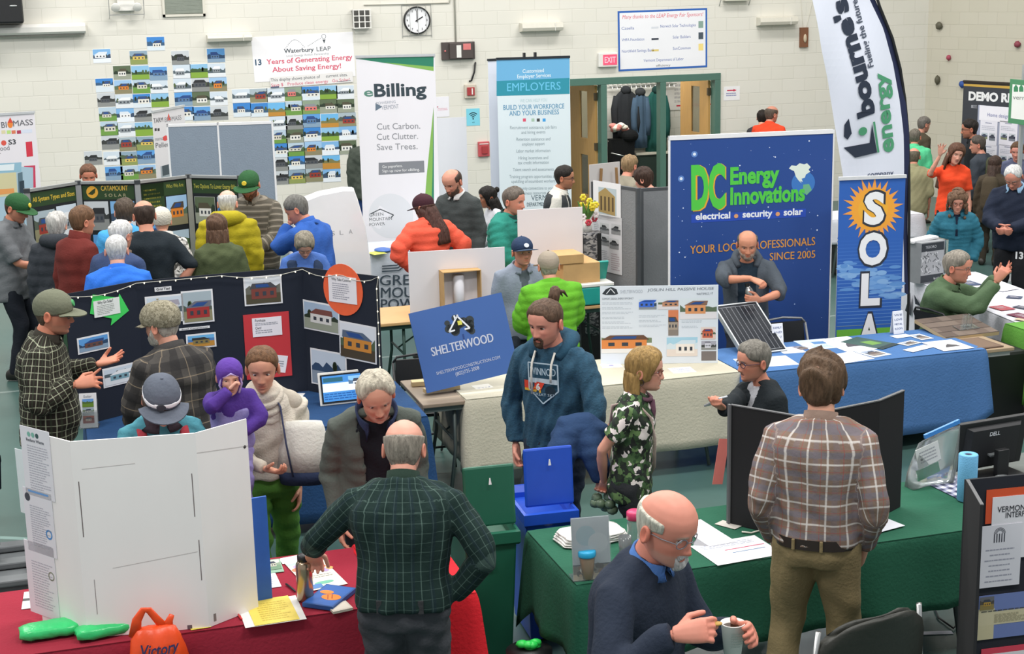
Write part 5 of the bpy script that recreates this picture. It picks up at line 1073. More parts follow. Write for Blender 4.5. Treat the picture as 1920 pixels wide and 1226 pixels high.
for i in range(40): a, b_ = rd.uniform(0, .26), rd.uniform(.08, .27); S.line((a, b_), (a + rd.uniform(-.05, .05), b_ + rd.uniform(.01, .04)), .008, rd.choice(('6f7276', 'c9cbce', '4f5256')), 1 + .05 * i)
S.text('by night', .17, .02, .02, 'e6e6e6', width=.09); o = S.build('printed_front', t); o.location = (-.165, -.103, .01)
mb = MB(); mb.rings([[(.145, -.11, z), (.185, -.1, z), (.205 + .02 * math.sin(z * 6), .1, z), (.15, .11, z)] for z in (0, .1, .2, .3, .4)]); mb.build('side_pocket', mat('clear_acrylic', 'f2f6f6', .08, trans=.95, var=0), t)
mb = MB(); mb.box(-.17, .16, -.02, .1, .4, .42, MRO(R(-4), 4, 'Y')); mb.build('lid_flap', SIGNW, t)
for i, (bl, br, tl, c, lb) in enumerate((((1818, 535), (1842, 533), (1815, 526), '44526e', 'dark blue pad at the back of the white table'), ((1886, 558), (1914, 560), (1884, 553), '46506a', 'dark notebook on the white table beside the seated man'), ((1878, 582), (1905, 579), (1876, 572), 'b0505a', 'red brochure under the elbow of the seated man'), ((1897, 575), (1925, 580), (1893, 569), '4a4f60', 'dark printed leaflet at the right edge of the white table'), ((1886, 589), (1930, 600), (1898, 583), '6f3048', 'maroon folder at the right edge of the white table'), ((1850, 540), (1880, 546), (1858, 530), 'e9e9ee', 'white papers behind the seated man')) ):
    S = paper(bl, br, tl, .746 + .0005 * i, c); S.lines(S.w * .2, S.w * .8, S.h * .8, S.h * .3, 3, 'd0c9cf', seed=i); tag(S.place('brochure'), lb, 'brochure', 'brochures on the white table')
o = tablecloth(7.52, 8.3, 9.75, 10.55, .745, (.55, .5, .5, .62), cloth('5f9a3f', var=.06), 'bright green cloth over a table cut by the right edge', seed=6, wave=.03); folding_table(7.54, 8.3, 9.77, 10.53, 'small table under the bright green cloth at the right edge')
S = paper((1900, 598), (1935, 604), (1898, 594), .752, 'c9b79c'); tag(S.place('brochure'), 'tan paper on the bright green cloth', 'paper')
mb = MB(); mb.box(-.6, .55, -.25, .25, .02, .6); o = mb.build('storage_tote', mat('black_tote', '121314', .5), None, bevel=.03); tag(sit(o, (6.95, 10.35 + .1, 0)), 'black tote stored under the bare right end of the blue table', 'storage box')
def wallside(px0, px1, Y0, z0, base, **k): return upright(px0, px1, Y0, z0, base, **k)
S = wallside((1807, 153), (1903, 158), 19.5, .05, '3a3d44', back='2c2e33')
S.ppoly([(1807, 157), (1903, 162), (1903, 167), (1807, 161)], 'c9a24a', 1); S.ppoly([(1807, 150), (1903, 155), (1903, 161), (1807, 156)], '3c332c', .8); S.ptext('DEMO RIDE', (1816, 187), (1920, 193), 15, 'e9e9ea', .05, 3); S.ptext('E R A', (1821, 202), (1880, 205), 5, '9a9ca4', .02)
rollup(S, 'rollup_banner', 'black DEMO banner with a gold stripe before the climbing wall', cap='3a332c')
a, b, w_, rz = between((1834, 197), (1922, 204), 18.2)
t = thing('display_panel', 'blue grey Home design display board with six printed sheets', 'display panel', (a[0], a[1], 0), rz); B = Board(np.array([a[0], a[1], .55]), rz, w_, a[2] - .55, '9a9fb4', .02); B.place('panel', t)
mb = MB(); mb.box(.01, .04, -.02, .04, 0, .55); mb.box(w_ - .04, w_ - .01, -.02, .04, 0, .55); mb.build('foot', ALU, t)
S = onboard(B, 1836, 203, 1910, 225, 'eceaf2'); S.text('Home design', S.w * .22, S.h * .3, .05, '6f74a8', width=S.w * .55); tag(S.place('poster'), 'white Home design heading sheet on the blue grey board', 'poster', 'sheets on the Home design board')
for i, (bx, lb) in enumerate((((1837, 228, 1871, 271), 'upper left'), ((1873, 229, 1909, 272), 'upper right'), ((1837, 273, 1870, 312), 'lower left'), ((1872, 274, 1908, 312), 'lower right'))):
    S = onboard(B, *bx, 'e6e4ee'); S.lines(S.w * .3, S.w * .7, S.h * .95, S.h * .85, 1, '8f92a8'); S.lines(S.w * .08, S.w * .9, S.h * .8, S.h * .6, 3, 'b3b5c4', seed=i); S.photo(S.w * .1, S.h * .25, S.w * .45, S.h * .5, 'b9c3cc', '4a4f66', '8a9070', '50556f', seed=i); S.photo(S.w * .55, S.h * .22, S.w * .9, S.h * .52, 'c9ccd4', '33364a', '7a7f8a', '4a4c5a', seed=i + 9); tag(S.place('poster'), lb + ' printed sheet of small photos on the Home design board', 'poster', 'sheets on the Home design board')
S = upright((1894, 148), (1960, 154), 15.6, 1.9, '4f8f66', .02); w_, h_ = S.w, S.h; S.rect(.06, .06, w_ - .06, h_ - .06, 'f0f2ee'); S.ptext('vermont', (1899, 186), (1945, 189), 8, '8a908c', .01)
for x in (1901, 1911, 1921): S.ppoly([(x, 172), (x, 164), (x + 4, 158), (x + 8, 164), (x + 8, 172)], '3f8a5f', 2)
t = thing('hanging_sign', 'white vermont sign in a green frame at the right edge', 'sign', (S.P0.x, S.P0.y, 0), math.atan2(S.M[1][0], S.M[0][0])); S.place('sign_face', t); mb = MB(); mb.box(.2, .24, .03, .07, 0, 2.6); mb.build('pole', ALU, t); mb = MB(); mb.box(.02, .42, -.15, .25, 0, .03); mb.build('base', ALU, t)
folding_table(8.9, 10.3, 16.3, 16.95, 'small folding table among the people by the climbing wall'); tablecloth(8.89, 10.31, 16.29, 16.96, .74, (.3, .3, .3, .3), cloth('d0d2da'), 'pale cloth over the small table by the climbing wall', seed=8)
mb = MB(); mb.box(-.4, .4, -.25, .25, .01, .5); o = mb.build('storage_tote', mat('black_tote', '121314', .5), None, bevel=.03); tag(sit(o, (9.6, 16.65, 0)), 'black tote under the small table by the climbing wall', 'storage box')
# ================================================================ red table in front
folding_table(-.8, 1.68, 6.55, 7.28, 'folding table under the red cloths')
CRIM = cloth('982739', var=.04)
tablecloth(-.81, 1.7, 6.52, 7.31, ZT, (.6, .6, .5, .6), CRIM, 'crimson cloth over the front left table', seed=7)
tablecloth(1.3, 1.73, 6.5, 7.33, ZT + .009, (.5, .5, .4, 0.012), cloth('d8232e', var=.03), 'bright red cloth over the right end of the crimson table', seed=9, wave=.02)
WH = mat('white_corrugated_board', 'dcd6d3', .75, var=.03, scale=3)
wp = [atz(45, 806, 1.68), atz(131, 828, 1.68), atz(366, 812, 1.68), atz(462, 785, 1.68)]
t = thing('trifold_board', 'white cardboard trifold seen from behind on the crimson table', 'display board', (wp[1][0], wp[1][1], ZT + .008))
WB = []
for i in range(3):
    p, q = wp[i], wp[i + 1]; d = q - p; rz = math.atan2(d[1], d[0]); B = Board(np.array([p[0], p[1], ZT + .008]), rz, math.hypot(d[0], d[1]), 1.68 - ZT - .008, 'f2eeec', .007); WB.append(B); w_, h_ = B.w, B.h
    if i == 1: B.rect(.02, h_ * .52, .024, h_ * .8, '6a5f5f'); B.rect(w_ - .03, h_ * .58, w_ - .026, h_ * .8, '7a7070'); B.rect(w_ - .02, h_ * .25, w_ - .016, h_ * .46, '7a6f70'); B.rect(.05, h_ * .12, .053, h_ * .3, '9a9090'); B.line((.04, h_ * .86), (w_ * .5, h_ * .87), .003, 'cbc5c3'); B.line((w_ * .25, h_ * .35), (w_ * .95, h_ * .4), .003, 'cbc5c3'); B.rect(w_ * .82, .0, w_ * .86, .02, '6f5f68')
    if i == 2: B.line((0, h_ * .9), (w_, h_ * .86), .004, 'c9c3c1'); B.rect(w_ * .1, h_ * .02, w_ * .15, h_ * .06, '8a7f7a'); B.disc(w_ - .02, h_ * .86, .008, '3a3535')
    B.place('panel', t, .8)
for i, (y0, y1, lb) in enumerate(((810, 925, 'uppermost'), (927, 1030, 'middle'), (1028, 1145, 'lowest'))):
    dx = (y0 - 810) * .04; S = onboard(WB[0], 50 + dx, y0, 92 + dx, y1, 'e6e4ea', .001); w_, h_ = S.w, S.h
    S.lines(w_ * .2, w_ * .92, h_ * .75, h_ * .1, 18, 'b5b4bf', th=.004, seed=i)
    if i == 0:
        for k, c in enumerate(('7fb8a8', '7fb8a8', '3f5a5a')): S.disc(w_ * (.3 + .14 * k), h_ * .9, .012, c)
        S.text('Reduce Waste', w_ * .2, h_ * .8, .014, '5a5f6a', 'l', .02, width=w_ * .6)
    elif i == 1: S.rect(w_ * .2, h_ * .95, w_ * .9, h_ * .98, '6f9fd8'); S.disc(w_ * .15, h_ * .86, .02, '4a4a55'); S.ring(w_ * .8, h_ * .35, .024, .008, '4f8fd0')
    else: S.ring(w_ * .85, h_ * .6, .022, .006, '8a907a')
    tag(S.place('paper_sheet'), lb + ' printed white sheet on the left wing of the white trifold', 'paper', 'sheets on the white trifold')
S = onboard(WB[0], 33, 850, 50, 962, 'dfe8ea', -.02); tag(S.place('paper_sheet'), 'pale sheet sticking out left of the white trifold', 'paper')
p = atz(468, 1120, ZT + .01); q_ = atz(484, 955, 1.3)
mb = MB(); mb.box(-.02, .16, .0, .012, 0, .52); o = mb.build('foam_board', mat('blue_foam', '2f62b8', .6), None); tag(sit(o, (wp[3][0] - .08, wp[3][1] + .06, ZT + .008), R(8)), 'blue board standing behind the right wing of the white trifold', 'board')
mb = MB(); mb.box(-.004, .02, -.001, .001, 0, .05, MRO(R(25), 4, 'Y')); o = mb.build('paper_slip', SIGNW, None); tag(sit(o, (wp[3][0] + .03, wp[3][1] + .09, ZT + .46)), 'white paper corner at the top of the blue board', 'paper')
GB = mat('green_plastic_film', '35c873', .3, var=.08, bump=.4, bscale=25)
def softbox(w_, d_, h_, seed, m, name):
    rd = random.Random(seed); mb = MB(); rs = []
    for k in range(13):
        x = -w_ / 2 + w_ * k / 12; e = 1 - .35 * abs(2 * k / 12 - 1) ** 6
        rs.append([(x + rd.uniform(-.004, .004), d_ / 2 * e * math.copysign(abs(math.cos(a)) ** .6, math.cos(a)) + rd.uniform(-.003, .003), h_ / 2 + h_ / 2 * e * math.copysign(abs(math.sin(a)) ** .7, math.sin(a)) + rd.uniform(-.003, .003)) for a in np.arange(16) * math.pi / 8])
    mb.rings(rs); return mb.build(name, m, None, True)
P = atz(96, 1190, ZT + .01); tag(sit(softbox(.27, .13, .06, 1, GB, 'plastic_package'), P + np.array([0, .0, 0]), R(2)), 'bright green plastic package at the near left of the crimson table', 'package')
P = atz(200, 1188, ZT + .01); tag(sit(softbox(.27, .1, .06, 2, GB, 'plastic_package'), P + np.array([.0, -.01, 0]), R(10)), 'bright green plastic package tucked behind the orange bag', 'package')
P = atz(272, 1205, ZT)
t = thing('shopping_bag', 'orange plastic shopping bag with dark lettering on the near edge of the crimson table', 'bag', (aty(270, 1140, 6.4)[0] + .04, 6.4, aty(265, 1140, 6.4)[2] - .3))
ORG = mat('orange_plastic_film', 'f0501f', .35, var=.05, bump=.3, bscale=18)
rs = []
for k, (z, a, b_) in enumerate(((0, .12, .06), (.03, .135, .075), (.1, .12, .07), (.16, .105, .05), (.2, .09, .03), (.21, .06, .012))):
    rs.append([(a * math.cos(q) * (1 + .08 * math.sin(5 * q + k)), b_ * math.sin(q) * (1 + .15 * math.sin(7 * q)), z) for q in np.arange(28) * math.pi / 14])
mb = MB(); mb.rings(rs); mb.build('bag_body', ORG, t, True)
mb = MB(); mb.tube([(-.09, 0, .17), (-.075, -.01, .25), (-.045, -.012, .295), (-.02, -.01, .29), (.01, 0, .24), (.045, .0, .19)], [.028, .022, .016, .016, .018, .022], 10, flat=.45, up=(0, 1, 0)); mb.build('handle', ORG, t, True)
mb = MB(); mb.tube([(.05, .0, .18), (.065, 0, .225), (.078, 0, .25)], [.03, .016, .012], 8, flat=.4, up=(0, 1, 0)); mb.build('handle', ORG, t, True)
S = Sheet(.2, .1, slab=False); S.text('Victory', -.08, .1, .05, '35305a', 'l', .02, width=.17, slant=.2); S.bend = lambda x, y, z: (x, -.088 + x * x * 2.6 + abs(z - .07) * .2, z); o = S.build('lettering', t)
zz_ = ZT + .008
def pap(bl, br, tl, c, label, cat='paper', name='paper', th=.0015, dz=0, fn=None, grp='papers on the crimson table'):
    S = paper(bl, br, tl, zz_ + dz, c, th)
    if fn: fn(S, S.w, S.h)
    return tag(S.place(name), label, cat, grp)
pap((460, 1177), (575, 1160), (441, 1132), 'efece6', 'white paper under the yellow sheet', dz=0)
pap((478, 1173), (562, 1160), (466, 1127), 'ecd45f', 'yellow sheet of faint print near the edge of the crimson table', dz=.003, fn=lambda S, w, h: S.lines(w * .2, w * .9, h * .85, h * .1, 9, 'd3bb4f'))
pap((486, 1105), (528, 1099), (484, 1078), 'e9e9ef', 'white printed note beside the blue board', dz=0, fn=lambda S, w, h: S.lines(w * .1, w * .8, h * .85, h * .2, 5, 'b5b8c4'))
pap((485, 1077), (533, 1071), (483, 1052), '8fb39a', 'green and white picture leaflet at the back of the crimson table', dz=.002, fn=lambda S, w, h: S.photo(w * .3, h * .2, w * .95, h * .95, 'c9d0c4', '8a9a84', '6f8f74', 'b9b9a8'))
pap((530, 1057), (553, 1053), (502, 1052), 'eef0f2', 'white leaflet at the back edge beside the resting hand', dz=.001)
def drawing(S, w, h):
    rd = random.Random(4); S.rect(0, h * .8, w, h, 'eef0ee'); S.rect(0, h * .74, w, h * .8, 'b9d6c9', .8)
    for i in range(16): S.disc(w * rd.uniform(.05, .95), h * rd.uniform(.45, .7), rd.uniform(.012, .03), rd.choice(('e8937a', 'e9b06a', 'b9a0d0', 'e6a6b5', 'd9825f')), 1 + i * .1, 9)
    S.disc(w * .5, h * .15, .05, '6fb59a', 1, 16, .02); S.rect(0, h * .03, w * .4, h * .14, '4f7fb8', 1.2); S.lines(w * .1, w * .9, h * .38, h * .28, 2, '9a9a8a')
pap((582, 1108), (652, 1094), (562, 1040), 'f0ead9', "child's colourful crayon drawing under the steel flask", 'drawing', 'drawing', dz=.002, fn=drawing)
def book(S, w, h): S.rect(.008, .008, w - .008, h - .008, '2f62ae', 1); S.disc(w * .42, h * .38, .035, 'f0872f', 2, 16, .05); S.disc(w * .62, h * .68, .022, 'f0872f', 2.2, 14, .036); S.line((w * .35, h * .3), (w * .55, h * .45), .006, 'b0551f', 3); S.line((w * .3, h * .4), (w * .5, h * .55), .006, 'b0551f', 3)
pap((624, 1138), (668, 1102), (596, 1107), '24508f', 'blue picture book with an orange figure beside the steel flask', 'book', 'book', .02, .003, book)
pap((625, 1147), (662, 1139), (628, 1130), 'cfc4b5', 'tan book under the blue picture book', 'book', 'book', .012, 0, lambda S, w, h: S.rect(.01, .01, w - .01, h - .01, 'd9cfc0'))
pap((812, 1072), (832, 1068), (806, 1048), 'e9e6e2', 'white cards on the bright red cloth right of the man in green plaid', 'card', 'card', dz=.012, fn=lambda S, w, h: [S.rect(0, h * (.3 + .35 * k), w, h * (.33 + .35 * k), '8a4a4a') for k in (0, 1)])
pap((816, 1127), (838, 1122), (808, 1108), 'e6dfb0', 'cream card at the near edge of the bright red cloth', 'card', 'card', dz=.012)
pap((358, 1181), (396, 1175), (354, 1172), 'e9d85a', 'yellow sticky note at the foot of the white trifold', 'note', 'sticky_note', dz=.001, fn=lambda S, w, h: S.disc(w * .5, h * .5, .006, '7a7a30'))
pap((40, 1142), (66, 1139), (44, 1110), 'dcdcdc', 'white folded leaflets left of the white trifold', dz=0, fn=lambda S, w, h: S.rect(0, h * .45, w, h * .6, '4a4a4a'))
P = atz(545, 1103, zz_); mb = MB(); mb.tube([(-.015, .05, .006), (.0, 0, .006), (.012, -.05, .006), (.016, -.065, .004)], [.005, .005, .005, .001], 8); tag(sit(mb.build('pen', DARK, None, True), P), 'black pen lying on the crimson table beside the yellow sheet', 'pen')
P = atz(450, 1158, zz_); mb = MB(); mb.tube([(-.004, .03, .005), (.004, -.03, .005)], .005, 8); tag(sit(mb.build('pen', mat('red_marker', 'd8302f', .4), None, True), P), 'short red marker left of the yellow sheet', 'pen')
P = atz(573, 1124, zz_)
t = thing('vacuum_flask', 'tall steel flask standing on the crimson table under the resting hand', 'flask', P)
mb = MB(); mb.lathe([(.034, 0), (.04, .006), (.04, .16), (.037, .185), (.028, .2)], n=28); mb.build('flask_body', mat('bronze_steel', 'b59f86', .25, .85, .03), t, True)
mb = MB(); mb.lathe([(.027, .2), (.03, .202), (.03, .225), (.02, .232)], n=24); mb.build('cap', DARK, t, True)
t = thing('storage_crate', 'grey plastic crate lid with knobs left of the white trifold', 'crate', (-.6, 8.75, 0))
GCR = mat('grey_plastic', '6b6f71', .55)
mb = MB(); mb.box(-.5, .35, -.3, .3, .02, .34); mb.build('body', GCR, t, bevel=.02)
for y in (-.29, .0, .29): mb = MB(); mb.box(-.52, .37, y - .05, y + .05, .345, .385); mb.build('lid_bar', GCR, t, bevel=.01)
for x in (-.3, -.02, .26): mb = MB(); mb.box(x - .04, x + .04, -.32, .32, .387, .41); mb.build('lid_bar', GCR, t, bevel=.01)
for x, y in ((.02, .02), (-.02, -.29)): mb = MB(); mb.lathe([(.035, .41), (.03, .47), (.045, .48), (.045, .5)], (x, y, 0)); mb.build('knob', mat('dark_knob', '333637', .5), t, True)
for i, (x, y, rz) in enumerate(((-1.0, 10.5, 30), (-.75, 9.35, 70))): folding_chair(x, y, R(rz), ('black folding chair at the left edge behind the plaid shirt', 'black folding chair at the left edge above the grey crate')[i])
mb = MB(); mb.box(-.3, .3, -.2, .2, .01, .75); o = mb.build('storage_tote', mat('teal_tote', '2f7f7a', .5), None, bevel=.02); tag(sit(o, (-1.55, 14.3, 0)), 'teal cloth covered box at the left edge behind the man in grey', 'storage box')
# ================================================================ green table, bins, right front
folding_table(2.25, 4.68, 6.48, 7.2, 'folding table under the dark green cloth', leg='4a4c4e')
tablecloth(2.23, 4.7, 6.44, 7.23, ZT, (.42, .45, .4, .42), cloth('285f49', var=.05), 'dark green cloth over the front right table', seed=11, wave=.022, corner=.16)
GT = ZT + .008
folding_table(4.72, 6.4, 6.75, 7.5, 'grey folding table carrying the monitor', col='5b625f')
def bin_(tx, ty, col, deep, label, lidlabel):
    t = thing('recycling_bin', label, 'bin', (tx, ty, 0), R(-3)); m = mat('bin_' + col, col, .4, var=.03); W_, D_, H_ = .29, .5, .78
    mb = MB(); mb.rings([[(x * W_ / 2 * k, y * D_ / 2 * k, z) for x, y in ((-1, -1), (1, -1), (1, 1), (-1, 1))] for k, z in ((.78, .01), (.97, H_ - .06))], cap=True); mb.build('bin_body', m, t, bevel=.012)
    mb = MB(); o_ = [(x * W_ / 2 * 1.08, y * D_ / 2 * 1.06) for x, y in ((-1, -1), (1, -1), (1, 1), (-1, 1))]
    rs = [[(x * k, y * k, z) for x, y in o_] for k, z in ((.95, H_ - .075), (1, H_ - .06), (1, H_), (.9, H_ + .003), (.8, H_ - .03), (.78, H_ - .12))]
    mb.rings(rs, cap=False); mb.build('rim', m, t)
    mb = MB(); mb.box(-W_ * .4, W_ * .4, -D_ * .4, D_ * .4, H_ - .14, H_ - .125); mb.build('paper_fill', SIGNW, t)
    mb = MB(); mb.box(-W_ / 2 * .97, W_ / 2 * .97, -.012, .012, 0, .33, MTR((.02, -D_ / 2 + .1, H_ + .005)) @ MRO(R(-6), 4, 'X')); l_ = mb.build('lid', m, t, bevel=.02)
    mb = MB(); mb.prism([(-.008, .0), (.008, 0), (.003, .035), (-.003, .035)], -.015, -.0125, MTR((.02, -D_ / 2 + .1, H_ + .24)) @ MRO(R(-6), 4, 'X')); mb.build('keyhole', SIGNW, l_)
    mb = MB(); mb.box(-.025, .01, -D_ / 2 - .003, -D_ / 2 + .004, H_ - .2, H_ - .1); mb.build('label_plate', SIGNW, t); return t
bin_(2.02, 7.42, '1d5f48', .5, 'dark green recycling bin with its lid up left of the green table', '')
bin_(2.42, 7.62, '1f4fc0', .5, 'blue recycling bin with its lid up behind the green table', '')
t = thing('folded_towels', 'stack of folded white towels on the left end of the green table', 'towel', atz(1095, 1018, GT), R(6))
for k in range(4):
    o = softbox(.38 - .015 * k, .22, .014, k, mat('white_towel', 'e9e6e2', .95, bump=.5, bscale=120), 'towel_fold'); o.parent = t; o.location = (.06, .04, .012 * k)
P = atz(1078, 1092, GT)
t = thing('photo_stand', 'clear stand with a pale photo of rocks at the left front of the green table', 'photo stand', (P[0], P[1] + .02, GT), R(-6))
S = Sheet(.19, .31, 'cdd2d8', .004); S.rect(.012, .09, .178, .3, 'd3d9de'); S.disc(.07, .22, .05, 'bcd3dc', 1.2); S.disc(.13, .18, .05, 'dfe3e6', 1.4); S.rect(0, .0, .19, .075, '8a7f76', 1); S.rect(0, .0, .19, .03, 'd9c4a8', 1.3); S.rect(.0, .072, .19, .078, '5a6068', 2)
rd = random.Random(8)
for i in range(22): S.disc(rd.uniform(.02, .17), rd.uniform(.02, .07), rd.uniform(.006, .016), rd.choice(('c9a88a', '5a4f4a', 'd9cfc4', '8f6f60')), 2 + i * .05, 8)
o = S.build('photo', t, .2); o.rotation_euler = (R(-8), 0, 0)
mb = MB(); mb.box(-.004, .194, -.008, -.005, 0, .315, MRO(R(-8), 4, 'X')); mb.box(-.004, .194, -.008, .09, -.002, .002); mb.build('stand', mat('clear_acrylic', 'f2f6f6', .08, trans=.95, var=0), t)
P = atz(1098, 1079, GT)
t = thing('sample_jar', 'jar of brown liquid with a bright blue lid before the photo stand', 'jar', (P[0] - .004, P[1] - .03, GT))
mb = MB(); mb.lathe([(.03, 0), (.034, .004), (.04, .11), (.04, .12)], n=24); mb.build('jar_body', mat('brown_liquid_jar', '9a8570', .2, var=.05, coat=.5), t, True)
mb = MB(); mb.lathe([(.044, .115), (.046, .12), (.046, .14), (.04, .147)], n=24); mb.build('lid', mat('cyan_plastic', '2aa8d8', .35), t, True)
mb = MB()
for i in range(7): mb.ell((rd.uniform(.07, .12), rd.uniform(-.02, .02), .012), (.025, .018, .012), 9, 6)
tag(sit(mb.build('stone', mat('pebble_tan', 'b58f78', .7, var=.2), None, True), (P[0], P[1] - .03, GT)), 'tan pebbles beside the blue lidded jar', 'stones')
P = atz(1133, 1078, GT); mb = MB(); mb.ell((0, 0, .018), (.045, .028, .018), 14, 8); tag(sit(mb.build('stone', mat('pebble_grey', 'a8a29c', .6, var=.2), None, True), P + np.array([.0, -.055, 0])), 'flat grey stone beside the tan pebbles', 'stones')
P = atz(1190, 1030, GT)
t = thing('water_bottle', 'clear water bottle with a pink lid behind the bald man', 'bottle', P)
mb = MB(); mb.lathe([(.035, 0), (.038, .005), (.038, .15), (.033, .165)], n=24); mb.build('bottle_body', mat('clear_bottle', 'cfd4d6', .08, trans=.8, var=.02), t, True)
mb = MB(); mb.lathe([(.036, .165), (.042, .168), (.042, .205), (.034, .212)], n=24); mb.build('lid', mat('pink_plastic', 'd8406f', .35), t, True)
P = atz(1172, 1040, GT); t = thing('drinking_glass', 'clear drinking glass beside the pink lidded bottle', 'glass', P); mb = MB(); mb.lathe([(.026, 0), (.03, .004), (.034, .1), (.032, .1), (.028, .01), (.0, .008)], n=24); mb.build('glass_wall', mat('clear_bottle', 'cfd4d6', .08, trans=.8, var=.02), t, True)
zz_ = GT
GG = 'papers on the green table'
pap((1346, 1060), (1470, 1038), (1304, 1022), 'f2f2f5', 'white papers with a red line behind the bald man', dz=0, grp=GG, fn=lambda S, w, h: (S.rect(w * .35, h * .55, w * .95, h * .58, 'd0607a'), S.rect(w * .4, h * .4, w * .9, h * .42, '5a86b0'), S.lines(w * .1, w * .9, h * .9, h * .7, 3, 'b0b4c4')))
pap((1330, 1024), (1380, 1015), (1305, 975), 'f0f0f4', 'white paper fanned out left of the black trifold', dz=.003, grp=GG)
pap((1300, 1022), (1332, 1024), (1296, 1004), '9a9a9f', 'grey printed strip behind the glasses of the bald man', dz=.001, grp=GG)
pap((1340, 982), (1378, 992), (1352, 974), 'c9c4bb', 'pale leaflet under the left foot of the black trifold', dz=.001, grp=GG)
pap((1637, 1001), (1697, 985), (1616, 986), 'eceef6', 'white envelope on the green table right of the khaki trousers', dz=.006, grp=GG, fn=lambda S, w, h: S.rect(w * .1, h * .2, w * .22, h * .4, '5a6a7a'))
pap((1615, 1010), (1640, 1006), (1612, 994), 'e6e6ea', 'white slip under the envelope', dz=0, grp=GG)
P = atz(1415, 1000, GT); mb = MB(); mb.tube([(-.06, .03, .006), (-.02, -.0, .006), (.05, .02, .006), (.12, .01, .006), (.1, .04, .006)], .005, 7); tag(sit(mb.build('cable', CREAM, None, True), P), 'short cream cable at the foot of the black trifold', 'cable')
bp = [atz(1370, 760, 1.41), atz(1500, 782, 1.41), atz(1650, 752, 1.41), atz(1696, 733, 1.41)]
t = thing('trifold_board', 'black trifold board seen from behind on the green table', 'display board', (bp[1][0], bp[1][1], GT)); BF = mat('grey_board_edge', '5f6062', .6)
for i in range(3):
    p, q = bp[i], bp[i + 1]; d = q - p; rz = math.atan2(d[1], d[0]); w_ = math.hypot(d[0], d[1]); z1 = 1.41 - GT
    B = Board(np.array([p[0], p[1], GT]), rz, w_, z1, '1d1d1f', .012, back='1d1d1f'); B.place('panel', t, .9)
    mb = MB(); M_ = MTR((p[0] - bp[1][0], p[1] - bp[1][1], 0)) @ MRO(rz, 4, 'Z')
    mb.box(0, w_, -.003, .015, z1, z1 + .006, M_); mb.build('edge_strip', BF, t)
mb = MB(); mb.box(-.012, 0, -.01, .014, 0, 1.41 - GT + .006); o = mb.build('edge_strip', BF, t); o.location = (bp[0][0] - bp[1][0], bp[0][1] - bp[1][1], 0)
S = Board((4.42, 6.79, GT), 0, 0, 0, slab=False); g = paper((1806, 940), (1900, 925), (1742, 899), GT, '353a58', .002)
n = 12
for i in range(n):
    for j in range(n):
        a = g.w / n; b_ = g.h / n; k = (i % 2) + (j % 2)
        if k: g.rect(i * a, j * b_, (i + 1) * a, (j + 1) * b_, 'e9e9f0' if k == 2 else '9a9cb5')
tag(g.place('cloth'), 'small blue and white gingham cloth under the paper towel roll', 'cloth')
P = atz(1812, 937, GT + .003)
t = thing('paper_towel_roll', 'light blue paper towel roll standing on the gingham cloth', 'paper towels', P)
mb = MB(); mb.lathe([(.05, 0), (.053, .004), (.053, .264), (.05, .268), (.022, .268), (.02, .262), (.02, .1)], n=32, cap=False); mb.build('roll', mat('blue_paper_towel', '6fb2dc', .85, bump=.3, bscale=150), t, True)
mb = MB(); mb.lathe([(.02, .262), (.019, .266), (.017, .262), (.017, .05)], n=24, cap=False); mb.build('core', mat('grey_core', '6a6a80', .7), t)
P = atz(1704, 915, GT)
t = thing('zip_bag', 'clear zip bag of papers with a blue zip standing on the green table', 'bag', P, R(6))
FILM = mat('clear_film', 'dfe6e6', .12, trans=.85, var=.02)
mb = MB(); mb.rings([[(x + .06 * z, (d_ if y > 0 else -d_) + .02 * math.sin(12 * x), z * .26 + x * .25 * z) for x, y in ((0, -1), (.1, -1), (.2, -1), (.28, -1), (.28, 1), (.2, 1), (.1, 1), (0, 1))] for z, d_ in ((0, .04), (.3, .045), (.6, .03), (.9, .012), (1, .004))]); mb.build('film', FILM, t, True)
mb = MB(); mb.box(.1, .35, -.008, .008, -.008, .016, MTR((.0, 0, .265)) @ MRO(R(-14), 4, 'Y')); mb.build('zip', mat('blue_zip', '3f86d0', .35), t)
S = Sheet(.16, .12, 'dcdcda', .003); S.lines(.02, .14, .1, .02, 4, 'a5a5aa'); S.disc(.03, .05, .008, '55555a'); o = S.build('paper', t); o.location = (.05, -.02, .11); o.rotation_euler = (0, R(-14), 0)
S = Sheet(.15, .06, '3f9a72', .003); o = S.build('paper', t); o.location = (.06, -.005, .04); o.rotation_euler = (0, R(-14), 0)
P = atz(1790, 882, .86); a, b, w_, rz = between((1801, 797), (1925, 777), 7.15)
t = thing('monitor', 'black computer monitor seen from behind at the right edge', 'monitor', (a[0], a[1], .742), rz); hm = a[2] - .742
mb = MB(); Mt = MTR((0, 0, hm)) @ MRO(R(10), 4, 'X')
mb.box(0, .5, -.0, .03, -.31, 0, Mt); mb.build('screen_case', DARK, t, bevel=.006)
mb = MB(); mb.rings([[Mt @ Vector(p) for p in ((.05 + k, -.001 - y, -.29 + k * .4), (.45 - k, -.001 - y, -.29 + k * .4), (.45 - k, -.001 - y, -.03 - k * .4), (.05 + k, -.001 - y, -.03 - k * .4))] for k, y in ((0, 0), (.03, .03))]); mb.build('rear_housing', mat('black_plastic_matte', '202124', .6), t)
S = Sheet(.1, .05, slab=False); S.text('DELL', 0, 0, .024, 'd5d8dc', 'l', .03, width=.075); o = S.build('lettering', t); o.matrix_local = Mt @ MTR((.2, -.032, -.085))
mb = MB(); mb.box(.21, .29, -.06, -.031, -.21, -.2, Mt); mb.build('carry_handle', mat('grey_plastic', '6b6f71', .55), t)
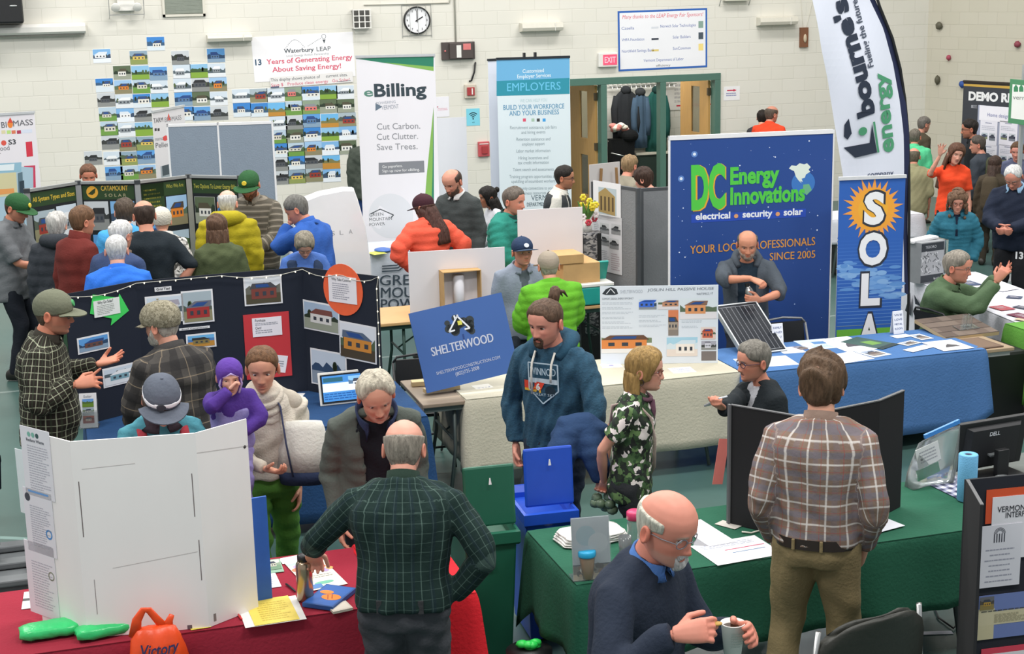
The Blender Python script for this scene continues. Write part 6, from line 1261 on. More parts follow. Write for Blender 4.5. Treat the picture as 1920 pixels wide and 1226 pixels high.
mb = MB(); mb.box(.21, .29, -.09, -.05, .02, hm - .16); mb.box(.1, .4, -.16, .06, .0, .02); mb.build('stand', DARK, t, bevel=.004)
P = atz(1860, 890, .745); t = thing('glass_dish', 'clear glass dish between the towel roll and the monitor stand', 'dish', (5.0, 6.95, .742)); mb = MB(); mb.lathe([(.04, 0), (.055, .01), (.06, .06), (.056, .06), (.04, .012)], n=24); mb.build('dish_wall', mat('clear_bottle', 'cfd4d6', .08, trans=.8, var=.02), t, True)
zt_ = 1.28; fa, ne = atz(1811, 900, zt_), atz(1838, 947, zt_); far2 = atz(1925, 889, zt_)
d = far2 - fa; rz = math.atan2(d[1], d[0])
t = thing('display_panel', 'near black display panel with an orange mount and white sheets at the right edge', 'display panel', (fa[0], fa[1], 0), 0)
BM = Board(np.array([fa[0], fa[1], .06]), rz, .75, zt_ - .06, '24262f', .014, back='2a2b2e'); BM.place('panel', t, .9)
d = ne - fa; L = math.hypot(d[0], d[1]); BW = Board(np.array([fa[0], fa[1], .06]), math.atan2(d[1], d[0]), L, zt_ - .06, '2c2c2e', .014, back='2c2c2e'); BW.place('panel', t, .9)
mb = MB(); mb.box(0, L, .0, .016, zt_ + .0, zt_ + .004); o = mb.build('edge_strip', mat('grey_board_edge', '5f6062', .6), t); o.rotation_euler = (0, 0, math.atan2(d[1], d[0]))
S = onboard(BM, 1846, 910, 1935, 982, 'd8552f', .003); tag(S.place('card'), 'orange card mount behind the white VERMONT sheet', 'card')
S = onboard(BM, 1854, 924, 1940, 1050, 'e2e0e6', .006); S.text('VERMONT', S.w * .12, S.h * .76, .028, '33333a', width=S.w * .75, bold=.01); S.text('INTERFAITH', S.w * .32, S.h * .66, .028, '33333a', width=S.w * .75, bold=.01); tag(S.place('poster'), 'white sheet headed VERMONT INTER on the near black panel', 'poster')
S = onboard(BM, 1833, 978, 1915, 1102, 'dcdae2', .009); w_, h_ = S.w, S.h
for k in range(3): S.ring(w_ * .45, h_ * .86, .018 + .006 * k, .003, '4a4a55', 1, 0, 180)
for k in range(5): S.rect(w_ * .45 - .03 + .013 * k, h_ * .72, w_ * .45 - .024 + .013 * k, h_ * .86, '4a4a55')
for i in range(7): S.lines(w_ * .1, w_ * .85, h_ * (.62 - .085 * i), h_ * (.58 - .085 * i), 1, '9f9fae', th=.006, seed=i, al='c')
tag(S.place('poster'), 'lower white sheet with a small arched window emblem on the near black panel', 'poster')
S = onboard(BM, 1831, 1106, 1935, 1200, '6f7fb5', .003); w_, h_ = S.w, S.h; S.rect(0, 0, w_ * .3, h_ * .7, 'c9bf9c', 1); S.rect(0, h_ * .32, w_, h_ * .62, 'cdc3a2', 1.2); S.photo(0.005, h_ * .68, w_ * .28, h_ * .97, '6a6a70', '4f4a44', '8a7a4a', 'b58f3f', l=2); S.lines(w_ * .05, w_ * .95, h_ * .66, h_ * .61, 1, '4a4a4a', l=3); S.lines(w_ * .3, w_ * .95, h_ * .56, h_ * .36, 8, 'a59c80', l=3, seed=3)
tag(S.place('newspaper'), 'blue mount with newspaper cuttings low on the near black panel', 'newspaper cutting')
S = onboard(BM, 1836, 1205, 1935, 1280, 'd8455a', .003); S.rect(.02, 0, S.w, S.h - .03, 'e6e2e6'); tag(S.place('card'), 'red card at the bottom right corner of the near black panel', 'card')
P = atz(1635, 1145, .83)
t = thing('stacking_chair', 'olive black upholstered chair back with a steel leg at the bottom right', 'chair', (P[0] - .05, P[1] - .12, 0), R(12)); t.scale = (1.12, 1, 1.05)
CF = mat('olive_black_vinyl', '2a2b25', .5, bump=.2, bscale=40)
rs = []
for k, (z, hw, y) in enumerate(((.42, .24, .02), (.5, .27, .0), (.62, .28, -.02), (.74, .27, -.035), (.8, .25, -.045), (.825, .22, -.05), (.835, .17, -.05))):
    rs.append([(hw * x, y + .07 * (x * x) * 1.0 + (.02 if s > 0 else -.02), z - .05 * x ** 6) for s, xs in ((-1, np.linspace(-1, 1, 13)), (1, np.linspace(1, -1, 13))) for x in xs])
mb = MB(); mb.rings(rs); mb.build('backrest', CF, t, True, recalc=True)
mb = MB(); mb.box(-.24, .24, .03, .46, .4, .46); mb.build('seat', CF, t, bevel=.02)
for sx in (-1, 1):
    mb = MB(); mb.tube([(sx * .26, .04, .8), (sx * .29, .05, .5), (sx * .3, .0, .012)], .012, 10); mb.build('leg', CHR, t, True)
    mb = MB(); mb.tube([(sx * .26, .44, .43), (sx * .28, .5, .012)], .012, 10); mb.build('leg', CHR, t, True)
P = atz(1770, 1180, .01); mb = MB(); q0 = atz(1798, 1080, .35); q1 = atz(1800, 1160, .02)
mb.tube([q0, atz(1797, 1120, .15), q1, atz(1788, 1178, .012), atz(1760, 1158, .012), atz(1752, 1140, .012)], .006, 7); tag(mb.build('power_cord', DARK, None, True), 'black power cord curling on the floor beside the near black panel', 'cord')
S = paper((1722, 1190), (1788, 1188), (1722, 1184), .003, 'd9d9e2'); tag(S.place('paper'), 'white paper lying on the floor near the near black panel', 'paper')
P = atz(992, 1215, .3); mb = MB(); rd = random.Random(2)
for i in range(6): mb.ell((rd.uniform(-.04, .04), rd.uniform(-.02, .02), rd.uniform(0, .03)), (.035, .03, .02), 8, 5)
t = thing('tissue_bag', 'scrap of bright green film topping a small bin below the green bin', 'bag', (P[0], P[1], 0)); mb.v = [(x, y, z + .3) for x, y, z in mb.v]; mb.build('film', mat('bright_green_film', '2fe05a', .4), t, True); mb = MB(); mb.lathe([(.1, .005), (.12, .29), (.02, .3)], n=20); mb.build('bin', DARK, t, True)
# ================================================================ people
def v3(*a): return np.array(a, float)
def nrm(v): return v / (np.linalg.norm(v) + 1e-12)
def rotz(a): c, s = math.cos(a), math.sin(a); return np.array([[c, -s, 0], [s, c, 0], [0, 0, 1.]])
def rotx(a): c, s = math.cos(a), math.sin(a); return np.array([[1, 0, 0], [0, c, -s], [0, s, c]])
def roty(a): c, s = math.cos(a), math.sin(a); return np.array([[c, 0, s], [0, 1, 0], [-s, 0, c]])
def remeshed(mb, voxel, smooth=5):
    """one continuous surface grown over overlapping limb volumes; returns vertices, faces"""
    me = mb.mesh('grown'); o = bpy.data.objects.new('grown', me)
    m = o.modifiers.new('skin', 'REMESH'); m.mode = 'VOXEL'; m.voxel_size = voxel
    if smooth: s = o.modifiers.new('soft', 'SMOOTH'); s.iterations = smooth; s.factor = .5
    r = evaluated(o); bpy.data.objects.remove(o); bpy.data.meshes.remove(me)
    V = np.empty(len(r.vertices) * 3); r.vertices.foreach_get('co', V); F = [tuple(p.vertices) for p in r.polygons]; bpy.data.meshes.remove(r)
    return V.reshape(-1, 3), F
def meshobj(name, V, F, mats, parent, uv=None, col=None):
    me = bpy.data.meshes.new(name); me.from_pydata([tuple(p) for p in V], [], F)
    for m in (mats if isinstance(mats, list) else [mats]): me.materials.append(m)
    me.polygons.foreach_set('use_smooth', [True] * len(me.polygons))
    li = np.empty(len(me.loops), int); me.loops.foreach_get('vertex_index', li)
    if uv is not None:
        U = uv[li]; k = 0                                     # keep a face from straddling the wrap of u
        for p in me.polygons:
            a = p.loop_start; n = p.loop_total; u = U[a:a + n, 0]
            if u.max() - u.min() > U[a:a + n, 2].mean() * math.pi: u[u < 0] += 2 * math.pi * U[a, 2]
        L = me.uv_layers.new(name='weave'); L.data.foreach_set('uv', U[:, :2].ravel())
    if col is not None:
        ca = me.color_attributes.new('Col', 'FLOAT_COLOR', 'POINT'); ca.data.foreach_set('color', np.c_[col, np.ones(len(col))].ravel())
    me.update(); return link(name, me, parent)
def skin_mat():
    if 'skin' in MATS: return MATS['skin']
    m, t, b = newmat('skin'); a = t.add('ShaderNodeAttribute', attribute_name='Col'); tc = t.add('ShaderNodeTexCoord')
    nz = t.add('ShaderNodeTexNoise'); nz.inputs['Scale'].default_value = 22; nz.inputs['Detail'].default_value = 4; t.link(tc.outputs['Object'], nz.inputs['Vector'])
    hs = t.add('ShaderNodeHueSaturation'); t.link(a.outputs['Color'], hs.inputs['Color']); t.link(t.math('MULTIPLY_ADD', nz.outputs['Fac'], .22, .89), hs.inputs['Value'])
    t.link(hs.outputs[0], b.inputs['Base Color']); b.inputs['Roughness'].default_value = .5; b.inputs['Specular IOR Level'].default_value = .35
    MATS['skin'] = m; return m
def hairmat(c): return mat('hair_' + c, c, .6, var=.42, scale=60, bump=1, bscale=90, aniso=(1, 1, .22), spec=.25)
HZ = np.array([0, .012, .03, .05, .07, .09, .115, .135, .16, .185, .205, .222, .2335, .2355])
HW = np.array([.014, .040, .051, .058, .064, .069, .073, .076, .078, .073, .062, .043, .016, .0])
HF = np.array([.064, .083, .083, .087, .088, .089, .088, .095, .095, .087, .072, .048, .017, .0])
HB = np.array([.01, .035, .05, .062, .072, .083, .093, .098, .099, .091, .075, .049, .017, .0])
def head_grid(nz=50, na=60):
    z = np.concatenate([np.linspace(0, .19, 40), .19 + (.2355 - .19) * np.sin(np.linspace(.12, 1, nz - 40) * math.pi / 2)])
    th = np.arange(na) * 2 * math.pi / na - math.pi; ph = th - .5 * np.sin(th)
    w, f, b = (np.interp(z, HZ, q) for q in (HW, HF, HB))
    k = np.ones(5) / 5
    for q in (w, f, b): q[2:-6] = np.convolve(q, k, 'valid')[:len(q) - 4][:len(q) - 8]
    P, Z = np.meshgrid(ph, z); c, s = np.cos(P), np.sin(P)
    X = w[:, None] * np.sign(s) * np.abs(s) ** .88
    Y = np.where(c > 0, f[:, None] * np.abs(c) ** .8, -b[:, None] * np.abs(c) ** .95)
    return X, Y, Z, P
def grid_faces(nz, na, o=0, top=True):
    F = [(o + i * na + j, o + i * na + (j + 1) % na, o + (i + 1) * na + (j + 1) % na, o + (i + 1) * na + j) for i in range(nz - 1) for j in range(na)]
    return F + [tuple(o + j for j in range(na))[::-1], tuple(o + (nz - 1) * na + j for j in range(na))]
G = lambda a, m, s: np.exp(-((a - m) / s) ** 2)
def head(tone, brow, lip=None, stub=None, fem=False, child=False, mouth=0, ageing=0):
    X, Y, Z, P = head_grid(); nz, na = X.shape; fr = (np.cos(P) > .15) * 1.0; A = np.abs(X)
    if fem: X = X * np.interp(Z, [0, .06, .12], [.86, .92, .97]); A = np.abs(X)
    d = np.interp(Z, [.062, .069, .077, .09, .11, .128, .136], [0, .021, .025, .018, .010, .003, 0]) * np.exp(-(X / np.interp(Z, [.07, .12], [.0115, .009])) ** 2)
    d += .008 * G(A, .0135, .006) * G(Z, .074, .007) - .012 * G(A, .031, .014) * G(Z, .114, .010) + .004 * G(A, .028, .02) * G(Z, .135, .008) + .004 * G(A, .042, .018) * G(Z, .088, .015)
    d += .006 * np.exp(-(X / .019) ** 2) * (G(Z, .041, .006) + .8 * G(Z, .0535, .0045)) - (.006 + mouth * .01) * np.exp(-(X / .02) ** 2) * G(Z, .0475, .0022 + mouth * .006) + .005 * np.exp(-(X / .017) ** 2) * G(Z, .014, .011) - .004 * np.exp(-(X / .015) ** 2) * G(Z, .029, .007)
    d -= ageing * .003 * G(A, .026 + .25 * (.07 - Z), .004) * G(Z, .06, .016)
    Y = Y + d * fr * (.8 if fem or child else 1)
    C = np.zeros((nz, na, 3)) + np.array(lin(tone)); dk = np.array(lin(brow)); lp = np.array(lin(lip)) if lip else C[0, 0] * np.array([.88, .6, .58])
    def mixc(M, c): C[:] = C * (1 - M[..., None]) + c * M[..., None]
    mixc(.35 * fr * (G(A, .042, .022) * G(Z, .08, .022) + G(A, 0, .012) * G(Z, .075, .012)), C[0, 0] * np.array([1.05, .68, .62]))
    if stub: mixc(np.clip(.55 * np.clip((.066 - Z) / .012, 0, 1) * np.clip((np.cos(P) + .1) / .2, 0, 1), 0, 1), np.array(lin(stub)))
    mixc(fr * np.clip(1.1 * np.exp(-(X / .019) ** 4) * G(Z, .0475, .0085), 0, .75), lp)
    mixc(fr * (.6 + .3 * mouth) * np.exp(-(X / .018) ** 4) * G(Z, .0475, .0014 + mouth * .005), np.array([.05, .015, .015]))
    mixc(fr * np.clip(1.2 * np.exp(-((A - .03) / .018) ** 4) * G(Z, .1335 - .12 * np.abs(A - .03), .0042), 0, .8), dk)
    mixc(fr * .5 * np.exp(-((A - .031) / .015) ** 4) * G(Z, .119, .0035), dk * .5)
    V = np.stack([X, Y, Z], -1).reshape(-1, 3); F = grid_faces(nz, na); C = C.reshape(-1, 3)
    for s in (-1, 1):                                       # ears
        mb = MB(); o = v3(s * .0735, -.012, .105)
        rs = []
        for k, (u, r_) in enumerate(((0, .55), (.006, 1), (.014, 1.05), (.016, .8), (.009, .45))):
            rs.append([o + v3(s * (u + .004 * math.cos(q)), r_ * .017 * math.cos(q) - u * .5, r_ * .031 * math.sin(q) * (1 if math.sin(q) > 0 else .9)) for q in np.arange(14) * math.pi / 7 * s])
        mb.rings(rs); n0 = len(V); V = np.r_[V, np.array(mb.v)]; F += [tuple(i + n0 for i in f) for f in mb.f]; C = np.r_[C, np.tile(np.array(lin(tone)) * [1, .82, .78], (len(mb.v), 1))]
    i = np.argmin((X - .031) ** 2 + (Z - .114) ** 2 + (Y < 0)); ys = Y.ravel()[i]
    return V, F, C, ys
def shell(zmin, thick, zmax=None, back=None, mess=0., seed=0, dip=.009, soft=.012, flat=0, ramp=1):
    """hair or hat laid over the skull: zmin = hairline height by angle from the face (0 front .. 180 nape)"""
    X, Y, Z, P = head_grid(); a = np.degrees(np.abs(P)); zl = np.interp(a, *zip(*zmin))
    M = np.clip((Z - zl) / soft + .5, 0, 1)
    if zmax is not None: M *= np.clip((np.interp(a, *zip(*zmax)) - Z) / soft + .5, 0, 1)
    rd = np.random.RandomState(seed)
    n = sum(np.sin(rd.uniform(30, 140) * X + rd.uniform(30, 140) * Y + rd.uniform(20, 70) * Z + rd.uniform(0, 6)) for _ in range(9)) / 4
    T = np.interp(a, *zip(*thick)) if isinstance(thick, (list, tuple)) else thick
    T = T * (.75 + .25 * np.clip((Z - .1) / .1, 0, 1)) * (1 - ramp * .65 * (1 - np.clip((Z - zl) / .035, 0, 1))) + mess * n * np.clip((Z - zl) / .02, .3, 1)
    c = v3(0, -.005, .12); V = np.stack([X, Y, Z], -1); D = V - c; D[..., 2] *= .9; D /= np.linalg.norm(D, axis=-1, keepdims=True) + 1e-9
    off = M * T - (1 - M) * dip
    V = V + D * off[..., None]
    if flat: V[..., 2] = np.where(V[..., 2] > flat, flat + (V[..., 2] - flat) * .5, V[..., 2])
    return V.reshape(-1, 3), grid_faces(*X.shape)
HL = {'short': [(0, .186), (35, .182), (55, .15), (75, .135), (88, .128), (100, .09), (125, .05), (180, .036)], 'reced': [(0, .212), (30, .20), (50, .165), (75, .135), (88, .128), (100, .088), (125, .05), (180, .036)],
      'ring': [(0, .3), (62, .3), (72, .128), (88, .122), (100, .08), (125, .045), (180, .034)], 'full': [(0, .178), (25, .178), (50, .14), (70, .07), (95, .05), (120, .02), (180, .01)], 'bob': [(0, .172), (30, .165), (55, .11), (72, .03), (100, .0), (180, .0)]}
def hairgeo(style, seed, L=.0, hat=False):
    """vertices and faces of a hair style in head space"""
    parts = []; mb = MB(); ZX = [(0, .145), (180, .13)]
    def shell(*a, **k):
        if hat: k['zmax'] = ZX
        return shell_(*a, **k)
    if style == 'short': parts.append(shell(HL['short'], .013, mess=.0035, seed=seed))
    elif style == 'crop': parts.append(shell(HL['short'], .007, mess=.0015, seed=seed))
    elif style == 'tousled': parts.append(shell(HL['short'], [(0, .036), (60, .026), (110, .02), (180, .016)], mess=.012, seed=seed))
    elif style == 'swept': parts.append(shell(HL['reced'], [(0, .026), (80, .02), (180, .02)], mess=.006, seed=seed))
    elif style == 'reced': parts.append(shell(HL['reced'], .009, mess=.002, seed=seed))
    elif style == 'ring': parts.append(shell(HL['ring'], .010, zmax=[(0, .15), (90, .168), (180, .176)], mess=.003, seed=seed))
    elif style == 'monk': parts.append(shell(HL['ring'], .009, zmax=[(0, .16), (90, .188), (180, .2)], mess=.003, seed=seed))
    elif style in ('full', 'tail', 'knot'): parts.append(shell(HL['short'] if style == 'knot' else HL['full'] if style == 'full' else [(0, .19), (40, .18), (60, .157), (80, .128), (95, .112), (110, .07), (180, .04)], .018 if style == 'full' else .011, mess=.005 if style == 'full' else .002, seed=seed))
    elif style in ('bob', 'long', 'curly'): parts.append(shell(HL['bob'], .02, mess=.004, seed=seed))
    if style == 'curly':
        rd = random.Random(seed)
        for i in range(90):
            a = R(rd.uniform(48, 312)); z = rd.uniform(-.07, .2); q = 1.18 + .12 * math.sin((.2 - z) * 8); r_ = rd.uniform(.016, .026); mb.ell((.08 * q * math.sin(a), .098 * q * math.cos(a) - .01, z), (r_, r_, r_ * 1.2), 7, 5)
        for i in range(26): a = R(rd.uniform(0, 360)); q = rd.uniform(.2, .85); mb.ell((.075 * q * math.sin(a), .09 * q * math.cos(a) - .01, .262 - .05 * q * q), (.022, .022, .016), 7, 5)
        v, f = remeshed(mb, .008, 2); parts.append((v, f)); mb = MB()
    if style in ('bob', 'long', 'mullet'):
        if style == 'mullet': parts.append(shell(HL['full'], .019, mess=.005, seed=seed))
        L = L or {'bob': .03, 'long': .26, 'mullet': .075}[style]; a0 = {'bob': 62, 'long': 66, 'mullet': 100}[style]
        A = np.radians(np.linspace(a0, 360 - a0, 30)); rs = []; rd = np.random.RandomState(seed)
        ph = rd.uniform(0, 6, 4)
        for k in range(9):
            u = k / 8; z = .11 - u * (.11 + L); g = 1 + .1 * math.sin(u * 2.4) - (.12 * u if style in ('long', 'mullet') else 0)
            wob = 1 + .05 * np.sin(9 * A + ph[0] + 5 * u) + .03 * np.sin(17 * A + ph[1])
            out = [(.091 * g * q * math.sin(a), (.097 if math.cos(a) > 0 else .112) * g * q * math.cos(a), z) for a, q in zip(A, wob)]
            if style == 'long': out = [(x, y - .085 * min(1, u * 1.5), z_) for x, y, z_ in out]
            inn = [(x * .78, y * .78, z_ + .002) for x, y, z_ in out][::-1]; rs.append(out + inn)
        m2 = MB(); m2.rings(rs); parts.append((np.array(m2.v), m2.f))
    if style == 'knot': mb.tube([(0, -.08, .2), (0, -.105, .235), (0, -.115, .262), (0, -.12, .275)], [.03, .03, .026, .012], 12); [mb.tube([(x, -.11, .25), (x * 2.2, -.15, .235), (x * 2.6, -.17, .2)], [.012, .009, .003], 8) for x in (-.012, .012, .0)]
    if style == 'tail': mb.tube([(0, -.095, .13), (.0, -.13, .13), (.01, -.14, .09), (.012, -.125, .03), (.01, -.12, -.02)], [.02, .022, .02, .015, .004], 10)
    if mb.v: parts.append((np.array(mb.v), mb.f))
    V = np.zeros((0, 3)); F = []
    for v, f in parts: F += [tuple(i + len(V) for i in q) for q in f]; V = np.r_[V, v]
    return V, F
shell_ = shell
FING = ((.031, .070), (.0105, .079), (-.0105, .073), (-.031, .058))
def hand_mb(W, f, n, side, k, curl=.35, spread=.12, point=None, thumb=.35):
    t = np.cross(f, n) * side; mb = MB()
    P = lambda a, b, c: W + (f * a + t * b + n * c) * k
    rs = []
    for a, hw, hh in ((-.012, .026, .02), (.015, .033, .02), (.05, .04, .0185), (.085, .043, .0165), (.103, .04, .012)):
        rs.append([P(a, hw * math.copysign(abs(math.cos(q)) ** .8, math.cos(q)), hh * math.sin(q)) for q in np.arange(14) * math.pi / 7])
    mb.rings(rs)
    for i, (b, L) in enumerate(FING):
        c = curl * (1 + .12 * i); 
        if point is not None and i == 0: c = point
        dv = nrm(f + t * spread * (1.5 - i)); p = P(.09, b, 0); q = [p]; ang = 0; rr = []
        for s, (fr, bend) in enumerate(((.46, .75), (.31, 1.15), (.23, .9))):
            ang += c * bend; d = dv * math.cos(ang) + n * math.sin(ang); q.append(q[-1] + d * L * fr * k)
        mb.tube([q[0] - dv * .01 * k] + q + [q[-1] + (q[-1] - q[-2]) * .12], [.0105 * k, .0102 * k, .0098 * k, .009 * k, .0078 * k, .004 * k], 10)
    d1 = nrm(f * .62 + t * .72 + n * .3); p0 = P(.018, .026, .006); p1 = p0 + d1 * .042 * k; d2 = nrm(f * .85 + t * (.5 - thumb) + n * (.25 + thumb)); p2 = p1 + d2 * .032 * k; p3 = p2 + nrm(d2 + n * .3 * thumb) * .024 * k
    mb.tube([p0 - d1 * .012 * k, p0, p1, p2, p3, p3 + (p3 - p2) * .15], [.014 * k, .0145 * k, .0125 * k, .0108 * k, .009 * k, .004 * k], 10)
    return mb
ARM = {'D': ((.135, .02, .475), (.3, -1, .1)), 'F': ((.045, .165, .575), (.8, -.4, -.5)), 'P': ((.118, .045, .505), (.8, -.8, 0)), 'H': ((.112, .035, .57), (1, -.6, 0)), 'X': ((-.075, .12, .665), (.9, .2, -.6)), 'C': ((.03, .14, .78), (.6, .1, -.9)), 'B': ((.04, -.1, .52), (.9, -.6, 0))}
def ik(s, T, L1, L2, hint):
    d = np.linalg.norm(T - s); d = min(max(d, abs(L1 - L2) + .01), (L1 + L2) * .995); u = nrm(T - s); T = s + u * d
    a = math.acos(max(-1, min(1, (L1 * L1 + d * d - L2 * L2) / (2 * L1 * d)))); h = np.array(hint, float); h = nrm(h - u * (h @ u)); return s + L1 * (math.cos(a) * u + math.sin(a) * h), T
SK = {}
class Body:
    def __init__(s, S, o):
        s.S = S; g = o.get; f = s.fem = g('fem', False); ln, hu, nk = R(g('lean', 3)), R(g('hunch', 6)), R(g('neck', 12)); tw, sd = R(g('twist', 0)), R(g('side', 0))
        seat = g('seat', False); k = S / 1.75; s.k = k * g('headk', 1.09)
        Dv = lambda a, q=sd: nrm(v3(math.sin(q), math.sin(a), math.cos(a)))
        s.pel = v3(0, 0, g('seatz', .50) / 1.0 if seat else .53 * S)
        D0, D1, D2, Dn = Dv(ln * .8), Dv(ln), Dv(ln + hu), Dv(ln + hu + nk)
        s.waist = s.pel + .1 * S * D0; s.chest = s.waist + .12 * S * D1; s.c7 = s.chest + .085 * S * D2; s.D = [D0, D0, D1, D2]
        s.rt = rotz(tw) @ v3(1, 0, 0); s.rt = nrm(s.rt - D2 * (s.rt @ D2)); s.fw = np.cross(D2, s.rt)
        shw = g('shw', .098 if f else .112) * S
        s.sh = {q: s.c7 - D2 * .048 * S + s.rt * q * shw for q in (-1, 1)}
        s.neck = s.c7 + Dn * .05 * S
        s.Mh = rotz(tw * .6 + R(g('yaw', 0))) @ rotx(-R(g('pitch', 5))) @ roty(R(g('roll', 0)))
        s.piv = v3(0, -.02, .055)
        s.arm = {}
        L1, L2 = .168 * S, .15 * S
        for q, key in ((-1, 'L'), (1, 'R')):
            a = g(key, 'D'); hd = {}
            if isinstance(a, str): T, h = ARM[a]
            else: T, h = a[0], a[1]; hd = a[2] if len(a) > 2 else {}
            T = v3(T[0] * q, T[1], T[2]) * S
            if isinstance(a, str) and not seat: T = T + (s.c7 - v3(0, 0, .835 * S)) * (.9 if a in 'XC' else .25)
            if isinstance(a, str) and seat: T = T + s.pel - v3(0, 0, .53 * S)
            e, T = ik(s.sh[q], T, L1, L2, v3(h[0] * q, h[1], h[2])); fd = nrm(T - e)
            if 'f' in hd: fd = nrm(fd * .3 + nrm(v3(hd['f'][0] * q, hd['f'][1], hd['f'][2])))
            n = v3(*hd['n']) * v3(q, 1, 1) if 'n' in hd else v3(-q, 0, 0)
            n = nrm(n - fd * (n @ fd)); s.arm[q] = dict(e=e, w=T, f=fd, n=n, curl=hd.get('c', .35), point=hd.get('p'), spread=hd.get('s', .1), thumb=hd.get('t', .3))
        s.leg = {}
        for q in (-1, 1):
            h = s.pel + v3(q * .052 * S, 0, -.01 * S)
            if seat: kn = h + v3(q * .03 * S, .245 * S, -.01 * S); an = v3(kn[0], kn[1] - .02 * S, .045 * S)
            else:
                st = g('feet', {-1: (-.06, 0), 1: (.06, 0)})[q]; an = v3(st[0] * S, st[1] * S, .045 * S); kn, an = ik(h, an, .245 * S, .245 * S, v3(0, 1, 0))
            s.leg[q] = (h, kn, an)
    def spine(s, t):
        """t: 0 pelvis, 1 nape; may run past both ends"""
        P = [s.pel, s.waist, s.chest, s.c7]; T = [0, .33, .72, 1]
        if t <= 0: return s.pel + s.D[0] * t * .305 * s.S, s.D[0], v3(1, 0, 0)
        if t >= 1: return s.c7 + nrm(s.neck - s.c7) * (t - 1) * .305 * s.S, nrm(s.neck - s.c7), s.rt
        i = 0 if t < .33 else 1 if t < .72 else 2; u = (t - T[i]) / (T[i + 1] - T[i]); d = nrm(s.D[i] * (1 - u) + s.D[i + 1] * u); r = nrm(v3(1, 0, 0) * (1 - t) + s.rt * t); return P[i] * (1 - u) + P[i + 1] * u, d, nrm(r - d * (r @ d))
    def ring(s, t, hw, hd, yo=0, n=22, e=.86):
        c, d, r = s.spine(t); f = np.cross(d, r); S = s.S
        return [c + r * hw * S * math.copysign(abs(math.cos(a)) ** e, math.cos(a)) + f * (yo * S + hd * S * math.copysign(abs(math.sin(a)) ** e, math.sin(a))) for a in np.arange(n) * 2 * math.pi / n]
    def head_pt(s, V): return s.neck + ((np.asarray(V) - s.piv) * s.k) @ s.Mh.T
    def attrs(s, V, seam_front=False):
        """cloth coordinates: u round the limb, v along it, and which part (0 trunk, 1 arm, 2 leg)"""
        n = len(V); best = np.full(n, 9e9); U = np.zeros((n, 3)); part = np.zeros(n, int); S = s.S; fwd = np.zeros((n, 2))
        T = np.linspace(-.5, 1.1, 17); C = [s.spine(t) for t in T]
        D = np.stack([np.linalg.norm(V - c[0], axis=1) for c in C], 1); i = D.argmin(1)
        c = np.array([q[0] for q in C])[i]; r = np.array([q[2] for q in C])[i]; d = np.array([q[1] for q in C])[i]; f = np.cross(d, r); q = V - c
        x, y = (q * r).sum(1), (q * f).sum(1); best = np.sqrt((x / (.115 * S)) ** 2 + (y / (.08 * S)) ** 2); U[:, 0] = (np.arctan2(-x, -y) if not seam_front else np.arctan2(x, y)) * .085 * S; U[:, 1] = T[i] * .305 * S + (q * d).sum(1); U[:, 2] = .085 * S; fwd = np.c_[x, y] / S
        segs = []
        for k in (-1, 1):
            a = s.arm[k]; segs += [(s.sh[k], a['e'], 1, .038 * S, 0), (a['e'], a['w'], 1, .03 * S, .168 * S)]; l = s.leg[k]; segs += [(l[0], l[1], 2, .06 * S, 0), (l[1], l[2], 2, .05 * S, .245 * S)]
        for a, b, pt, rad, v0 in segs:
            ab = b - a; L = np.linalg.norm(ab); dd = ab / L; tr_ = (V - a) @ dd; t = np.clip(tr_, 0, L); w = V - a - t[:, None] * dd; tr_ = np.minimum(tr_, L) if v0 == 0 else np.maximum(tr_, 0); dist = np.linalg.norm(w, axis=1) / rad
            e1 = nrm(np.cross(dd, v3(0, 1, .2))); e2 = np.cross(dd, e1); M = dist < (best if pt == 1 else best * .0)
            if pt == 2: M = (V[:, 2] < s.pel[2] - .06 * S) & (dist < np.where(part == 2, best, 9e9))
            U[M, 0] = (np.arctan2(w @ e1, w @ e2) * rad * 1.1)[M]; U[M, 1] = (v0 + tr_)[M]; U[M, 2] = rad * 1.1; best = np.where(M, dist, best); part[M] = pt
        return U, part, fwd
TORSO = {False: [(-.27, .099, .070, 0), (-.1, .101, .073, 0), (.1, .098, .071, .004), (.3, .094, .069, .004), (.5, .099, .070, .002), (.68, .108, .071, -.002), (.8, .112, .066, -.006), (.88, .104, .057, -.007), (.945, .084, .048, -.006), (1.0, .058, .043, -.003), (1.06, .041, .040, .002)],
         True: [(-.27, .098, .070, 0), (-.1, .098, .072, 0), (.1, .09, .066, .002), (.3, .081, .060, .002), (.5, .086, .064, .006), (.68, .094, .070, .008), (.8, .097, .06, -.004), (.88, .09, .051, -.006), (.945, .073, .043, -.005), (1.0, .05, .038, -.003), (1.06, .036, .035, .002)]}
def folds(V, N, part, U, amp, seed):
    rd = np.random.RandomState(seed); n = np.zeros(len(V))
    for _ in range(7):
        k = rd.normal(0, 1, 3) * rd.uniform(14, 42); n += np.sin(V @ k + rd.uniform(0, 6) + 1.2 * np.sin(V @ (rd.normal(0, 1, 3) * 9)))
    a = np.where(part == 1, .75, 1) * amp * (1 + .8 * (part == 1) * np.exp(-((U[:, 1] - .29) / .07) ** 2))
    return V + N * (n * a / 3)[:, None]
def normals(V, F):
    N = np.zeros_like(V); q = np.array([f if len(f) == 4 else (*f, f[-1]) for f in F]); a = np.cross(V[q[:, 2]] - V[q[:, 0]], V[q[:, 3]] - V[q[:, 1]])
    for i in range(4): np.add.at(N, q[:, i], a)
    return N / (np.linalg.norm(N, axis=1, keepdims=True) + 1e-12)
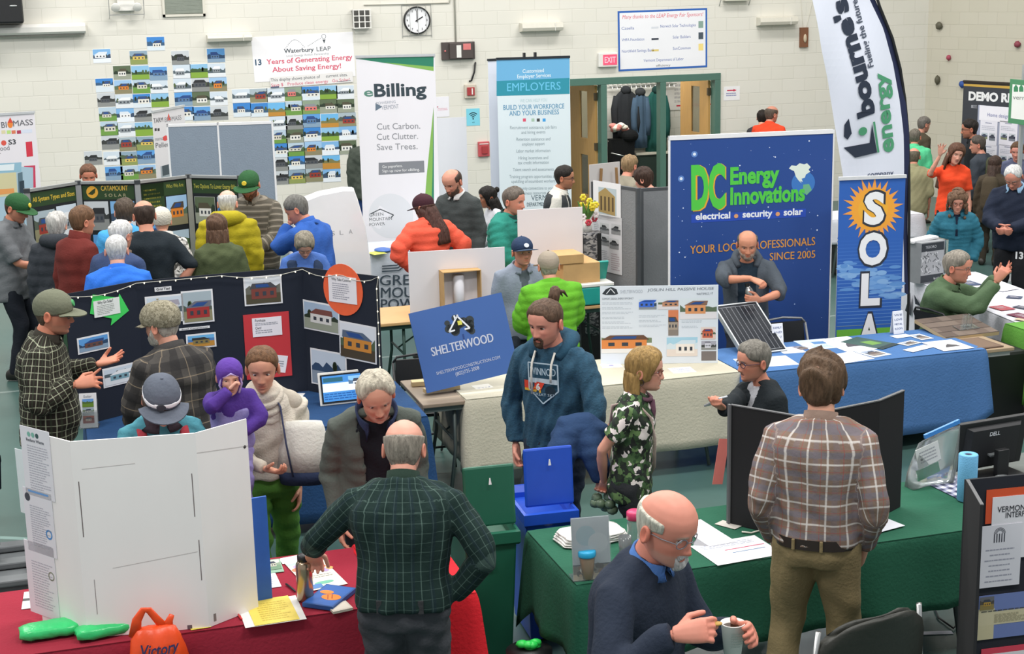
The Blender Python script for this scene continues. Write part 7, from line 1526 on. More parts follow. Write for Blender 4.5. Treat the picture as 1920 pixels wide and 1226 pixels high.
def garment(B, name, m, parent, voxel, seed, ease=1.05, hem=-.27, sleeve=1.0, belly=0, fat=0, amp=.006, quilt=0, opening=None, sl=1.0, hi=1.05, seamf=False, arms=True, lo_flare=0, cuff=1.0):
    """shirt, coat or vest: trunk and sleeves grown into one cloth surface"""
    S = B.S; mb = MB(); rs = []
    for t, hw, hd, yo in [(hem,) + TORSO[B.fem][0][1:]] + [q for q in TORSO[B.fem] if q[0] > hem + .05 and q[0] <= hi]:
        bl = belly * math.exp(-((t - .12) / .3) ** 2)
        rs.append(B.ring(t, hw * ease * (1 + fat * (.6 if t < .7 else .2)) + bl * .3 + (lo_flare * max(0, .1 - t)), hd * ease * (1 + fat) + bl * .55, yo + bl * .5))
    mb.rings(rs)
    if arms:
        for q in (-1, 1):
            a = B.arm[q]; s0 = B.sh[q]; e, w = a['e'], a['w']; pts = [s0 - B.rt * q * .05 * S, s0, s0 * .6 + e * .4]; rr = [.036, .037, .037]
            if sleeve >= .5: pts += [e * .93 + s0 * .07, e * .93 + w * .07]; rr += [.035, .034]
            if sleeve >= 1: pts += [e * .45 + w * .55, w - a['f'] * .012 * S, w]; rr += [.031, .027, .025 * cuff]
            elif sleeve > .5: u = (sleeve - .5) * 2; pts += [e * (1 - u) + w * u]; rr += [.034]
            elif sleeve < .5: u = sleeve * 2; pts += [s0 * (1 - u) + e * u]; rr += [.041]
            if B.fem: rr = [r_ * .88 for r_ in rr]
            mb.tube([B.c7 - B.D[3] * .012 * S, B.c7 * .5 + s0 * .5 + B.D[3] * .004 * S, s0 + B.D[3] * .004 * S], [.034 * S, .034 * S, .034 * S * (.85 if B.fem else 1)], 12)
            mb.tube(pts, [r_ * S * sl * (.5 + .5 * ease) for r_ in rr], 14); mb.ell(s0 - B.rt * q * .006 * S, (.038 * S * sl * (.9 if B.fem else 1),) * 3, 12, 8)
    V, F = remeshed(mb, voxel); N = normals(V, F); U, part, fw = B.attrs(V, seamf)
    V = folds(V, N, part, U, amp, seed)
    if quilt:
        per = quilt * (.9 + .2 * (part == 1)); V = V + N * (.013 * np.abs(np.sin(math.pi * U[:, 1] / per)) ** .55)[:, None]
    if opening:
        w0, w1 = opening; t = U[:, 1] / (.305 * S); wd = np.interp(t, [-.3, .2, 1.05], [w0, w0, w1]); M = (part == 0) & (fw[:, 1] > .02) & (np.abs(fw[:, 0]) < wd) & (t > hem - .1)
        V = V - (N * np.where(M, .035, 0)[:, None])
    return meshobj(name, V, F, m, parent, U)
def trousers(B, m, parent, voxel, seed, ease=1.0, fat=0, name='trousers', amp=.008, flare=1.0, short=0):
    S = B.S; mb = MB()
    mb.rings([B.ring(t, hw * (1 + fat * .5), hd * (1 + fat), 0) for t, hw, hd in ((.17, .09, .066), (0, .097, .072), (-.12, .098, .073), (-.22, .086, .06))])
    for q in (-1, 1):
        h, k, a = B.leg[q]; end = a - v3(0, 0, .022 * S); mb.tube([h + v3(0, 0, .02 * S), h, h * .6 + k * .4, k * .95 + h * .05, k * .9 + a * .1, k * .5 + a * .5, end], [r_ * S * ease for r_ in (.05, .056, .053, .043, .042, .038, .035 * flare)], 16)
    V, F = remeshed(mb, voxel); N = normals(V, F); U, part, fw = B.attrs(V); V = folds(V, N, part, U, amp, seed)
    return meshobj(name, V, F, m, parent, U)
def neckband(B, m, parent, name='collar', r=.041, z=(.94, 1.07), open_=14, flare=1.04, th=.006):
    S = B.S; rs = []
    A = np.radians(np.linspace(90 + open_, 450 - open_, 26)); c0, d0, r0 = B.spine(z[0]); c1, d1, r1 = B.spine(z[1])
    for c, d, rr, off in ((c0, d0, r0, 1.35), (c0 * .5 + c1 * .5, d1, r1, 1.08), (c1, d1, r1, 1.0 * flare), (c1, d1, r1, 1.0 * flare - th * 20), (c0 * .5 + c1 * .5, d1, r1, .9)):
        f = np.cross(d, rr); rs.append([c + (rr * math.cos(a) + f * (math.sin(a) * 1.0 + .08)) * r * S * off for a in A])
    mb = MB(); n = len(A)
    mb.rings([[ring[j] for ring in rs] for j in range(n)]); return mb.build(name, m, parent, True, recalc=True)
def shoe(B, q, m, parent, yawf=0):
    S = B.S; a = B.leg[q][2]; mb = MB(); rs = []
    for y, w_, h_ in ((-.045, .022, .05), (-.03, .027, .062), (.0, .028, .066), (.04, .029, .05), (.075, .03, .036), (.1, .026, .028), (.112, .014, .02)):
        rs.append([v3(a[0] + w_ * S * 1.05 * math.cos(t) + q * max(0, y) * .18 * S, a[1] + y * S, (.004 + max(0, h_ * (.5 + .5 * math.sin(t)) * (1 if math.sin(t) > -.6 else .8)) * S)) for t in np.arange(14) * math.pi / 7])
    mb.rings(rs); mb.v = [(x, y, max(.003, z)) for x, y, z in mb.v]; return mb.build('shoe', m, parent, True)
def heading(P, a):
    c = nrm(v3(-P[0], -P[1], 0)); r = v3(-c[1], c[0], 0); r = r if r @ CR > 0 else -r; d = c * math.cos(R(a)) + r * math.sin(R(a)); return math.atan2(d[1], d[0]) - math.pi / 2
def cap_geo(B, parent, col, name='cap', back=False, brimcol=None, emblem=None, band=None, zf=.136, th=.013, brim=.072, tilt=12, flat=0, m=None, button=True, mess=.0005):
    m = m or cloth(col); zm = [(0, zf), (60, zf - .012), (110, zf - .03), (180, zf - .04)]
    if back: zm = [(0, zf - .012), (60, zf - .006), (110, zf - .014), (180, zf - .03)]
    V, F = shell(zm, th, mess=mess, dip=.022, soft=.006, flat=flat, ramp=.4); o = meshobj(name, B.head_pt(V), F, m, parent)
    if brim:
        sgn = -1 if back else 1; mb = MB(); top = []; A = np.radians(np.linspace(-68, 68, 19))
        rs = []
        for u in (0, .35, .7, .95, 1):
            row = []
            for a in A:
                e = .106 + brim * u * (math.cos(a) ** .7); x, y = e * math.sin(a) * (.80 + .1 * u), e * math.cos(a)
                row.append((x, sgn * y, zf + .004 - .020 * math.sin(a) ** 2 - (y - .09) * math.tan(R(tilt)) * (1 if y > .09 else 0)))
            rs.append(row)
        top = [B.head_pt(r_) for r_ in rs]; bot = [B.head_pt(np.array(r_) - [0, 0, .004]) for r_ in rs]
        mb.rings([list(t_) + list(b_)[::-1] for t_, b_ in zip(top, bot)]); mb.build('brim', cloth(brimcol) if brimcol else m, o, True, recalc=True)
    if button: mb = MB(); mb.ell(B.head_pt([(0, -.004, .2355 + th)])[0], (.008, .008, .005), 10, 6); mb.build('button', cloth(brimcol) if brimcol else m, o, True)
    if emblem:
        X, Y, Z = emblem[1] if len(emblem) > 1 else (0, .102, .178); mb = MB()
        mb.rings([[B.head_pt([(X + r_ * math.cos(t), Y + d_ - .25 * r_ * math.sin(t), Z + r_ * .8 * math.sin(t))])[0] for t in np.arange(18) * math.pi / 9] for r_, d_ in ((.022, -.006), (.022, .004), (.019, .006))]); mb.build('emblem', mat('emblem_' + emblem[0], emblem[0], .6), o, recalc=True)
    if band:
        V2, F2 = shell([(0, band[1]), (180, band[1] - .02)], th + .002, zmax=[(0, band[2]), (180, band[2] - .02)], dip=.03, soft=.004, ramp=0); meshobj('band', B.head_pt(V2), F2, cloth(band[0]), o)
    return o
def glasses_geo(B, parent, col, r=.021, lens=False):
    mb = MB(); y = .097; H = lambda p: B.head_pt([p])[0]
    for s in (-1, 1):
        c = (s * .033, y, .112); mb.tube([H((c[0] + r * math.cos(t), y - .012 * abs(c[0] + r * math.cos(t)) / .05, c[2] + r * .78 * math.sin(t))) for t in np.linspace(0, 2 * math.pi, 17)], .0021, 6, cap=False)
        mb.tube([H((s * .054, y - .014, .116)), H((s * .074, .04, .117)), H((s * .078, -.01, .116)), H((s * .077, -.03, .1))], .002, 6)
    mb.tube([H((-.013, y, .115)), H((0, y + .006, .118)), H((.013, y, .115))], .002, 6); return mb.build('glasses', mat('frames_' + col, col, .3, var=.02), parent, True)
BEARD = {'full': ([(0, -.01), (180, -.01)], [(0, .036), (14, .040), (24, .062), (45, .062), (70, .082), (84, .11), (92, -.02), (180, -.02)], .010), 'goatee': ([(0, -.01), (180, -.01)], [(0, .033), (12, .034), (18, .05), (27, .05), (34, -.02), (180, -.02)], .014), 'stache': ([(0, .0535), (16, .05), (28, .036), (180, .036)], [(0, .064), (14, .063), (24, .056), (30, .0), (180, 0)], .009)}
NP = [0]
def person(px, py, face, label, S=1.75, Y=None, skin='d9a58c', hair=('short', '5a4636'), top=None, legs=('2c3440', 1), shoes='26241f', extra=None, group=None, **o):
    """px, py: crown of the head in the photo; S: height; face: 0 towards the viewer, 90 to the right, 180 away"""
    NP[0] += 1; seed = NP[0]; top = [g_ if len(g_) > 2 else (*g_, {}) for g_ in top or []]; hat = o.get('hat'); lift = .012 + (.008 if hat else 0) + (.02 if hair and hair[0] in ('tousled', 'swept', 'curly') else 0) + (.04 if hair and hair[0] == 'knot' else 0)
    for _ in range(4):
        B = Body(S, o); top_l = B.head_pt([(0, -.01, .2355 + lift)])[0]
        if Y is None: P = atz(px, py, top_l[2]); break
        P = aty(px, py, Y)
        if o.get('held'): break
        S *= P[2] / top_l[2]
    rz = heading(P, face); lift_ = P[2] - top_l[2] if o.get('held') else 0; c, s_ = math.cos(rz), math.sin(rz); base = v3(P[0] - (c * top_l[0] - s_ * top_l[1]), P[1] - (s_ * top_l[0] + c * top_l[1]), lift_)
    W_ = [q for q in ('RW', 'LW') if q in o]
    for q in W_:                                            # hand laid on a point of the room
        w_ = o[q]; d = (aty(*w_[0]) if w_[0][1] > 20 else v3(*w_[0])) - base; k_ = 1 if q[0] == 'R' else -1
        o[q[0]] = ((k_ * (c * d[0] + s_ * d[1]) / S, (-s_ * d[0] + c * d[1]) / S, d[2] / S), w_[1]) + tuple(w_[2:])
    if W_: B = Body(S, o)
    t = thing('person', label, 'person', base, rz, group); dist = np.linalg.norm(base); vx = .0115 if dist < 9.5 else .014 if dist < 13 else .018; B.root = t; B.P = P
    mb = MB(); fm = o.get('fem', False); k = S / 1.75
    mb.rings([B.ring(q[0], q[1] * sk_, q[2] * sk_, q[3]) for q in TORSO[fm] for sk_ in [.62 if q[0] < .2 else .78] if q[0] > -.2])
    lo = max([g_[2].get('sleeve', 1) if g_[2].get('arms', True) else 0 for g_ in (top or [])] + [0]) >= 1
    for q in (-1, 1):
        a = B.arm[q]; g_ = (.86 if fm else 1) * (.74 if lo else 1)
        mb.tube([B.sh[q], B.sh[q] * .5 + a['e'] * .5, a['e'], a['e'] * .7 + a['w'] * .3, a['w'], a['w'] + a['f'] * .02 * S], [r_ * S * g_ for r_ in (.03, .029, .023, .0245, .0165, .015)], 12)
        h, kn, an = B.leg[q]; mb.tube([h, h * .5 + kn * .5, kn, kn * .6 + an * .4, an, an - v3(0, 0, .03 * S)], [r_ * S for r_ in (.034, .034, .026, .027, .018, .018)], 12)
    nr = (.029 if fm else .034) * S; Hb = B.head_pt([(0, -.03, .07)])[0]; mb.tube([B.c7 - B.D[3] * .05 * S, B.c7, B.neck, Hb], [nr * 1.25, nr * 1.08, nr * .98, nr * 1.0], 14)
    V, F = remeshed(mb, max(vx, .013)); tone = np.array(lin(skin)); C = np.tile(tone * [1, .95, .93], (len(V), 1))
    def join(v, f, c):
        nonlocal V, C; n = len(V); F.extend(tuple(i + n for i in q) for q in f); V = np.r_[V, v]; C = np.r_[C, c]
    hv, hf, hc, ys = head(skin, o.get('brow', hair[1] if hair else '4a3a30'), o.get('lip'), o.get('stub'), fm, mouth=o.get('mouth', 0), ageing=o.get('age', 0)); join(B.head_pt(hv), hf, hc)
    for q in (-1, 1):
        a = B.arm[q]; hm = hand_mb(a['w'] + a['f'] * .012 * S, a['f'], a['n'], q, k * (.92 if fm else 1), a['curl'], a['spread'], a['point'], a['thumb'])
        v, f = remeshed(hm, .0048 if dist < 9.5 else .0065 if dist < 13 else .009, 1); N_ = np.clip((np.linalg.norm(v - a['w'], axis=1) - .09 * k) / (.1 * k), 0, 1)[:, None]; join(v, f, tone * (1 - N_) + tone * [1.02, .82, .78] * N_)
    meshobj('body', V, F, skin_mat(), t, None, C)
    if abs(face) < 120 or o.get('eyes'):
        for q in (-1, 1):
            mb = MB(); mb.ell((0, 0, 0), (.0135, .0115, .0075), 16, 11); v = np.array(mb.v); g_ = o.get('gaze', 0); m_ = np.hypot(v[:, 0] / .0135 - g_, v[:, 2] / .0105) < .48; c_ = np.where((m_ & (v[:, 1] > 0))[:, None], np.array(lin(o.get('iris', '3a2a20'))), np.array(lin('e2d9d2')))
            meshobj('eye', B.head_pt(v + v3(q * .031, ys - .0055, .1135)), mb.f, skin_mat(), t, None, c_)
    if hair and hair[0] != 'none': v, f = hairgeo(hair[0], seed, hair[2] if len(hair) > 2 else 0, bool(hat)); meshobj('hair', B.head_pt(v), f, hairmat(hair[1]), t)
    if 'beard' in o: zm, zx, th = BEARD[o['beard'][0]]; v, f = shell(zm, th, zx, mess=.0025, seed=seed, dip=.012, soft=.006); keep = v; keep[:, 1] += np.where((np.abs(v[:, 0]) < .03) & (v[:, 1] > .05), .004, 0); meshobj('beard', B.head_pt(keep), f, hairmat(o['beard'][1]), t)
    if 'beard' in o and o['beard'][0] == 'goatee': zm, zx, th = BEARD['stache']; v, f = shell(zm, th, zx, mess=.001, seed=seed, dip=.012, soft=.004); v[:, 1] += np.where((np.abs(v[:, 0]) < .03) & (v[:, 1] > .05), .006, 0); meshobj('moustache', B.head_pt(v), f, hairmat(o['beard'][1]), t)
    if 'glasses' in o: glasses_geo(B, t, o['glasses'])
    if hat: hat(B, t)
    for i, g_ in enumerate(top or []):
        kw = dict(g_[2]) if len(g_) > 2 else {}; cl = kw.pop('collar', None); hd = kw.pop('hood', None); m = g_[1] if not isinstance(g_[1], str) else cloth(g_[1])
        garment(B, g_[0], m, t, vx, seed * 7 + i, **kw)
        if cl: neckband(B, (cloth(cl[0]) if isinstance(cl[0], str) else cl[0]), t, 'collar', **(cl[1] if len(cl) > 1 else {}))
        if hd:
            mb = MB(); c0, d, r = B.spine(.93); f_ = np.cross(d, r); q = hd[1] if len(hd) > 1 else 1
            mb.tube([c0 + r * x * S * q + f_ * y * S * q + d * z * S for x, y, z in ((-.05, .06, .0), (-.068, .0, .022), (-.05, -.055, .03), (0, -.078, .022), (.05, -.055, .03), (.068, 0, .022), (.05, .06, 0))], [z * S * q for z in (.015, .026, .034, .042, .034, .026, .015)], 12, up=tuple(d)); mb.build('hood', cloth(hd[0]) if isinstance(hd[0], str) else hd[0], t, True)
    lm = legs[0] if not isinstance(legs[0], str) else cloth(legs[0]); trousers(B, lm, t, vx * 1.1, seed, legs[1], o.get('fat', 0), flare=legs[2] if len(legs) > 2 else 1)
    for q in (-1, 1): shoe(B, q, mat('shoe_' + shoes, shoes, .5), t)
    if extra: extra(B, t)
    return B
def handpt(B, q, a=.07, b=0, c=.03): h = B.arm[q]; t = np.cross(h['f'], h['n']) * q; return h['w'] + (h['f'] * a + t * b + h['n'] * c) * B.S / 1.75
def world(B, p): r = B.root; c, s = math.cos(r.rotation_euler.z), math.sin(r.rotation_euler.z); return v3(r.location.x + c * p[0] - s * p[1], r.location.y + s * p[0] + c * p[1], p[2])
CHK = plaid('rust_white_check_shirt', '836f62', [(1, .098, 0, .03, '70727f', .6), (0, .098, .5, .03, '7a7078', .4), (0, .098, .1, .013, 'd9d2cc', .8), (1, .098, .42, .012, 'dcd6d0', .75), (0, .098, .78, .006, '9c4a48', .8), (1, .098, .76, .006, '9c4a48', .7)])
GRP = plaid('dark_green_check_shirt', '1d2f2c', [(0, .036, 0, .0055, '7f9a90', .5), (1, .042, .5, .0045, '7f9a90', .4), (0, .072, .3, .02, '1c2c33', .6)])
BWP = plaid('black_cream_check_shirt', '2b2622', [(0, .042, 0, .007, 'b9bfa4', .8), (1, .042, .3, .007, 'b9bfa4', .75), (0, .042, .5, .012, '3a4434', .5)])
GYP = plaid('grey_brown_plaid_jacket', '4a4744', [(0, .15, 0, .06, '2c2b2c', .7), (1, .15, .4, .06, '2c2b2c', .7), (0, .15, .5, .008, '9a8a74', .6), (1, .15, .9, .008, '9a8a74', .6)])
STR = plaid('brown_grey_striped_shirt', '5f5a50', [(1, .062, 0, .02, '9a9284', .75), (1, .062, .5, .008, '3c3a34', .7)])
FLO = blotch('dark_tropical_flower_print', ['1b221d', '22301f', '46633c', '1d241f', '2f4a2c', '5d7a4a', 'e3d9d6', '191e1b'], 36)
SPK = blotch('speckled_grey_coat', ['c9c7c2', '8a8985', 'e3e1dc', '55544f', 'b5b2ad'], 45)
JEANS = '2a3444'
def sit_on(x, y, rz, label): folding_chair(x, y, rz, label)
def T(name, c, **k): return (name, c, k)
def belt(B, t):
    mb = MB(); mb.rings([B.ring(z, .104, .078) for z in (-.035, .055)], cap=False); b_ = mb.build('belt', mat('dark_leather', '2a211c', .5), t, True)
    c = B.ring(.01, .107, .081)
    for j in (5, 7, 15, 17): mb = MB(); q = c[j]; mb.tube([q + v3(0, 0, .025), q - v3(0, 0, .025)], .008, 6); mb.build('belt_loop', cloth('8a7a58'), t)
person(1541, 655, 174, 'man seen from behind in rust and white checked shirt and khaki trousers', S=1.83, Y=6.12, hair=('tousled', '5b4736'), top=[T('shirt', CHK, collar=('8a7468', dict(z=(.95, 1.08))), hem=-.02, ease=1.1, amp=.007)], legs=('8a7a58', 1.08), R=((.118, .05, .505), (.4, -1, 0)), L=((.118, .05, .505), (.4, -1, 0)), yaw=14, extra=belt, feet={-1: (-.1, .02), 1: (.085, 0)}, stub='6a4a3a')
def goat(B, t):
    p = world(B, handpt(B, -1, .06, .0, .046)); c = thing('paper_cup', 'white paper cup held by the bald man in navy', 'cup', p - v3(0, 0, .06)); mb = MB(); mb.lathe([(.031, 0), (.043, .115), (.0455, .118), (.042, .119), (.03, .006)], n=28); mb.build('cup_wall', mat('white_paper_cup', 'e9e7e2', .6), c, True)
    S_ = Sheet(.05, .06, slab=False); S_.lines(0, .05, .06, 0, 6, '9aa5a0', th=.003, l=0); S_.bend = lambda x, y, z: (x - .025, -.0405 + 9 * (x - .025) ** 2 - .1 * z, z + .035); S_.build('print', c); mb = MB(); mb.lathe([(.039, .1), (.039, .101)], n=24); mb.build('coffee', mat('coffee', '3a2a20', .2), c)
    mb = MB(); mb.ell((0, 0, 0), (.02, .016, .006), 12, 6); tag(sit(mb.build('cookie', mat('biscuit', 'b58f4a', .8), None, True), world(B, handpt(B, 1, .15, .02, .03))), 'piece of biscuit held by the bald man in navy', 'food')
person(1262, 918, 60, 'bald man with white goatee and glasses in navy sweater, holding a cup', S=1.78, Y=4.68, skin='d9907c', yaw=-6, shw=.104, hair=('ring', 'c9c2b4'), beard=('goatee', 'd9d2c6'), stub='c9a090', glasses='8a8a92', age=1, pitch=16, lean=8, top=[T('sweater', '28303f', ease=1.1, belly=.025, fat=.04, collar=('4f78b8',)), ], legs=('22242a', 1.1), RW=((1258, 1190, 4.42), (.4, -.8, -.6), dict(f=(-.3, .9, .1), n=(-.8, -.2, -.5), c=.7)), LW=((1374, 1182, 4.6), (.5, -.6, -.6), dict(f=(-.35, .8, .25), n=(-1, .25, 0), c=.6)), extra=goat, gaze=.2)
def bbelt(B, t):
    c = B.ring(.02, .112, .088)
    for j in (12, 15, 18): mb = MB(); q = c[j]; mb.box(q[0] - .012, q[0] + .012, q[1] - .006, q[1] + .006, q[2] - .03, q[2] + .03); mb.build('belt_loop', cloth('3a3b3d'), t)
fl = atz(573, 1124, .748)
person(757, 781, 172, 'man seen from behind in dark green checked shirt, hand on a steel flask', S=1.8, Y=6.32, skin='d59a86', hair=('ring', '8d857a'), lean=9, hunch=10, pitch=16, top=[T('shirt', GRP, collar=('26382f', dict(z=(.93, 1.09))), ease=1.2, hem=-.04, amp=.008, fat=.08)], legs=('43454a', 1.2), shw=.125, LW=((fl[0] + .03, fl[1] - .09, 1.04), (.45, -1, -.25), dict(f=(0, .45, -.7), n=(.0, .3, -1), c=.6)), R=((.125, .02, .54), (1, -.45, .0), dict(c=.6)), extra=bbelt)
def lap(B, t): neckband(B, cloth('2b3450'), t, 'lapel', r=.052, z=(.78, 1.1), open_=30, flare=1.25)
person(700, 695, 8, 'grey haired man in grey green jacket over black, leaning over the red table', S=1.76, Y=7.3, skin='cf937c', hair=('swept', 'b5ad9c'), lean=16, hunch=12, pitch=24, roll=6, age=1, top=[T('sweater', '171b22', arms=False, hem=0), T('jacket', '555b55', opening=(.035, .06), ease=1.17, sl=1.0, amp=.006)], legs=('2a2d33', 1), R=((.125, .07, .48), (.3, -1, 0)), L=((.125, .07, .48), (.3, -1, 0)), extra=lap, mouth=.6, stub='c79a88')
def hood(B, t):
    K = 1.35; S_ = Sheet(.01, .01, slab=False); a = [(-.072, .12), (.072, .12), (.072, .0), (0, -.06), (-.072, 0)]
    for i in range(5): S_.line(a[i], a[(i + 1) % 5], .006, 'b9ccd8', 2)
    S_.text('WINNOD', 0, .07, .032, 'b9ccd8', 'c', .02, width=.125); S_.rect(-.07, .03, .07, .052, 'c5d3dc', 1); S_.poly([(-.1, .0), (-.01, .0), (.01, .035), (-.1, .035)], 'd8442f', 3); S_.rect(-.1, -.012, -.01, .01, 'e8b23a', 4); S_.text('6', -.035, .0, .028, 'f0eeea', 'l', .05, 5); S_.disc(.035, .0, .024, '20303c', 3, 14); S_.text('GREAT SKI', 0, -.025, .012, 'b9ccd8', 'c', width=.1)
    c, d, r = B.spine(.62); f = np.cross(d, r); o = c + f * .086 * B.S
    S_.bend = lambda x, y, z: tuple(o - r * x * K + d * (z * K - .03) + f * (y * 1.5 + .004 - 2.6 * x * x)); S_.build('chest_print', t, .9)
    for q in (-1, 1):
        mb = MB(); P = [B.spine(u)[0] + B.rt * q * .035 * B.S + f * w_ * B.S for u, w_ in ((.97, .052), (.86, .083), (.75, .094), (.6 - .07 * q, .096))]; mb.tube(P, .007, 8); mb.build('drawstring', cloth('d5d2ca'), t, True)
    w0 = B.arm[-1]['e'] * .35 + B.arm[-1]['w'] * .65; m = cloth('2c4468'); mb = MB()   # coat over the forearm
    mb.tube([w0 + v3(-.12, -.06, .0), w0 + v3(-.04, 0, .07), w0 + v3(.04, .07, .06), w0 + v3(.1, .08, -.02)], [.06, .085, .085, .06], 14); mb.tube([w0 + v3(.02, .08, .04), w0 + v3(.04, .14, -.06), w0 + v3(.06, .15, -.14), w0 + v3(.06, .14, -.2)], [.08, .095, .09, .07], 14); mb.tube([w0 + v3(-.06, .03, .03), w0 + v3(-.12, .06, -.08), w0 + v3(-.16, .06, -.16), w0 + v3(-.18, .05, -.22)], [.07, .08, .075, .06], 14)
    v, f_ = remeshed(mb, .011); M = t.matrix_basis; v = folds(v, normals(v, f_), np.zeros(len(v)), np.zeros((len(v), 3)), .007, 5)
    o_ = meshobj('folded_coat', v, f_, m, None); sit(o_, t.location, t.rotation_euler.z); tag(o_, 'navy coat hung over the forearm of the man in the blue hoodie', 'coat')
person(1018, 545, -28, 'young man with a topknot and goatee in blue printed hoodie', S=1.83, hair=('knot', '5a4638'), beard=('goatee', '4a382c'), stub='9a6a56', skin='cf8f7c', pitch=10, yaw=-8, top=[T('hoodie', mat('heather_blue_fleece', '284c62', .95, var=.24, scale=40, bump=.4, bscale=90), hood=('284c62', .9), ease=1.12, amp=.009, cuff=1.15)], legs=('2a3445', 1.06), R=((.14, .03, .49), (.9, -.6, 0), dict(c=.7)), L=((.12, .15, .535), (.9, -.4, -.4), dict(c=.5)), extra=hood)
def scarf(B, t):
    mb = MB(); c, d, r = B.spine(1.0); f = np.cross(d, r); S_ = B.S
    A = np.linspace(0, 2 * math.pi, 17); mb.tube([c + r * .045 * S_ * math.cos(a) + f * (.045 * math.sin(a) + .01) * S_ for a in A], .013, 8, cap=False); mb.tube([c + f * .06 * S_, c + f * .075 * S_ - d * .06, c + f * .085 * S_ - d * .15, c + f * .085 * S_ - d * .2], [.014, .02, .026, .004], 8, flat=.4, up=tuple(r)); mb.build('scarf', cloth('6a4a58'), t, True)
    mb = MB(); P = [B.spine(u)[0] + r * x * S_ + f * y * S_ for u, x, y in ((.4, -.02, -.085), (.8, .05, -.07), (.97, .062, -.0), (.85, .06, .07), (.6, .035, .09), (.2, -.03, .085), (-.1, -.085, .05))]; mb.tube(P, .011, 8, flat=.4); mb.build('bag_strap', cloth('d0b8b0'), t, True)
    mb = MB(); mb.tube([B.head_pt([(.078 * q, -.01 + .014 * math.cos(a), .062 + .016 * math.sin(a))])[0] for q in (1,) for a in A], .003, 6); mb.build('earring', mat('dark_hoop', '4a3a3a', .4, .5), t)
    p = world(B, B.arm[1]['w'] + B.arm[1]['f'] * .1); mb = MB(); rd = random.Random(1); [mb.ell((rd.uniform(-.05, .05), rd.uniform(-.03, .03), rd.uniform(-.05, .04)), (.035, .03, .03), 8, 6) for _ in range(7)]; tag(sit(mb.build('produce_bag', mat('clear_leafy_bag', '8aa080', .25, var=.4, scale=30), None, True), p + v3(0, 0, -.06)), 'small clear bag with green bits held by the woman in floral shirt', 'bag')
person(1208, 650, 82, 'woman with streaked blond hair and glasses in dark floral shirt', S=1.65, Y=7.55, fem=True, skin='d59d88', hair=('mullet', '957848'), glasses='6a2f2a', top=[T('shirt', FLO, sleeve=.32, hem=-.25, ease=1.1)], legs=('2b2d30', 1), R=((.03, -.09, .52), (.7, -.8, 0), dict(c=.6)), L=((.03, -.1, .53), (.7, -.8, 0), dict(c=.6)), extra=scarf, pitch=2)
def phone(B, t):
    mb = MB(); mb.box(-.035, .035, -.006, .006, -.07, .07); o = mb.build('phone', mat('silver_phone', 'b5b8be', .3, .4), None, bevel=.004); sit(o, world(B, handpt(B, 1, .06, .03, .03)), R(20), R(60)); tag(o, 'silver phone in the raised hand of the woman in black', 'phone')
    p = aty(1352, 862, 7.35); mb = MB(); mb.box(-.05, .05, -.001, .001, -.14, .12); o = mb.build('paper', mat('salmon_paper', 'e07a72', .7), None); sit(o, p, R(30), 0, R(14)); tag(o, 'salmon pink paper hanging left of the black trifold', 'paper')
person(1414, 636, -62, 'woman with short grey hair and glasses laughing in black jacket', S=1.67, Y=7.62, fem=True, skin='cf8f78', hair=('short', '77736b'), glasses='3a2f4a', mouth=1, age=.6, top=[T('shirt', 'b3b4ba', arms=False, hem=0), T('jacket', '20262a', opening=(.02, .045), ease=1.18, sl=1.15)], legs=('1f2226', 1), RW=((1340, 778, 7.3), (.9, -.3, -.6), dict(f=(-.3, .5, .4), n=(0, .2, 1), c=.9)), L='D', extra=phone, pitch=4)
def shawl(B, t):
    mb = MB(); S_ = B.S
    mb.rings([B.ring(u, hw, hd, yo) for u, hw, hd, yo in ((.04, .112, .082, 0), (.15, .11, .08, 0), (.35, .1, .078, .008), (.6, .102, .082, .01), (.8, .1, .07, .004), (.93, .08, .058, .004), (1.08, .052, .052, .01))])
    a = B.arm[1]; mb.tube([B.sh[1], a['e'], a['w'] * .6 + a['e'] * .4], [.046 * S_, .044 * S_, .04 * S_], 14); mb.tube([B.sh[-1], B.arm[-1]['e'], B.arm[-1]['w'] * .5 + B.arm[-1]['e'] * .5], [.045 * S_, .042 * S_, .038 * S_], 14)
    v, f = remeshed(mb, .012); N = normals(v, f); U, pt, fw = B.attrs(v); v = folds(v, N, pt, U, .006, 4); v = v + N * (.005 * np.sin(52 * (v[:, 2] + .5 * v[:, 0] + .6 * v[:, 1])))[:, None]
    m = cloth('cdc4b6', bump=.5, bscale=90); meshobj('shawl', v, f, m, t)
    mb = MB(); c, d, r = B.spine(1.02); ff = np.cross(d, r)
    for k, rr in ((0, .05), (-.04, .062), (-.085, .07)): mb.tube([c + d * k + r * rr * S_ * 1.05 * math.cos(q) + ff * (rr * math.sin(q) + .02) * S_ - d * .035 * max(0, math.sin(q)) for q in np.linspace(0, 2 * math.pi, 22)], .02, 8, cap=False)
    mb.build('cowl', m, t, True)
person(489, 647, 2, 'woman in a cream shawl and green trousers carrying a toddler', S=1.7, fem=True, skin='cf967c', hair=('tail', '6a4c34'), age=.2, Y=8.1, top=[T('shirt', 'b9b0a2', hem=-.1, ease=.95)], legs=('4f8034', 1.0, 1.25), shoes='1d1d1d', R=((.02, .2, .62), (.9, .0, -.6), dict(c=.6, f=(-.6, .6, .0), n=(-.2, -.3, .9))), L=((.1, .0, .49), (.3, -1, .1)), extra=shawl, yaw=-8, pitch=8, feet={-1: (-.05, -.17), 1: (.05, .08)})
p = aty(566, 850, 8.05); t = thing('tote_bag', 'white tote bag with a navy bottom behind the woman in cream', 'bag', p - v3(0, 0, .17), R(-20))
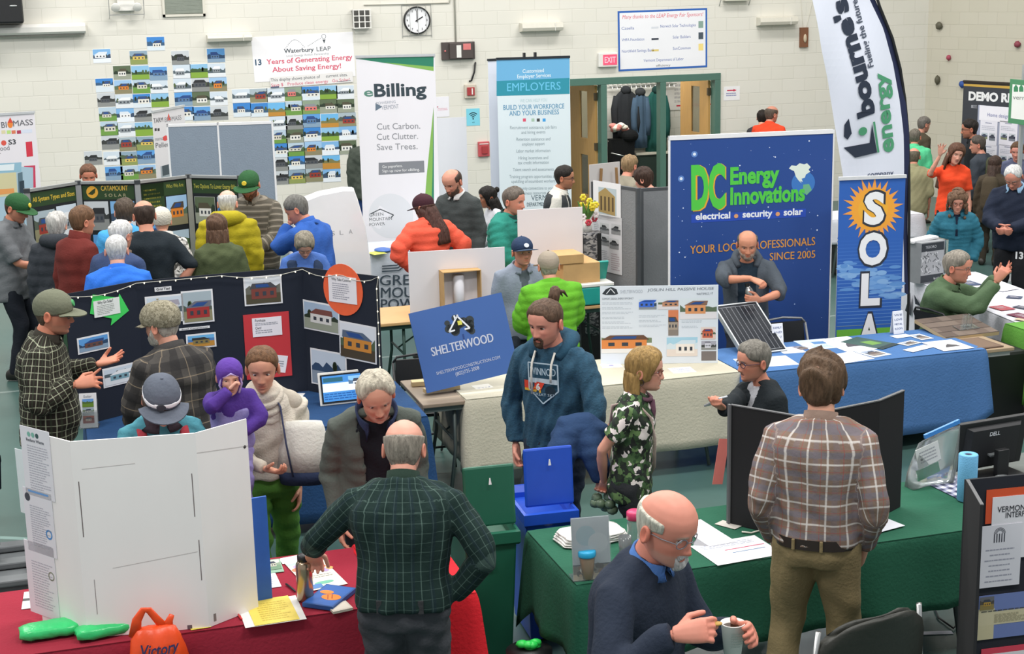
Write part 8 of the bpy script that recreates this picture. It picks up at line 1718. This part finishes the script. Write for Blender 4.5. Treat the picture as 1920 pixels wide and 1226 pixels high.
mb = MB(); rs = [[(w_ * math.copysign(abs(math.cos(a)) ** .7, math.cos(a)) + .04 * z, d_ * math.sin(a), z) for a in np.arange(20) * math.pi / 10] for z, w_, d_ in ((0, .13, .07), (.08, .15, .08))]; mb.rings(rs); mb.build('bottom', cloth('26304a'), t, True)
mb = MB(); rs = [[(w_ * math.copysign(abs(math.cos(a)) ** .7, math.cos(a)) + .04 * z, d_ * math.sin(a), z) for a in np.arange(20) * math.pi / 10] for z, w_, d_ in ((.081, .15, .08), (.2, .15, .07), (.32, .125, .04), (.36, .11, .02))]; mb.rings(rs); mb.build('bag_body', cloth('d9d6cd'), t, True)
mb = MB(); mb.tube([(-.04, -.085, .06), (-.07, -.075, .25), (-.1, -.03, .45), (-.13, 0, .5)], .014, 8, flat=.3); mb.build('strap', cloth('3a3f5a'), t, True)
def bonnet(B, t):
    v, f = shell([(0, .168), (35, .14), (55, .075), (70, .02), (180, .0)], .016, dip=.02); o = meshobj('hood', B.head_pt(v), f, cloth('5c3c96'), t); mb = MB()
    mb.tube([B.head_pt([(x, y, z)])[0] for x, y, z in ((-.05, .07, .02), (-.074, .05, .08), (-.06, .074, .14), (0, .098, .17), (.06, .074, .14), (.074, .05, .08), (.05, .07, .02))], .006, 8); mb.build('hood_trim', cloth('b9a6d8'), o, True)
person(428, 669, 5, 'toddler in a purple hooded fleece sucking a hand', S=.86, Y=7.84, held=True, headk=1.62, skin='d9a893', hair=('none', '7a5a44'), top=[T('fleece', '4f3488', ease=1.3, sl=1.25, hem=.2), T('overall', '8f86bd', ease=1.34, hem=-.27, hi=.75, arms=False)], legs=('8f86bd', 1.25), shoes='6a5a9a', hat=bonnet, R=((.02, .17, .88), (.9, .2, -.8), dict(c=.9)), L=((.06, .16, .6), (.8, .2, -.6)), shw=.12, brow='9a7458')
def reader(B, t):
    for q in (-1, 1):
        P = [B.spine(u)[0] + B.rt * q * .062 * B.S + B.fw * y * B.S for u, y in ((.35, .088), (.7, .09), (.9, .06), (.97, .0), (.85, -.07), (.5, -.085))]; mb = MB(); mb.tube(P, .024, 8, flat=.3, up=tuple(B.fw)); mb.build('backpack_strap', cloth('a33a44'), t, True)
    S_ = Sheet(.24, .2, 'e6e2e2', .002); S_.rect(.0, .02, .1, .14, 'd8b03a', 1); S_.lines(.11, .22, .17, .03, 6, 'b56a6a', seed=2); o = S_.build('leaflet'); sit(o, world(B, (handpt(B, 1) + handpt(B, -1)) / 2) + v3(-.12, -.02, 0), R(-8), R(-38)); tag(o, 'yellow and white leaflet read by the person in the teal jacket', 'leaflet')
person(303, 706, 8, 'person in grey cap and teal jacket with red straps reading a leaflet', S=1.6, Y=7.55, fem=True, hunch=10, pitch=30, skin='cf9a84', hair=('full', '4a3a32'), hat=lambda B, t: cap_geo(B, t, '5a606c', brimcol='5f6571', band=('e6e6ea', .15, .176), emblem=('2c3038', (.02, .103, .163))), top=[T('jacket', '4a8a98', ease=1.18, collar=('3a3038', dict(r=.05)))], legs=('2a2c30', 1), R=((.05, .18, .62), (.8, -.3, -.6), dict(c=.5)), L=((.05, .18, .62), (.8, -.3, -.6), dict(c=.5)), extra=reader)
person(297, 562, -148, 'bearded man in tweed cap and grey plaid jacket, seen from behind', S=1.78, Y=9.12, skin='d09a84', hair=('crop', 'a8a298'), beard=('full', 'b9b4aa'), hat=lambda B, t: cap_geo(B, t, '8f8a78', brim=.05, flat=.245, th=.024, zf=.14, tilt=20, m=blotch('brown_tweed', ['8a8470', '7a745f', '9a947f', '6a6452'], 90)), top=[T('jacket', GYP, ease=1.24, sl=1.15, hem=-.34, amp=.007, collar=('3f3d3c', dict(r=.05)))], legs=('33363c', 1), R='F', L='F', yaw=18, pitch=8, lean=6)
person(97, 539, 80, 'man in olive cap and black and cream checked shirt gesturing at the board', S=1.78, Y=9.5, skin='cf8a70', hair=('crop', '5a4a3c'), stub='a87a64', glasses='4a4a4a', hat=lambda B, t: cap_geo(B, t, '6f7260', emblem=('3f9a5a',)), top=[T('shirt', BWP, ease=1.2, sl=1.12, hem=-.18, amp=.007, belly=.03, collar=('3a362f', dict(z=(.95, 1.08))))], legs=('23252a', 1.05), RW=((138, 722, 9.3), (.5, -.8, -.6), dict(f=(.1, .9, .1), n=(-.8, 0, -.5), c=.45, p=-.1, s=.3)), LW=((180, 684, 9.78), (.5, -.8, -.6), dict(f=(0, .9, .25), n=(-.3, -.2, .9), c=.12, s=.35)), pitch=6)
GCAP = lambda B, t: cap_geo(B, t, '2f5a36', emblem=('e0c53a',))
CG = 'visitors at the CATAMOUNT display'
person(164, 307, 2, 'red faced man looking over the top of the CATAMOUNT display', S=1.76, skin='cb8168', hair=('short', '6a4a38'), pitch=14, top=[T('shirt', '3c4438')])
def sheaf(B, t):
    S_ = Sheet(.2, .26, 'e6e6e8', .006); o = S_.build('paper'); sit(o, world(B, handpt(B, 1, .1, 0, .03)) + v3(-.1, -.05, 0), R(20), R(-65)); tag(o, 'white sheets held by the man in the green cap and grey shirt', 'paper')
person(37, 360, 62, 'man in green cap and grey short sleeved shirt at the left edge', S=1.8, Y=14.85, skin='c98a70', hair=('short', '4a3428'), stub='9a6450', hat=GCAP, pitch=20, top=[T('shirt', '6d7073', sleeve=.46, ease=1.15, collar=('6d7073', dict(z=(.95, 1.08))), hem=-.33)], legs=('20242c', 1), R=((.0, .2, .59), (.7, -.6, -.5), dict(c=.5)), L='F', extra=sheaf)
person(104, 396, 168, 'silver haired person in a charcoal quilted coat', S=1.64, Y=14.5, fem=True, hair=('full', 'b9b7b3'), top=[T('coat', '363a40', quilt=.11, ease=1.34, sl=1.35, hem=-.4, hood=('363a40', 1.05))], legs=('26282c', 1), group=CG)
person(152, 384, 122, 'brown haired man in a maroon fleece facing right', S=1.8, Y=13.7, skin='cb8e74', hair=('short', '6b4e38'), top=[T('fleece', '6a2a25', ease=1.16, sl=1.1, collar=('6a2a25', dict(r=.05, z=(.9, 1.12))))], legs=('2a2d33', 1), group=CG)
person(232, 371, 172, 'person with brown hair in a bright light blue jacket by the display', S=1.74, Y=14.75, hair=('full', '50443a'), top=[T('jacket', '4aa0d8', ease=1.2, sl=1.2, collar=('4aa0d8',))], group=CG)
person(268, 373, 188, 'balding man in a black t-shirt seen from behind', S=1.8, Y=13.7, skin='cb9078', hair=('monk', '41352e'), top=[T('tshirt', '20282e', sleeve=.5, ease=1.2, fat=.06)], legs=('3a3c40', 1), R=((.1, -.03, .55), (1, -.5, 0), dict(c=.6)), L='F', group=CG)
person(301, 387, 186, 'person in a white knit hat and speckled grey coat', S=1.64, Y=14.5, fem=True, hair=('none', '8a7a6a'), hat=lambda B, t: cap_geo(B, t, 'cfcbbd', brim=0, zf=.12, th=.02, mess=.002, m=cloth('cfcbbd', bump=1, bscale=70)), top=[T('coat', SPK, ease=1.26, sl=1.25, hem=-.45, collar=('c9c7c2', dict(r=.055)))], L='F', group=CG)
person(224, 411, 142, 'white haired man with glasses in a navy jacket with brown collar', S=1.74, skin='d0957f', hair=('short', 'd5d0c8'), glasses='8a7a6a', top=[T('jacket', '37476a', ease=1.2, sl=1.15, collar=('6a5a50', dict(r=.058, z=(.82, 1.08))))], pitch=4, group=CG)
person(216, 438, 178, 'white haired man in a bright blue shirt seen from behind', S=1.72, skin='d9a592', hair=('crop', 'd2cdc6'), top=[T('shirt', '2f6fd2', ease=1.26, sl=1.15, fat=.06, collar=('2f6fd2',))], group=CG)
person(425, 354, 172, 'white haired person in a mustard yellow quilted coat', S=1.76, skin='dba896', hair=('monk', 'cfc9c0'), top=[T('coat', 'a89a20', quilt=.1, ease=1.28, sl=1.35, hem=-.42, hood=('a89a20', 1.15))], group=CG)
person(463, 318, -22, 'bearded man in green cap and striped brown shirt behind the visitors', S=1.86, Y=15.2, skin='c98a6c', hair=('short', '5a4030'), beard=('full', '6a4630'), glasses='5a3428', hat=GCAP, pitch=18, top=[T('shirt', STR, ease=1.18, sl=1.15, hem=-.3, collar=('8a8274', dict(z=(.92, 1.08))))], legs=('3a3d36', 1), R='F', L='F')
person(405, 401, 186, 'brown bobbed woman in an olive top seen from behind', S=1.66, fem=True, skin='d29a86', hair=('bob', '5c4434'), top=[T('shirt', '4c5539', sleeve=.5, ease=1.3, sl=1.2)], group=CG)
person(545, 366, -128, 'grey haired man in a blue jacket, hand at his chin', S=1.8, skin='cb8a74', hair=('short', '6b6a66'), lean=12, pitch=26, yaw=22, top=[T('jacket', '2f5aa8', ease=1.2, sl=1.15, collar=('2f5aa8', dict(r=.052)))], L=((.03, .16, .82), (.6, .1, -.9), dict(c=.8)), R='F')
person(571, 439, 4, 'grey haired person with glasses in a blue coat looking down', S=1.56, Y=13.1, fem=True, skin='cf9a86', hair=('full', '857e70'), glasses='8a6a5a', hunch=14, pitch=40, top=[T('coat', '4a6cb0', ease=1.2, sl=1.15), T('vest', '2b3a55', arms=False, ease=1.3, opening=(.03, .05), hi=.95)], R='F', L='F')
person(688, 236, 176, 'person in a dark grey green coat half hidden by the eBilling banner', S=1.76, hair=('short', '3a322c'), top=[T('coat', '474e46', ease=1.26, sl=1.2, hem=-.4)], legs=('2f4a86', 1))
person(790, 361, 196, 'long haired woman in maroon cap and coral quilted jacket, hands on hips', S=1.68, fem=True, skin='cb927c', hair=('long', '49302a'), yaw=38, pitch=14, hat=lambda B, t: cap_geo(B, t, '43262f'), top=[T('jacket', 'e55d47', quilt=.085, ease=1.3, sl=1.3, hem=-.3, collar=('e55d47', dict(r=.055)))], legs=('2a3040', 1), R=((.11, .02, .575), (1, -.35, 0)), L=((.11, .02, .575), (1, -.35, 0)))
person(842, 317, -38, 'bald bearded man in a dark grey sweater looking down', S=1.82, skin='cb907a', hair=('monk', '4a3c34'), beard=('full', '5a4438'), pitch=24, top=[T('sweater', '454a4a', ease=1.16, sl=1.1, collar=('d9d9d8', dict(r=.045)))], legs=('2a2c30', 1), R='F', L='D')
person(914, 349, -72, 'woman with long black hair and a bun in a white top', S=1.62, Y=15.6, fem=True, skin='a06a50', hair=('long', '1c1816'), top=[T('cardigan', 'cfd0d6', ease=1.14, sl=1.1)], legs=('2f3568', 1), R='F', L='F', extra=lambda B, t: meshobj('hair_bun', B.head_pt(np.array((q := MB().ell((0, -.12, .19), (.035, .03, .035))).v)), q.f, hairmat('1c1816'), t))
person(963, 349, 62, 'man with greying hair in a teal quilted jacket', S=1.76, skin='cb8a74', hair=('short', '635a52'), stub='b07a68', top=[T('jacket', '2c8475', quilt=.065, ease=1.24, sl=1.25, collar=('1f3f3c', dict(r=.052)))], legs=('2a2d33', 1), R=((.05, .17, .6), (.8, -.4, -.5)), L='F')
person(1058, 309, 84, 'dark haired man with glasses in a white shirt and dark vest', S=1.72, skin='b87f62', hair=('short', '26211e'), glasses='3a3030', stub='8a5f4c', top=[T('shirt', 'd6d3ca', ease=1.1, collar=('d6d3ca', dict(r=.046))), T('vest', '3a3d40', arms=False, ease=1.24, opening=(.02, .05), hi=.95)], legs=('23252a', 1))
person(977, 441, 22, 'young man in navy cap and pale grey shirt behind the blue sign', S=1.78, Y=11.75, skin='cf9078', hair=('crop', '5a4030'), stub='b57f6a', hat=lambda B, t: cap_geo(B, t, '2b3c58', brimcol='3a4c62', emblem=('d9dde2',), zf=.146, tilt=4), pitch=-4, top=[T('tshirt', '5a626a', arms=False, hem=0), T('shirt', '8a93a2', ease=1.14, sl=1.1, opening=(.004, .03), collar=('8a93a2', dict(r=.05, open_=20)))], legs=('2f3640', 1), R='D', L='F', iris='2a2a2a')
person(1028, 468, 200, 'man in tan cap and lime green quilted jacket seen from behind', S=1.78, Y=11.15, skin='d29880', hair=('crop', '9a948a'), hat=lambda B, t: cap_geo(B, t, '9a8f80', brimcol='6a5a48'), top=[T('jacket', '62a82c', quilt=.075, ease=1.3, sl=1.35, collar=('62a82c', dict(r=.052)))], legs=('2f3640', 1), R='F', L='F', yaw=-10)
person(1180, 289, 150, 'sandy haired man in an olive grey shirt leaning behind the grey panel', S=1.72, lean=16, hair=('short', '8a7254'), skin='cb8e78', top=[T('shirt', '8c8676', ease=1.14)])
person(1204, 313, -115, 'dark haired woman in a pale pink top beside the sandy haired man', S=1.62, Y=15.5, fem=True, lean=22, pitch=12, hair=('full', '3c2c24'), skin='d9a08c', top=[T('top', 'd9b4ac', sleeve=.3, ease=1.1)], R='F', L='F')
person(1447, 197, 158, 'balding man in an orange polo near the back wall', S=1.78, skin='c98a74', hair=('monk', '5f5248'), yaw=-24, top=[T('polo', 'e8492a', sleeve=.46, ease=1.22, sl=1.15, collar=('e8492a',))], legs=('2f3238', 1))
person(1430, 205, 165, 'dark haired person hidden behind the orange polo man', S=1.7, Y=21.9, hair=('short', '28211d'), top=[T('shirt', '3a3a3f')])
def dc(B, t):
    p = world(B, handpt(B, -1, .05, 0, .04)); c = thing('drink_bottle', 'silver drinks bottle held by the man before the DC banner', 'bottle', p - v3(0, 0, .09), 0); c.rotation_euler = (R(-8), R(-14), 0); mb = MB(); mb.lathe([(.03, 0), (.035, .006), (.035, .15), (.028, .175), (.018, .19), (.018, .2)], n=20); mb.build('bottle_body', CHR, c, True); mb = MB(); mb.lathe([(.02, .2), (.02, .225)], n=16); mb.build('cap', DARK, c)
person(1402, 430, 4, 'balding man with grey beard in a grey hooded jacket opening a bottle', S=1.76, Y=11.12, skin='c98a6e', hair=('monk', '5a544e'), beard=('full', '8a7a6e'), age=.7, pitch=12, top=[T('tshirt', '22303c', arms=False, hem=-.2), T('jacket', '4b525a', opening=(.05, .05), ease=1.2, sl=1.12, sleeve=.62, hood=('4b525a', .9), hem=-.3)], legs=('2a2f38', 1), RW=((1408, 522, 10.86), (1, -.1, -.2), dict(f=(-.6, .5, -.3), n=(-.2, -.2, -1), c=.8)), LW=((1428, 562, 10.84), (1, -.2, -.4), dict(f=(-.9, .3, .1), n=(-.2, -1, .1), c=.7)), extra=dc)
person(1796, 468, 78, 'grey haired man with glasses in an olive green shirt seated at the white table', S=1.78, seat=True, seatz=.47, Y=11.0, skin='cf8c76', hair=('short', '8a8378'), glasses='8a6a60', lean=10, top=[T('shirt', '52684c', ease=1.22, sl=1.15, collar=('52684c', dict(r=.048)), amp=.007)], legs=('33363c', 1), RW=((1866, 530, 10.75), (.5, -.2, -.9), dict(f=(.0, .5, .8), n=(-1, 0, 0), c=.9)), LW=((1868, 522, 11.0), (.6, -.2, -.9), dict(f=(0, .8, .6), n=(-.6, -.3, .6), c=.2, s=.3)))
sit_on(7.2, 10.98, R(-80), 'black folding chair under the man in olive green')
person(1797, 353, 6, 'curly haired woman with glasses in a teal quilted jacket', S=1.64, Y=13.3, fem=True, skin='d0917c', hair=('curly', '6b5240'), glasses='7a4a3a', pitch=14, top=[T('sweater', '232c40', arms=False, hem=0), T('jacket', '2f6c80', quilt=.05, ease=1.22, sl=1.2, opening=(.0, .02), hem=-.33, collar=('2f6c80', dict(r=.052, open_=25)))], legs=('4a6a8a', 1), R='P', L='P')
person(1797, 268, 12, 'long haired woman in a bright orange t-shirt waving a hand', S=1.68, fem=True, skin='d29a86', hair=('long', '5a3e30', .32), roll=-12, yaw=10, mouth=.5, lip='b05a5a', top=[T('tshirt', 'ee4f2c', sleeve=.42, ease=1.12)], legs=('26282c', 1), R=((.13, .2, .92), (.7, .2, -.9), dict(c=.15, s=.3, f=(0, .1, 1), n=(0, 1, 0))), L='D')
person(1716, 240, 172, 'grey haired man in a mint green polo behind the flag', S=1.76, Y=18.6, skin='c98a72', hair=('crop', '6a645a'), top=[T('polo', '58c48e', sleeve=.48, ease=1.28, sl=1.2, fat=.08, collar=('58c48e',))], legs=('2f3238', 1))
person(1734, 217, 128, 'grey haired man in dark olive by the climbing wall', S=1.82, Y=19.8, skin='c08a76', hair=('reced', '6f6a64'), top=[T('shirt', '4a4234', ease=1.2)], legs=('2f3238', 1), pitch=10)
person(1714, 276, 180, 'balding man in a khaki shirt seen from behind by the flag', S=1.72, Y=16.9, skin='c98a74', hair=('monk', '5f5a4c'), top=[T('shirt', '8d8a6a', sleeve=.6, ease=1.28, sl=1.15, fat=.08, collar=('8d8a6a',), hem=-.3)], legs=('2a2b2d', 1))
person(1819, 222, -88, 'dark haired man with glasses in black before the DEMO banner', S=1.76, skin='b87a62', hair=('short', '231d1a'), glasses='1f1a1a', stub='6a4a3c', top=[T('shirt', '1f2226', ease=1.16, collar=('1f2226',))])
def pack(col, w_, h_):
    def f(B, t):
        mb = MB(); mb.rings([B.ring(u, hw * w_, hd, -.105 * h_) for u, hw, hd in ((-.05, .07, .04), (.05, .085, .062), (.45, .088, .066), (.8, .08, .055), (.93, .055, .035))]); v, fc = remeshed(mb, .016); o = meshobj('backpack', v, fc, cloth(col), None); sit(o, t.location, t.rotation_euler.z); tag(o, 'bulky %s backpack worn by the %s' % (('green', 'man in the dark jacket') if w_ > 1 else ('brown', 'long haired person')), 'backpack')
    return f
person(1834, 253, -118, 'grey haired man with a green backpack facing the orange shirt', S=1.76, Y=17.2, skin='cb8f7a', hair=('short', '4f4842'), top=[T('jacket', '3a4048', ease=1.2, sl=1.15)], legs=('2f3238', 1), extra=pack('4a4e3a', 1.1, 1), yaw=25)
person(1866, 292, 168, 'long haired person in a dark brown coat seen from behind', S=1.62, Y=16.4, fem=True, hair=('long', '3f3029', .3), top=[T('coat', '453c30', ease=1.3, sl=1.2, hem=-.45)], legs=('3a352c', 1), extra=pack('4d4436', .9, 1))
person(1908, 265, -10, 'brown haired youth cut by the right edge', S=1.7, Y=16.5, skin='d08f80', hair=('short', '58402e'), pitch=10, top=[T('shirt', '5a5f78')])
def num(B, t):
    S_ = Sheet(.1, .1, slab=False); S_.text('13', 0, 0, .07, 'e6e6e8', 'l', .04, 0); l = B.leg[-1]; o = S_.build('lettering', t); o.location = tuple(l[0] * .5 + l[1] * .5 + v3(.03, .098, 0)); o.rotation_euler = (0, 0, math.pi)
    w = world(B, (handpt(B, 1) + handpt(B, -1)) / 2)
person(1898, 311, -16, 'white haired man in a navy pullover and trousers numbered 13', S=1.74, Y=13.4, skin='cb8a76', hair=('reced', 'cfcac2'), glasses='6a5a50', pitch=34, lean=5, top=[T('pullover', '22293a', ease=1.28, sl=1.2, belly=.02, collar=('8fb2d0', dict(r=.05, open_=30)))], legs=('1d1e22', 1.1), R=((.03, .19, .6), (.9, -.3, -.5), dict(c=.7)), L=((.03, .19, .6), (.9, -.3, -.5), dict(c=.7)), extra=num)
